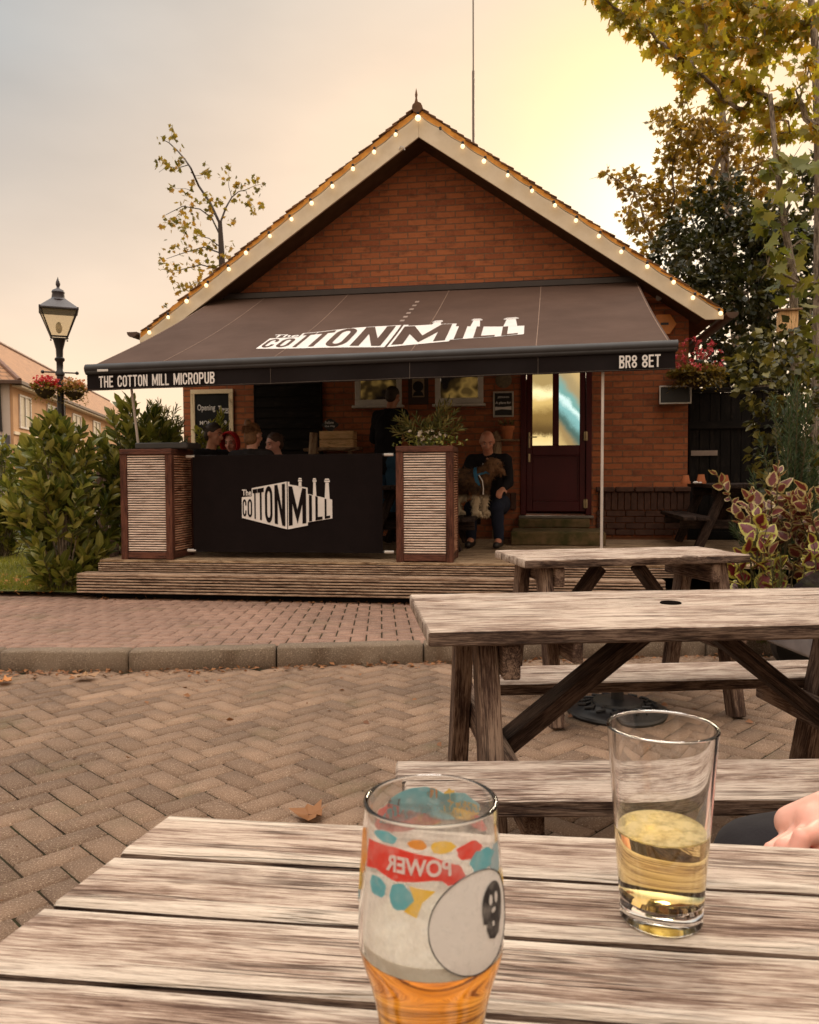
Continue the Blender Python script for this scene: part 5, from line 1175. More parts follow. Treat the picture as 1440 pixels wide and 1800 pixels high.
def face_bits(par, c, rot, hair, s=1.0, brow=True):
    P = lambda x, y, z: c + rot @ V((x * s, y * s, z * s))
    m = MB(); 
    for x in (-1, 1): m.sphere(P(x * .030, -.0775, .008), (.0115 * s, .006 * s, .0065 * s), 10, 8, rot=rot)
    m.build('eyes', plain('eye_white', (.55, .50, .46), rough=.2), par, smooth=80)
    m = MB()
    for x in (-1, 1): m.sphere(P(x * .030, -.0815, .008), (.0055 * s, .004 * s, .0055 * s), 8, 6, rot=rot)
    m.build('irises', plain('iris_dark', (.03, .02, .015), rough=.2), par, smooth=80)
    m = MB()
    for x in (-1, 1): m.tube([P(x * .014, -.090, .028), P(x * .032, -.086, .035), P(x * .050, -.074, .029)], [.003 * s, .0042 * s, .002 * s], 6)
    m.build('eyebrows', hair, par, smooth=80)
    m = MB(); m.tube([P(-.022, -.088, -.057), P(0, -.0935, -.0555), P(.022, -.088, -.057)], [.002 * s, .0042 * s, .002 * s], 8); m.build('lips', plain('lips', (.42, .13, .10), rough=.45), par, smooth=80)
def hand_into(mb, w, d, side, up=V((0, 0, 1)), curl=.5, s=1.0):
    """a hand from the wrist w along direction d, back of the hand towards up; side = +1 / -1 gives the thumb side"""
    d = V(d).normalized(); up = (V(up) - d * V(up).dot(d)).normalized(); x = d.cross(up) * side
    c = V(w) + d * .045 * s
    for k in (-1.4, -.5, .5, 1.4): mb.cap(V(w) + x * k * .010 * s, .016 * s, V(w) + d * .085 * s + x * k * .019 * s, .0125 * s, 10)
    for k, L in ((-1.5, .036), (-.5, .042), (.5, .045), (1.5, .040)):
        p = V(w) + d * .085 * s + x * k * .019 * s; dd = d
        for j in range(3):
            dd = (dd * math.cos(curl * (j * .6 + .5)) - up * math.sin(curl * (j * .6 + .5))).normalized(); q = p + dd * L * s * (1, .62, .5)[j]; mb.cap(p, (.0098 - .0007 * j) * s, q, (.0092 - .0008 * j) * s, 10); p = q
    p = V(w) + d * .02 * s + x * .022 * s; q = p + (d * .6 + x * .75 - up * .3).normalized() * .04 * s; r_ = q + (d * .9 + x * .2 - up * .35).normalized() * .03 * s
    mb.cap(p, .014 * s, q, .011 * s, 10); mb.cap(q, .0105 * s, r_, .009 * s, 10)
def hair_strands(name, c, rot, fn, n, L, mat, par, seed, w=.0022, s=1.0):
    r = np.random.RandomState(seed); m = MB()
    for _ in range(n):
        p, d = fn(r); p = c + rot @ (V(p) * s); d = (rot @ V(d)); e = V(r.normal(size=3)) * .003
        m.tube([p, p + d * L * .5 + e, p + d * L + e * 2 + V((0, 0, -.2 * L))], [w, w * .9, w * .3], 4, cap=False)
    return m.build(name, mat, par, smooth=80)
CLOTH = lambda n, c: plain(n, c, tuple(x * .8 for x in c), scale=8, rough=.9, bump=.4, bscale=180, bdist=.002)
DARKC = CLOTH('black_coat_cloth', (.012, .010, .012)); NAVY = CLOTH('navy_cloth', (.018, .022, .04)); DENIM = CLOTH('blue_denim', (.03, .075, .13)); REDC = CLOTH('red_cotton', (.50, .02, .02)); CHAR = CLOTH('charcoal_wool', (.03, .026, .028)); SHOE = plain('dark_shoe', (.02, .015, .012), rough=.5)
def person(label, u, v, rz, seat=None, z0=.37, headyaw=0, headpitch=0, lean=.15, haircol=(.03, .018, .012), hair='short', coat=DARKC, legs=NAVY, skinm=SK, h=1.76, arms='table', hood=None, name='person', vox=.012, roll=0):
    t_ = bempty(name, u, v, z0, rz, label=label, cat='person'); k = h / 1.76
    hipz = (seat + .11) if seat is not None else .93 * k
    hip = V((0, 0, hipz)); chest = V((0, -lean * .55, hipz + .38 * k)); neck = V((0, -lean, hipz + .56 * k)); hc = neck + V((0, -.035 - lean * .15, .155 * k))
    rot = headrot(headyaw, headpitch, roll)
    sh = [neck + V((x * .185, .01, -.06)) for x in (-1, 1)]
    if arms == 'table': el = [sh[i] + V((x * .06, -.13, -.25)) for i, x in enumerate((-1, 1))]; wr = [V((x * .09, el[i].y - .21, el[i].z + .03)) for i, x in enumerate((-1, 1))]; hd_ = [V((-x * .4, -1, -.05)) for x in (-1, 1)]
    elif arms == 'chin': el = [sh[0] + V((-.05, -.18, -.24)), sh[1] + V((.06, -.13, -.25))]; wr = [hc + rot @ V((-.05, -.125, -.17)), V((.09, el[1].y - .21, el[1].z + .03))]; hd_ = [V((.3, .0, 1)), V((-.4, -1, -.05))]
    elif arms == 'front': el = [sh[i] + V((x * .09, -.02, -.27)) for i, x in enumerate((-1, 1))]; wr = [el[i] + V((-x * .06, -.20, -.07)) for i, x in enumerate((-1, 1))]; hd_ = [V((-x * .5, -1, 0)) for x in (-1, 1)]
    else: el = [sh[0] + V((arms[0][0])), sh[1] + V((arms[1][0]))]; wr = [el[0] + V(arms[0][1]), el[1] + V(arms[1][1])]; hd_ = [V(arms[0][1]), V(arms[1][1])]
    if seat is not None: kn = [V((x * .14, -.43, seat + .06)) for x in (-1, 1)]; an = [V((x * .15, -.36, .09)) for x in (-1, 1)]
    else: kn = [V((x * .11, -.03 - .03 * x, .50 * k)) for x in (-1, 1)]; an = [V((x * .12, .02 * x, .085)) for x in (-1, 1)]
    b = MB(); head_into(b, hc, rot, 1.0); b.cap(neck + V((0, .01, -.05)), .058, hc + V((0, .02, -.06)), .052)
    b.cap(hip, .125, chest, .14); b.cap(chest + V((-.08, 0, .03)), .10, chest + V((.08, 0, .03)), .10)
    for i, x in enumerate((-1, 1)):
        b.cap(neck + V((x * .05, .01, -.05)), .06, sh[i], .052); b.cap(sh[i], .05, el[i], .038); b.cap(el[i], .038, wr[i], .026); hand_into(b, wr[i], hd_[i], -x if i == 0 else -x, curl=.55)
        b.cap(hip + V((x * .09, 0, 0)), .085, kn[i], .055); b.cap(kn[i], .055, an[i], .038); b.cap(an[i], .038, an[i] + V((0, -.13, -.045)), .032)
    fused(b, 'body', skinm, vox * .8, t_, 2)
    c_ = MB(); c_.cap(hip + V((0, 0, -.03)), .155, chest, .165); c_.cap(chest + V((-.09, 0, .04)), .125, chest + V((.09, 0, .04)), .125); c_.lathe([(.085, 0), (.08, .03), (.074, .05), (.001, .052)], 16, neck + V((0, .015, -.03)))
    for i, x in enumerate((-1, 1)): c_.cap(neck + V((x * .04, .015, -.055)), .075, sh[i], .075); c_.cap(sh[i], .074, el[i], .058); c_.cap(el[i], .058, wr[i] + (el[i] - wr[i]) * .12, .043)
    if hood: pass
    fused(c_, 'coat', coat, vox, t_, 3, .0035)
    l = MB(); l.cap(hip + V((-.07, 0, -.03)), .13, hip + V((.07, 0, -.03)), .13)
    for i, x in enumerate((-1, 1)): l.cap(hip + V((x * .09, 0, -.02)), .108, kn[i], .075); l.cap(kn[i], .075, an[i] + V((0, 0, .02)), .055)
    fused(l, 'trousers', legs, vox, t_, 2, .003)
    for i in (0, 1): s_ = MB(); s_.cap(an[i] + V((0, .03, -.04)), .043, an[i] + V((0, -.15, -.05)), .036); s_.cap(an[i], .045, an[i] + V((0, .0, -.04)), .045); fused(s_, 'shoe', SHOE, vox * .8, t_, 2)
    hm_ = plain('hair_%d' % int(haircol[0] * 1000), haircol, tuple(x * 1.8 for x in haircol), scale=60, rough=.6, bump=.6, bscale=200)
    body = [o for o in t_.children if o.name.startswith('body')][0]
    face_bits(body, hc, rot, hm_)
    P = lambda x, y, z: hc + rot @ V((x, y, z))
    hb_ = MB()
    if hair in ('short', 'bun', 'cap'):
        hb_.sphere(P(0, .022, .040), (.080, .093, .084), 20, 14, rot=rot); hb_.sphere(P(0, .055, -.01), (.072, .058, .075), 16, 10, rot=rot)
    if hair == 'bald': hb_.sphere(P(0, .055, -.01), (.077, .055, .055), 16, 10, rot=rot)
    if hair == 'bun':
        hb_.sphere(P(0, .05, -.045), (.074, .06, .07), 16, 10, rot=rot); hb_.sphere(P(.035, .06, .115), (.042, .04, .045), 14, 10, rot=rot); hb_.cap(P(.0, .085, .03), .04, P(.03, .07, .09), .035)
    if hair != 'none':
        ho = fused(hb_, 'hair', hm_, .008, t_, 2, None)
        if hair in ('short', 'bun'):
            def fn(r):
                q = r.normal(size=3); q /= np.linalg.norm(q); q[2] = abs(q[2]) * 1.0 - .35 * (q[1] > 0); q[1] = q[1] if q[1] > -.4 or q[2] > .6 else -q[1]
                return (q[0] * .078, .022 + q[1] * .09, .045 + q[2] * .078), (q[0] * .4, .5 + .3 * q[1], .3 * q[2])
            hair_strands('strands', hc, rot, fn, 260 if hair == 'short' else 420, .03 if hair == 'short' else .045, hm_, ho, 3)
    if hood:
        q_ = MB(); N_, M__ = 20, 12
        for j in range(M__ + 1):
            for i in range(N_ + 1):
                an_ = math.pi * (-.22 + 1.44 * i / N_); yy = -.075 + .20 * j / M__; k2 = math.cos(max(0, (j / M__ - .25)) * 1.9)
                rx = .100 * max(k2, .12); rz_ = .128 * max(k2, .12); p = P(rx * math.cos(an_), yy, .0 + rz_ * math.sin(an_) - (.02 if j > 6 else 0)); q_.v.append(tuple(p)); q_.g.append(tuple(p))
        q_.f = [(j * (N_ + 1) + i, j * (N_ + 1) + i + 1, (j + 1) * (N_ + 1) + i + 1, (j + 1) * (N_ + 1) + i) for j in range(M__) for i in range(N_)]; q_.m = [0] * len(q_.f)
        ho = q_.build('hood', hood, t_, smooth=80); so_ = ho.modifiers.new('s', 'SOLIDIFY'); so_.thickness = .012; so_.offset = 0
        q_ = MB(); q_.tube([P(.100 * math.cos(math.pi * (-.22 + 1.44 * i / 16)), -.078, .128 * math.sin(math.pi * (-.22 + 1.44 * i / 16))) for i in range(17)], .011, 8); q_.build('hood_edge', hood, ho, smooth=80)
    return t_
BS = .35
person('seated man with short dark hair and black coat in profile behind the barrier', -2.0, -1.72, R(62), BS, headyaw=18, headpitch=-12, lean=.16, hair='short', skinm=SK2, h=1.86)
person('seated person in a red hood facing the camera behind the barrier', -1.80, -1.02, R(-8), BS, headyaw=4, headpitch=-16, lean=.17, hair='none', coat=REDC, hood=REDC, h=1.72, skinm=SK3)
person('seated woman with brown hair tied up seen from behind the barrier', -1.34, -2.12, R(172), BS, headyaw=-14, headpitch=-6, lean=.10, hair='bun', haircol=(.16, .075, .03), coat=CHAR, h=1.80)
person('seated young person with short hair resting chin on one hand behind the barrier', -1.20, -1.02, R(-32), BS, headyaw=-6, headpitch=-14, lean=.20, hair='short', haircol=(.06, .03, .018), coat=NAVY, arms='chin', h=1.66, skinm=SK3)
person('standing man in dark clothes and cap seen from behind near the white windows', -.17, -.62, R(150), None, headyaw=10, headpitch=-14, lean=.07, hair='cap', haircol=(.03, .014, .014), legs=DENIM, arms='front', h=1.82, skinm=SK2)
pb_ = person('seated balding man in dark jacket stroking the dog', 1.08, -1.02, R(-10), BS + .02, headyaw=16, headpitch=-26, lean=.20, hair='bald', haircol=(.045, .03, .022), arms=[((-.06, -.17, -.20), (-.19, -.08, .035)), ((.06, -.14, -.24), (-.02, -.20, -.06))], h=1.60, skinm=SK2)
# white trim of the jacket
m = MB()
for x in (-.035, .03, .055): m.tube([(x, -.33 + .02, .90), (x + .005, -.352, .83), (x * .8 - .02, -.355, .75)], .004, 6)
m.build('jacket_trim', M_LETTER, pb_)

# the dog on the bench
dog = bempty('dog', .84, -1.50, .37 + .352, R(-8), label='shaggy brown and white dog standing on a bench beside the balding man', cat='dog')
t = NT('shaggy_dog_coat'); sp = t.n('ShaderNodeSeparateXYZ'); t.l(t.coord('Object'), sp.inputs[0]); nz = t.noise(t.coord('Object'), 14, 4, .6)
rump = t.ramp(t.math('ADD', t.math('MULTIPLY_ADD', sp.outputs[0], -1.0, -.0), t.math('MULTIPLY_ADD', nz, .12, -.06)), [(.07, 0.), (.12, 1.)])
hi = t.ramp(sp.outputs[2], [(.30, 0.), (.36, 1.)])
legsm = t.ramp(t.math('ADD', sp.outputs[2], t.math('MULTIPLY_ADD', nz, .08, -.04)), [(.17, 1.), (.22, 0.)])
cc = t.mix(t.ramp(nz, [(.4, 0.), (.6, 1.)]), (.045, .025, .014), (.14, .07, .03))
cc = t.mix(t.math('MULTIPLY', rump, hi), cc, (.78, .66, .52)); cc = t.mix(legsm, cc, (.66, .54, .38))
hm2 = t.ramp(t.math('ADD', sp.outputs[0], t.math('MULTIPLY', sp.outputs[2], .0)), [(.16, 0.), (.22, 1.)]); cc = t.mix(t.math('MULTIPLY', hm2, hi), cc, (.18, .09, .04))
M_DOG = t.done(t.bsdf(cc, .85, t.bump(t.noise(t.coord('Object', (1, 1, .4)), 90, 4, .7), .9, .006)))
b = MB(); b.cap((-.20, 0, .385), .105, (0, 0, .375), .115); b.cap((0, 0, .375), .115, (.13, 0, .38), .115); b.cap((.13, 0, .40), .10, (.235, -.01, .475), .075)
b.sphere((.285, -.015, .52), (.085, .075, .078)); b.cap((.31, -.02, .50), .045, (.375, -.03, .455), .032); b.sphere((.385, -.032, .452), .018)
for s_ in (-1, 1): b.cap((.265, s_ * .065 - .015, .56), .03, (.28, s_ * .095 - .015, .46), .026)
for (x, y) in ((.10, -.065), (.17, .06)): b.cap((x, y, .33), .055, (x + .005, y, .17), .034); b.cap((x + .005, y, .17), .034, (x, y, .035), .028); b.cap((x, y, .03), .03, (x + .045, y, .022), .024)
for (x, y) in ((-.20, -.07), (-.12, .06)): b.cap((x, y, .34), .075, (x + .07, y, .22), .05); b.cap((x + .07, y, .22), .046, (x - .01, y, .13), .032); b.cap((x - .01, y, .13), .032, (x + .03, y, .035), .028); b.cap((x + .03, y, .03), .03, (x + .085, y, .022), .024)
b.cap((-.28, 0, .42), .03, (-.33, .01, .50), .02)
do = fused(b, 'body', M_DOG, .009, dog, 2)
n = len(do.data.vertices); co = np.zeros(n * 3); do.data.vertices.foreach_get('co', co); co = co.reshape(-1, 3); no = np.zeros(n * 3); do.data.vertices.foreach_get('normal', no); no = no.reshape(-1, 3)
r = np.random.RandomState(5); pk = r.choice(n, min(n, 5000)); dd = no[pk] * .55 + np.array([-.25, 0, -.7]) + r.normal(size=(len(pk), 3)) * .35
leaves('fur', co[pk] - no[pk] * .004, dd, .040, .22, T_BLADE, M_DOG, dog, 6, .2)
m = MB(); m.lathe([(.122, -.02), (.126, 0), (.122, .02)], 24, (.12, 0, .385), rot=Matrix.Rotation(R(75), 3, 'Y')); m.f = [f for f in m.f if len(f) == 4]; m.m = [0] * len(m.f); m.tube([(.13, -.12, .42), (.22, -.09, .45), (.25, -.08, .43)], .012, 6); m.build('harness', plain('blue_webbing', (.03, .18, .34), rough=.6), dog)
m = MB(); m.tube([(.15, -.13, .42), (.19, -.15, .36), (.20, -.15, .28), (.195, -.14, .22)], .006, 6); m.build('lead', M_LETTER, dog)
m = MB(); m.sphere((.392, -.034, .455), .012); m.sphere((.335, -.07, .535), .008); m.sphere((.345, .035, .535), .008); m.build('nose_and_eyes', M_BLACK, dog, smooth=80)

LG = {-1: -.20, 1: .06}
# the drinker at the foreground table, mostly outside the picture: only fist, cuff and thigh show
t_ = empty('person', (.92, 1.17, 0), 0, 'person in dark trousers with a clenched hand resting behind the foreground table', 'person')
b = MB(); O2 = V((-.92, -1.17, 0)); wr = V((.545, 1.005, .722)) + O2
hip = V((0, 0, .56)); chest = V((-.02, 0, .93)); neck = V((-.04, 0, 1.11)); hc = V((-.07, 0, 1.27)); rot = headrot(-90, -6)
head_into(b, hc, rot); b.cap(neck, .058, hc + V((.02, 0, -.06)), .052); b.cap(hip, .13, chest, .14); b.cap(chest + V((0, -.08, .03)), .1, chest + V((0, .08, .03)), .1)
sh = [neck + V((0, y * .19, -.06)) for y in (-1, 1)]; el = V((-.16, -.24, .78)); el2 = V((.06, .30, .80)); wr2 = V((.16, .36, .56))
b.cap(neck + V((0, -.05, -.05)), .06, sh[0], .052); b.cap(neck + V((0, .05, -.05)), .06, sh[1], .052)
b.cap(sh[0], .05, el, .04); b.cap(el, .04, wr, .0275); b.cap(sh[1], .05, el2, .04); b.cap(el2, .04, wr2, .028); hand_into(b, wr2, (.1, .1, -1), 1, up=V((0, 1, 0)))
for y in (-1, 1): b.cap(hip + V((0, y * .09, 0)), .085, V((-.38, LG[y], .52)), .058); b.cap(V((-.38, LG[y], .52)), .055, V((-.40, LG[y] * 1.15, .09)), .04); b.cap(V((-.40, LG[y] * 1.15, .08)), .04, V((-.53, LG[y] * 1.2, .04)), .032)
W2 = lambda x, y, z: V((x + .026, y, z - .034)) + O2       # fist, knuckles to the left
b.cap(wr, .027, W2(.470, .985, .735), .026); b.cap(W2(.490, .995, .750), .024, W2(.455, 1.015, .725), .022); b.cap(W2(.490, .985, .745), .022, W2(.468, .965, .712), .02)
fing = [((.452, .952, .738), (.428, .935, .742), (.416, .928, .718), (.432, .936, .702)),
        ((.446, .966, .730), (.414, .950, .724), (.404, .944, .702), (.420, .952, .688)),
        ((.446, .985, .722), (.410, .972, .710), (.402, .968, .690), (.418, .976, .676)),
        ((.450, 1.004, .714), (.420, .996, .700), (.412, .992, .682), (.428, .998, .670))]
for j, ch_ in enumerate(fing):
    rr_ = (.0112, .0112, .0106, .0095)[j]; b.cap(W2(.482, .975 + .010 * j, .742 - .005 * j), rr_ * 1.2, W2(*ch_[0]), rr_ * 1.15)
    for p, q in zip(ch_, ch_[1:]): b.cap(W2(*p), rr_, W2(*q), rr_ * .94)
b.cap(W2(.487, .965, .728), .016, W2(.460, .948, .714), .0145); b.cap(W2(.460, .948, .714), .014, W2(.436, .940, .704), .012)
bo = fused(b, 'body', SK3, .0034, t_, 2)
c_ = MB(); c_.cap(hip, .16, chest, .165); c_.cap(chest + V((0, -.09, .04)), .125, chest + V((0, .09, .04)), .125); c_.cap(neck + V((0, -.04, -.06)), .08, sh[0], .075); c_.cap(neck + V((0, .04, -.06)), .08, sh[1], .075)
c_.cap(sh[0], .074, el, .06); c_.cap(el, .06, wr + (el - wr) * .10, .040); c_.cap(sh[1], .074, el2, .06); c_.cap(el2, .06, wr2 + (el2 - wr2) * .1, .042); fused(c_, 'coat', DARKC, .012, t_, 3, .003)
l = MB()
for y in (-1, 1): l.cap(hip + V((0, y * .09, -.02)), .105, V((-.38, LG[y], .53)), .078); l.cap(V((-.38, LG[y], .52)), .078, V((-.40, LG[y] * 1.15, .10)), .055)
l.cap(hip + V((0, -.07, -.02)), .12, hip + V((0, .07, -.02)), .12); fused(l, 'trousers', CHAR, .012, t_, 2, .002)
for y in (-1, 1): s_ = MB(); s_.cap(V((-.37, LG[y] * 1.15, .05)), .045, V((-.55, LG[y] * 1.2, .045)), .037); fused(s_, 'shoe', SHOE, .01, t_, 2)
hh = MB(); hh.sphere(hc + rot @ V((0, .022, .04)), (.080, .093, .084), rot=rot); hh.sphere(hc + rot @ V((0, .055, -.01)), (.072, .058, .075), rot=rot); fused(hh, 'hair', plain('hair_30', (1, 1, 1)), .008, t_, 2); face_bits(bo, hc, rot, plain('hair_30', (1, 1, 1)))

# ================================================================== PLANTS
GRN = leafmat('laurel_leaves', [(.04, .06, .010), (.09, .11, .018), (.16, .17, .028), (.25, .24, .045), (.40, .35, .10)], .32, .32)
def shoots(name, base_pts, tips, seed, per=16, L=.12, wd=.42, mat=GRN, parent=None, stemr=.005, start=.35, tmpl=T_LANCE, droop=0, bend=.12, stem='stems', up=.5, smooth=False, spread=.75):
    """upright shoots with leaves set round them"""
    r = np.random.RandomState(seed); P = []; D = []; m = MB()
    for b_, t2 in zip(base_pts, tips):
        b_ = np.array(b_, float); t2 = np.array(t2, float); off = r.normal(size=3) * bend * np.linalg.norm(t2 - b_) * .5
        c = lambda q: b_ * (1 - q) + t2 * q + off * 4 * q * (1 - q) * .5
        m.tube([tuple(c(q)) for q in (0, .25, .5, .75, 1)], [stemr * 1.4, stemr * 1.2, stemr, stemr * .8, stemr * .4], 5)
        ax = t2 - b_; ax /= np.linalg.norm(ax); ph = r.uniform(0, 6.28)
        s1 = np.cross(ax, [0.3, .2, .9]); s1 /= np.linalg.norm(s1); s2 = np.cross(ax, s1)
        for i in range(per):
            q = start + (1 - start) * (i + .5) / per; an = ph + i * 2.4; side = s1 * math.cos(an) + s2 * math.sin(an)
            P.append(c(q)); k = (.35 + spread * (1 - q) * 1.1); D.append(side * k * 1.3 + ax * (1.1 - .6 * (1 - q)) + np.array([0, 0, -droop]))
    m.build(stem, plain('green_brown_stem', (.10, .075, .03), (.06, .05, .02)), parent)
    return leaves('leaves', np.array(P), np.array(D), L, wd, tmpl, mat, parent, seed + 7, up, smooth=smooth)
def shrub(name, label, cat, base, cen, rad, n, seed, group=None, **k):
    """cen / rad: ellipsoid the shoot tips fill"""
    t_ = empty(name, base, 0, label, cat, group); r = np.random.RandomState(seed); B_ = []; T2 = []
    for _ in range(n):
        q = r.normal(size=3); q /= np.linalg.norm(q); q *= r.uniform(.12, 1.1) ** .5; tip = np.array(cen) + q * np.array(rad)
        tip[2] = max(tip[2], .12); inn = np.array([cen[0], cen[1], 0]) * .9 + (tip - np.array([cen[0], cen[1], 0])) * .55; inn[2] = tip[2] - r.uniform(.18, .42); inn[2] = max(inn[2], .02)
        B_.append(inn); T2.append(tip)
    shoots('l', B_, T2, seed, parent=t_, **k)
    m = MB()
    for i in range(0, n, 3): m.tube([(cen[0] * .5 + r.uniform(-.05, .05), cen[1] * .5, 0), tuple((np.array(B_[i]) + np.array([cen[0], cen[1], 0])) * .5), tuple(B_[i])], [.012, .009, .005], 5)
    m.build('trunk', M_BARK, t_); return t_
shrub('laurel_shrub', 'big glossy cherry laurel shrub against the left planter and steps', 'shrub', (-3.34, 7.9, .02), (0, 0, .84), (.50, .36, .88), 120, 40, 'laurel shrubs left of the deck', per=15, L=.14, wd=.42, up=.5)
shrub('laurel_shrub', 'tall upright laurel shoots rising behind the left planter', 'shrub', (-2.78, 8.35, .02), (0, 0, 1.22), (.44, .30, .78), 95, 41, 'laurel shrubs left of the deck', per=14, L=.13, wd=.40, up=.45)
shrub('laurel_shrub', 'laurel shrub in front of the lamp post with pale young shoots', 'shrub', (-4.45, 10.3, .02), (0, 0, .92), (.60, .5, .80), 130, 42, 'laurel shrubs left of the deck', per=14, L=.12, wd=.42, up=.5)
shrub('laurel_shrub', 'laurel shrub at the left edge of the picture', 'shrub', (-5.75, 11.5, .02), (0, 0, .90), (.75, .5, .78), 150, 43, 'laurel shrubs left of the deck', per=14, L=.12, wd=.42, up=.5)
NARROW = leafmat('narrow_olive_leaves', [(.05, .06, .014), (.10, .11, .025), (.18, .16, .04), (.32, .26, .09)], .35)
shrub('willowy_shrub', 'dense narrow leaved shrub under the left end of the awning', 'shrub', tuple(B(-2.72, -1.25, .05)), (0, 0, 1.42), (.36, .40, .55), 130, 44, per=24, L=.085, wd=.17, mat=NARROW, up=.3, start=.1, spread=1.0)
LIME = leafmat('lime_leaves', [(.12, .14, .015), (.22, .22, .03), (.36, .32, .05)], .4)
shrub('bright_shrub', 'yellow green leafy shrub in front of the opening times blackboard', 'shrub', tuple(B(-2.17, -.85, .37)), (0, 0, 1.12), (.25, .16, .42), 50, 45, per=16, L=.085, wd=.30, mat=LIME, up=.4, start=.15)
# pot plant on the right planter
t_ = empty('pot_plant', B(.56, -2.70, 1.355), -TH, 'bushy oleander in a small pot on the right planter', 'plant')
m = MB(); m.lathe([(.07, 0), (.095, .085), (.10, .09), (.085, .09), (.08, .07), (.001, .07)], 24); m.build('pot', plain('pale_grey_pot', (.40, .36, .30), rough=.7), t_, smooth=40)
r = np.random.RandomState(9); B_ = []; T2 = []
tips = [(-.27, 0, .30), (-.22, .05, .36), (-.17, -.08, .28), (-.10, 0, .31), (-.24, .1, .22), (.02, -.05, .27), (.08, .05, .30), (.13, 0, .42), (.18, .08, .46), (.22, -.05, .40), (.26, .03, .36), (.30, .05, .27), (.20, -.1, .26), (-.05, .12, .24), (.12, .1, .34), (.05, -.12, .20), (.30, -.03, .20), (-.30, .02, .20)]
B_ = [(x * .12, y * .12, .06) for x, y, z in tips]; shoots('l', B_, tips, 12, per=30, L=.075, wd=.17, mat=NARROW, parent=t_, start=.35, up=.25, stemr=.003, spread=1.1)
t_ = empty('pansy_plant', B(.62, -2.84, 1.40), -TH, 'low plant with small white flowers at the front of the right planter', 'plant')
q = r.normal(size=(220, 3)) * np.array([.13, .05, .03]) + np.array([0, 0, .03]); q[:, 2] = np.abs(q[:, 2]); leaves('leaves', q, r.normal(size=(220, 3)) + np.array([0, 0, .5]), .035, .6, T_SMALL, GRN, t_, 3)
c_ = r.normal(size=(16, 3)) * np.array([.09, .05, .03]) + np.array([.03, -.02, .085]); leaves('flowers', np.repeat(c_, 6, 0), r.normal(size=(96, 3)), .022, .9, T_SMALL, LF_PALE, t_, 4)
# little plant in the terracotta pot
t_ = empty('small_plant', B(1.215, -.15, 1.715), -TH, 'sparse little plant growing in the orange pot by the door', 'plant')
B_ = [(0, 0, 0)] * 9; T2 = [tuple(r.uniform(-1, 1, 3) * np.array([.11, .06, .02]) + np.array([0, 0, .07])) for _ in range(9)]; shoots('l', B_, T2, 14, per=7, L=.035, wd=.35, mat=NARROW, parent=t_, stemr=.0018)

# fence post with the small sign beside the left planter
t_ = bempty('fence', -2.62, -1.9, .02, label='short dark wooden fence piece behind the left planter', cat='fence')
m = MB()
for k in range(5): m.board((-.42 + k * .125, 0, 0), (-.42 + k * .125, 0, 1.22), .115, .018, (0, 1, 0))
m.board((-.48, .03, .3), (.14, .03, .3), .04, .07); m.board((-.48, .03, 1.0), (.14, .03, 1.0), .04, .07); m.build('boards', M_TFRAME, t_)
t_ = bempty('warning_sign', -2.62, -1.93, 1.12, label='small black sign reading mind the step left of the planter', cat='sign')
m = MB(); m.bx(-.09, .09, -.012, 0, -.05, .05, .003); m.build('board', M_BLACK, t_)
m = MB(); text(m, 'MIND THE', rect_fn(-.07, .07, .005, .03, -.0135), .03); text(m, 'STEP', rect_fn(-.04, .04, -.032, -.007, -.0135), .03); m.build('letters', M_LETTER, t_)
# rustic log behind the barrier
t_ = MB(); t_.tube([(0, 0, 0), (.01, 0, .5), (-.01, .01, .9), (.015, 0, 1.28)], [.065, .06, .055, .045], 10); o = t_.build('log_post', M_LOG, smooth=50); o.location = B(-1.03, -.75, .37); o.rotation_euler = (0, 0, -TH); tag(o, 'upright rough log post behind the barrier', 'post')

# --- coleus and feathery plants on the right
COL = leafmat('coleus_leaves', [(.09, .006, .012), (.15, .010, .016), (.08, .012, .012)], .25, .45, rim=(.42, .38, .07))
COLP = leafmat('coleus_pink_leaves', [(.10, .012, .014), (.17, .035, .03), (.09, .014, .012)], .25, .45, rim=(.42, .33, .14))
def coleus(label, loc, tips, seed, mat, L, per=9):
    t_ = empty('coleus_plant', loc, 0, label, 'plant', 'red and yellow leaved coleus plants')
    shoots('l', [(x * .5, y * .5, max(.02, z - .35)) for x, y, z in tips], tips, seed, per=per, L=L, wd=.72, mat=mat, parent=t_, tmpl=T_COLEUS, start=.25, up=.35, droop=.35, stemr=.005, smooth=True)
r = np.random.RandomState(20)
tp = [tuple(p) for p in (r.normal(size=(24, 3)) * np.array([.10, .15, .20]) + np.array([0, 0, .80]))]
coleus('coleus plant with pink edged leaves left of the feathery conifer', (2.42, 5.45, .08), [(x, y, max(z, .45)) for x, y, z in tp], 21, COLP, .085)
tp = [tuple(p) for p in (r.normal(size=(46, 3)) * np.array([.17, .15, .17]) + np.array([0, 0, .78]))]
coleus('tall coleus plant with pink edged leaves at the right edge', (2.74, 5.25, .08), [(x, y, max(z, .4)) for x, y, z in tp], 22, COLP, .085)
coleus('low coleus plant with large maroon leaves edged in yellow', (2.13, 5.0, .08), [(-.06, 0, .66), (.02, -.05, .60), (.06, 0, .74), (.0, .03, .82), (.09, -.04, .50), (-.10, .02, .45), (-.02, -.06, .38), (.05, -.07, .30), (-.15, -.02, .52)], 23, COL, .125, 5)
coleus('coleus plant with maroon leaves just above the toy car', (2.42, 4.9, .08), [(.0, 0, .66), (.08, 0, .58), (-.03, .03, .52), (.12, .04, .74), (.18, -.03, .50)], 24, COL, .11, 6)
FEATH = leafmat('feathery_green', [(.03, .05, .018), (.05, .085, .03), (.08, .12, .045)], .3, .6)
FEATH2 = leafmat('feathery_olive', [(.06, .07, .015), (.11, .12, .025), (.20, .19, .05)], .35, .6)
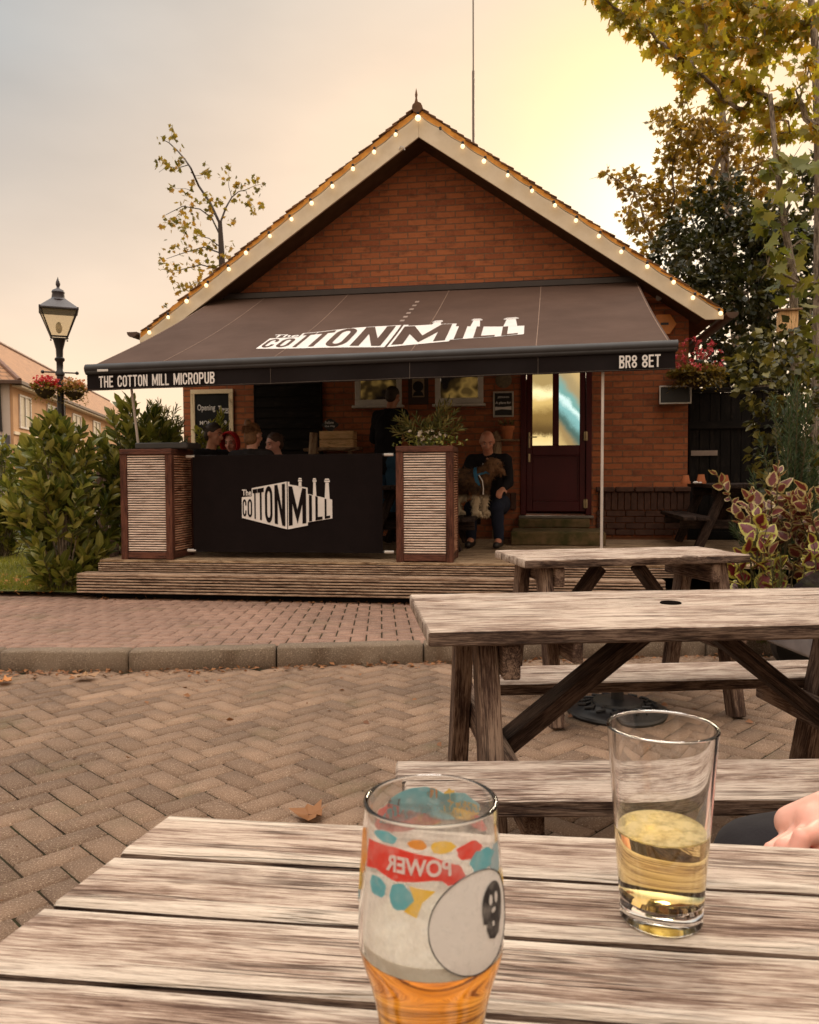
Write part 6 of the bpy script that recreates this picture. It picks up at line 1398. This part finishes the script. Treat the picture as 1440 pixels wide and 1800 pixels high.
def feather(label, loc, tips, seed, mat, per=60, L=.05, cat='plant', name='feathery_plant', wd=.09, stemr=.004, low=.5):
    t_ = empty(name, loc, 0, label, cat); shoots('l', [(x * .35, y * .35, z * low) for x, y, z in tips], tips, seed, per=per, L=L, wd=wd, mat=mat, parent=t_, tmpl=T_SMALL, start=.0, up=.1, stemr=stemr, spread=.9)
tp = [(x, y, z) for x, y, z in (r.uniform(-1, 1, (80, 3)) * np.array([.34, .25, .55]) + np.array([0, 0, 1.18]))]
feather('feathery blue green conifer rising above the coleus plants', (2.80, 6.0, .08), [(x * max(.25, 1.75 - z), y, z) for x, y, z in tp], 31, FEATH, 90, .06, 'conifer', 'conifer', .07)
tp = [(x, y, z) for x, y, z in (r.uniform(-1, 1, (44, 3)) * np.array([.20, .16, .22]) + np.array([0, 0, .34]))]
feather('fine leaved olive green bush behind the farthest picnic table', (2.17, 4.9, .08), tp, 32, FEATH2, 46, .045, 'bush', 'heather_bush', .10, low=.3)
# ride-on toy car
car = empty('toy_car', (2.62, 4.52, 0), R(4), 'small glossy black and silver toy car with pale windows at the right edge', 'toy car')
m = MB(); pts = [(-.55, .16), (-.56, .34), (-.47, .425), (-.40, .44), (.45, .44), (.52, .36), (.52, .16)]; m.prism([(x, -.26, z) for x, z in pts], (0, .52, 0)); b0 = m.build('body', plain('silver_paint', (.42, .42, .46), rough=.22, metal=.5, bump=.0), car)
bv = b0.modifiers.new('b', 'BEVEL'); bv.width = .03; bv.segments = 3; b0.data.shade_smooth()
m = MB(); pr = [(-.44, .442), (-.34, .53), (-.22, .585), (-.08, .60), (.15, .59), (.38, .442)]; m.prism([(x, -.23, z) for x, z in pr], (0, .46, 0)); b1 = m.build('cabin', plain('black_gloss_paint', (.012, .012, .014), rough=.12, bump=0), car); bv = b1.modifiers.new('b', 'BEVEL'); bv.width = .012; bv.segments = 2
PW = plain('pale_window_film', (.62, .60, .62), (.45, .44, .47), scale=6, rough=.12, bump=0)
for pts in ([(-.395, .455), (-.325, .452), (-.20, .555), (-.27, .535), (-.335, .505)], [(-.30, .452), (-.02, .452), (-.02, .582), (-.10, .583), (-.175, .560)], [(.02, .452), (.26, .452), (.13, .565), (.02, .58)]):
    m = MB(); m.prism([(x, -.236, z) for x, z in pts], (0, .004, 0)); m.build('window', PW, car)
for x in (-.36, .34):
    for y in (-.27, .23): m = MB(); m.lathe([(.04, 0), (.13, .0), (.14, .02), (.14, .05), (.13, .07), (.04, .07)], 24, (x, y + .05, .142), rot=Matrix.Rotation(R(90), 3, 'X')); m.build('wheel', M_BLACK, car, smooth=40)

# black gate and things to the right of the pub
t_ = bempty('black_gate', 3.87, .05, .02, label='tall black boarded gate between the pub corner and the ivy', cat='gate')
m = MB()
for k in range(9): m.board((-.46 + k * .118, 0, .05), (-.46 + k * .118, 0, 2.08), .112, .02, (0, 1, 0))
m.bx(-.53, .55, .012, .02, .04, 2.07, 0); m.build('boards', M_BLACKB, t_); m = MB(); m.board((-.53, -.025, .4), (.54, -.025, .4), .03, .09); m.board((-.53, -.025, 1.7), (.54, -.025, 1.7), .03, .09); m.board((-.53, -.0, 2.11), (.6, 0, 2.11), .08, .05); m.build('rails', M_BLACKB, t_)
m = MB(); m.bx(-.50, -.20, -.045, -.041, 1.34, 1.40, .001); text(m, 'PLEASE CLOSE', rect_fn(-.48, -.22, 1.352, 1.388, -.047), .02); m.build('label_strip', plain('dim_lettering', (1, 1, 1)), t_)
# --- trees
IVY = leafmat('ivy_leaves', [(.016, .020, .006), (.030, .036, .009), (.055, .055, .013), (.10, .085, .02)], .25, .35)
MAP = leafmat('maple_leaves', [(.14, .14, .018), (.28, .25, .025), (.42, .33, .03), (.64, .34, .03), (.20, .21, .025), (.52, .42, .05), (.34, .30, .03)], .62, .45)
MAPG = leafmat('green_maple_leaves', [(.10, .13, .02), (.17, .19, .03), (.30, .28, .05), (.22, .20, .03)], .5, .45)
BACKM = leafmat('back_tree_leaves', [(.10, .07, .012), (.22, .14, .02), (.36, .20, .025), (.18, .14, .02)], .6, .5)
def tree(name, label, base, trunk, tr, cl, Y, per, size, wd, mat, tmpl, seed, branches=True, dz=.5, shell=.2, group=None, bmat=None, droop=.3, up=.3, cat='tree', twigr=.012):
    """trunk: px points, cl: (px, py, radius px, depth offset)"""
    t_ = empty(name, base, 0, label, cat, group); b0 = V(base); m = MB()
    tp_ = [V(base)] + [at(x, y, Y) for x, y in trunk]; tp_ = [p - b0 for p in tp_]; m.tube(tp_, [tr * (1 - .6 * i / max(1, len(tp_) - 1)) for i in range(len(tp_))], 9)
    r = np.random.RandomState(seed); C = []; Rr = []
    for c in cl:
        dd = c[3] if len(c) > 3 else r.uniform(-dz, dz); p = at(c[0], c[1], Y + dd) - b0; C.append(tuple(p)); rad = c[2] / 1440 * (Y + dd); Rr.append((rad, rad * 1.1, rad * .85))
    if branches:
        nodes = [(q, -1) for q in tp_[1:]]; order = sorted(range(len(C)), key=lambda i: min((V(C[i]) - q).length for q in tp_[1:])); par = []; idx = {}
        for i in order:
            p = V(C[i]); k = min(range(len(nodes)), key=lambda j: (nodes[j][0] - p).length + max(0, nodes[j][0].z - p.z) * .5 + (.0 if nodes[j][1] >= 0 else .25)); par.append((p, k)); nodes.append((p, 1))
        nt_ = len(tp_) - 1; cnt = [1] * len(par)
        for i in range(len(par) - 1, -1, -1):
            if par[i][1] >= nt_: cnt[par[i][1] - nt_] += cnt[i]
        for i, (p, k) in enumerate(par):
            q0 = nodes[k][0]; L_ = (q0 - p).length; r0_ = twigr * (.5 + .42 * math.sqrt(cnt[i])); r1_ = twigr * (.35 + .42 * math.sqrt(max(cnt[i] - 1, 0)))
            m1 = q0.lerp(p, .35) + V(r.normal(size=3)) * .07 * L_; m2 = q0.lerp(p, .7) + V(r.normal(size=3)) * .07 * L_; m.tube([q0, m1, m2, p], [r0_, r0_ * .7 + r1_ * .3, r0_ * .35 + r1_ * .65, r1_], 6)
        for p in C:
            p = V(p); mid = p
            for _ in range(3): q = p + V(r.normal(size=3)) * Rr[0][0] * .6; m.tube([p, (p + q) / 2 + V(r.normal(size=3)) * .03, q], [twigr * .5, twigr * .35, twigr * .15], 4)
    m.build('trunk', bmat or M_BARK, t_, smooth=60)
    P, D = clumps(C, Rr, 10, seed)
    Ps, Ds = [], []
    for c, rad in zip(C, Rr):
        n = max(8, int(per * (rad[0] / size) ** 2)); p_, d_ = clumps([c], [rad], n, r.randint(1 << 30), shell, droop); Ps.append(p_); Ds.append(d_)
    P = np.concatenate(Ps); D = np.concatenate(Ds)
    leaves('crown', P, D, size, wd, tmpl, mat, t_, seed + 3, up); return t_
# overhanging maple at the top right
mc = [(1035, 14, 12), (1062, 22, 18), (1085, 40, 26), (1112, 18, 34), (1120, 68, 26), (1150, 40, 36), (1150, 92, 26), (1185, 20, 36), (1190, 70, 38), (1185, 120, 30), (1225, 30, 40), (1230, 90, 40), (1222, 145, 34), (1265, 25, 40), (1275, 85, 44), (1265, 150, 36), (1262, 190, 22),
      (1310, 30, 44), (1320, 100, 40), (1310, 165, 36), (1300, 205, 24), (1355, 40, 40), (1365, 100, 34), (1350, 205, 32), (1400, 60, 36), (1408, 130, 24), (1395, 190, 30), (1432, 40, 26), (1425, 235, 26), (1380, 245, 22), (1340, 245, 26)]
tree('maple_tree', 'tall maple with orange and green leaves arching over from the top right', (4.52, 9.2, 0), [(1436, 640), (1434, 400), (1430, 250), (1424, 150), (1418, 60), (1405, -40)], .075, mc, 9.2, 18, .105, .95, MAP, T_MAPLE, 50, dz=.6, shell=.0, droop=.9, up=.1, twigr=.014)
mc2 = [(1362, 320, 24), (1352, 365, 26), (1372, 400, 30), (1340, 400, 18), (1388, 350, 22), (1395, 430, 28), (1355, 440, 22), (1410, 300, 24), (1425, 350, 20), (1380, 470, 24), (1345, 470, 16), (1400, 500, 20), (1366, 510, 16), (1420, 560, 26), (1400, 600, 28), (1432, 500, 16), (1425, 640, 24), (1345, 300, 16), (1385, 290, 16)]
tree('young_maple', 'slender pale trunked maple with large light green leaves holding the bird box', (4.0, 8.5, 0), [(1396, 650), (1392, 560), (1388, 480), (1372, 400), (1362, 330), (1352, 250), (1345, 180)], .052, mc2, 8.5, 4.5, .155, .95, MAPG, T_MAPLE, 51, dz=.35, shell=.0, droop=1.0, up=.1)
bc = [(1160, 225, 26), (1195, 240, 40), (1180, 285, 38), (1165, 320, 22), (1235, 230, 44), (1225, 290, 46), (1275, 260, 44), (1280, 320, 40), (1210, 340, 38), (1325, 300, 40), (1320, 350, 40), (1065, 316, 13), (1085, 326, 15), (1110, 315, 18), (1112, 345, 26), (1140, 350, 30), (1100, 385, 18), (1130, 395, 32), (1175, 375, 40), (1150, 430, 30), (1115, 415, 14), (1245, 360, 30), (1200, 190, 16)]
tree('autumn_tree', 'loose brown leaved tree rising behind the right roof slope', (6.4, 15.0, 0), [(1290, 560), (1278, 420), (1270, 320), (1265, 240), (1262, 200)], .13, bc, 15.0, 11, .105, .9, BACKM, T_MAPLE, 52, dz=1.2, shell=.0, droop=.3, up=.2, twigr=.018)
ic = [(1228, 590, 34), (1250, 640, 40), (1285, 690, 40), (1232, 670, 30), (1215, 400, 46), (1270, 380, 46), (1180, 440, 40), (1230, 460, 54), (1290, 440, 60), (1350, 470, 60), (1200, 500, 34), (1255, 520, 56), (1310, 520, 60), (1370, 540, 50), (1420, 480, 50), (1430, 400, 44), (1430, 570, 50), (1300, 590, 50), (1350, 620, 56), (1290, 650, 40), (1400, 650, 50), (1245, 345, 26), (1280, 330, 20), (1420, 330, 34), (1330, 400, 44), (1380, 420, 44), (1440, 300, 30), (1440, 250, 22)]
tree('ivy_tree', 'dark ivy covered tree filling the space right of the pub', (5.3, 12.0, 0), [(1340, 650), (1335, 540), (1330, 450), (1300, 400)], .18, ic, 12.0, 26, .10, .75, IVY, T_SMALL, 53, dz=.8, shell=.35, droop=.2, up=.2)
hc_ = [(1320, 650, 36, -1.6), (1345, 690, 44, -1.6), (1380, 640, 40, -1.7), (1400, 700, 44, -1.8), (1430, 680, 40, -1.8), (1370, 600, 40, -1.4), (1360, 740, 44, -1.5), (1370, 800, 50, -1.5), (1420, 760, 50, -1.5), (1430, 850, 60, -1.5), (1380, 860, 50, -1.6), (1390, 930, 60, -1.6), (1440, 930, 60, -1.6), (1300, 640, 20, -1.2), (1320, 610, 26, -1.0)]
tree('ivy_hedge', 'ivy hedge with yellow tipped leaves below the bird box', (4.35, 9.4, 0), [(1390, 900), (1385, 800), (1380, 700)], .06, hc_, 9.4, 16, .085, .7, leafmat('ivy_hedge_leaves', [(.02, .025, .007), (.05, .05, .012), (.11, .10, .02), (.24, .20, .035)], .3, .35), T_SMALL, 54, dz=.3, shell=.4, cat='hedge', branches=False)
# bird box
t_ = empty('bird_box', at(1380, 567, 8.3) - V((0, 0, .11)), R(-12), 'small orange wooden bird box fixed to the slender maple trunk', 'bird box')
m = MB(); m.bx(-.085, .085, -.08, .08, 0, .20, .003); m.build('body', M_CRATE, t_); m = MB(); m.board((0, -.12, .205), (0, .10, .235), .23, .018, (0, 0, 1)); m.build('roof', M_LOG, t_)
m = MB(); m.lathe([(.016, 0), (.016, .002), (.001, .002)], 16, (-.01, -.081, .12), rot=Matrix.Rotation(R(90), 3, 'X')); m.build('hole', M_BLACK, t_)
# tree on the left behind the pub
TWIG = leafmat('plane_tree_leaves', [(.09, .085, .015), (.18, .15, .02), (.32, .22, .03), (.42, .22, .04)], .5, .5)
t_ = empty('small_tree', (-4.1, 18, 0), 0, 'sparse autumn tree with bare upper branches behind the left roof slope', 'tree'); b0 = V((-4.1, 18, 0)); m = MB()
def br(pts, r0, r1): P = [at(x, y, 18 + (i % 3) * .15) - b0 for i, (x, y) in enumerate(pts)]; m.tube(P, [.7 * (r0 + (r1 - r0) * i / max(1, len(P) - 1)) for i in range(len(P))], 6)
m.tube([(0, 0, 0), at(398, 520, 18) - b0, at(396, 450, 18) - b0, at(394, 395, 18) - b0], [.14, .085, .065, .045], 8)
for pts, a, b_ in (([(394, 400), (378, 365), (358, 335), (345, 305), (335, 290), (322, 275), (308, 262), (300, 258)], .045, .012), ([(340, 300), (322, 305), (305, 302), (290, 312)], .015, .006), ([(345, 312), (352, 318), (362, 318), (372, 312)], .012, .005), ([(308, 262), (313, 250), (314, 240)], .01, .005),
                   ([(396, 395), (405, 372), (415, 355), (427, 345)], .035, .015), ([(415, 355), (410, 335), (411, 310)], .012, .005), ([(427, 345), (440, 342), (455, 335), (468, 332)], .014, .005), ([(440, 345), (445, 360), (455, 372)], .01, .005),
                   ([(394, 420), (380, 390), (360, 375), (330, 370), (300, 385)], .03, .008), ([(394, 440), (375, 425), (355, 420), (345, 430)], .02, .006), ([(394, 450), (365, 440), (330, 450), (300, 460)], .025, .007), ([(396, 480), (360, 470), (320, 480), (290, 478)], .025, .007), ([(396, 500), (350, 500), (320, 520)], .02, .007), ([(350, 345), (335, 340), (315, 340)], .01, .004)): br(pts, a, b_)
m.build('trunk', plain('dark_bark', (.05, .03, .022)), t_)
sc_l = [(313, 241, 5), (300, 258, 7), (320, 252, 7), (322, 272, 5), (290, 296, 10), (303, 300, 10), (318, 298, 8), (330, 292, 6), (372, 305, 8), (370, 315, 7), (411, 306, 6), (402, 320, 9), (427, 335, 11), (438, 340, 10), (450, 332, 9), (465, 330, 8), (462, 345, 8), (455, 368, 10), (447, 372, 7), (345, 332, 9), (335, 350, 9), (310, 340, 7), (343, 365, 14), (360, 372, 14), (330, 378, 14), (385, 380, 12), (320, 392, 12), (306, 392, 10), (350, 395, 12), (392, 360, 10), (372, 360, 9), (312, 402, 9), (335, 412, 12), (350, 425, 14), (365, 435, 12), (325, 440, 10), (308, 440, 8), (345, 452, 14), (300, 470, 12), (325, 470, 14), (350, 478, 14), (375, 465, 12), (315, 490, 12), (290, 460, 7), (340, 500, 16), (362, 495, 12), (320, 512, 12), (385, 440, 10), (410, 440, 9), (415, 392, 7), (420, 360, 6), (330, 535, 12), (300, 540, 8), (355, 520, 14), (385, 500, 14), (380, 480, 10), (405, 455, 8)]
r = np.random.RandomState(60); P = []; D = []
for x, y, rad in sc_l:
    c = np.array(at(x, y, 18 + r.uniform(-.3, .3)) - b0); n = max(3, int(rad * 1.0)); P.append(c + r.normal(size=(n, 3)) * rad / 1440 * 18 * .62); D.append(r.normal(size=(n, 3)) + np.array([0, 0, -.5]))
leaves('crown', np.concatenate(P), np.concatenate(D), .105, .95, T_MAPLE, TWIG, t_, 61, .1)

# --- fallen leaves
FALL = leafmat('fallen_leaf_brown', [(.22, .09, .035), (.32, .14, .05), (.15, .06, .025)], .15, .7); FALL2 = leafmat('fallen_leaf_orange', [(.55, .18, .04), (.48, .22, .07)], .15, .7)
def fallen(label, x, y, z, size, mat, seed, rz=0):
    t_ = MB(); v, f, e = T_MAPLE; r2 = random.Random(seed); c, s = math.cos(rz), math.sin(rz)
    pts = []
    for i, (a, b, q) in enumerate(v):
        b -= .4; zz = .12 + .35 * (a * a + b * b) + r2.uniform(-.08, .10); pts.append((size * (a * c - b * s), size * (a * s + b * c), size * zz))
    t_.add(pts, f, [(e[i], v[i][1], 0) for i in range(17)]); t_.tube([(0, 0, size * .1), (size * .4 * s, -size * .45 * c, size * .12)], size * .012, 5); o = t_.build('fallen_leaf', mat, recalc=False); o.location = (x, y, z); tag(o, label, 'leaf', 'fallen leaves on the paving')
fallen('curled brown leaf lying just beyond the foreground table', -.34, 2.66, .005, .125, FALL, 1, 1.2)
fallen('flat pale brown leaf on the paving just below the kerb', -1.82, 4.55, .004, .12, leafmat('fallen_leaf_pale', [(.34, .19, .09)], .1), 2, .4)
fallen('orange leaf on the paving at the left edge by the kerb', -2.24, 4.46, .004, .11, FALL2, 3, 2.0)
r = np.random.RandomState(77); n = 700
xs_ = r.uniform(-4, 3.2, n); ys_ = np.array([kerb_y(x) for x in xs_]) - np.abs(r.normal(size=n)) * .06 - .01; P = np.stack([xs_, ys_, np.full(n, .006)], 1)
n2 = 260; x2 = r.uniform(-3, 2.4, n2); y2 = np.array([step_y(x) for x in x2]) + r.uniform(-.14, .06, n2); P2 = np.stack([x2, y2, np.array([pav_z(a, b) for a, b in zip(x2, y2)]) + .006], 1)
n3 = 130; P3 = np.stack([r.uniform(-3, 3, n3), r.uniform(1.6, 4.6, n3), np.full(n3, .005)], 1)
n4 = 130; x4 = r.normal(size=n4) * .22 + 1.35; P4 = np.stack([x4, np.array([kerb_y(x) for x in x4]) + .22 + r.uniform(-.08, .16, n4), np.full(n4, .115)], 1)
PP = np.concatenate([P, P2, P3, P4]); DDn = r.normal(size=PP.shape) * np.array([1, 1, .25])
tag(leaves('leaf_litter', PP, DDn, .027, .6, T_SMALL, FALL, seed=78, upbias=.7, sv=.7), 'small crumbs of dry leaves along the kerb and steps', 'leaf litter', kind='stuff')
n = 300; P = np.stack([r.uniform(-5, -2.7, n), np.array([0.] * n), np.full(n, .06)], 1); P[:, 1] = [step_y(x) + u for x, u in zip(P[:, 0], r.uniform(.0, 1.4, n))]
tag(leaves('lawn_leaves', P, r.normal(size=P.shape) * np.array([1, 1, .3]), .045, .7, T_MAPLE, FALL2, seed=79, upbias=.7, sv=.5), 'small orange leaves scattered over the lawn edge', 'leaf litter', kind='stuff')
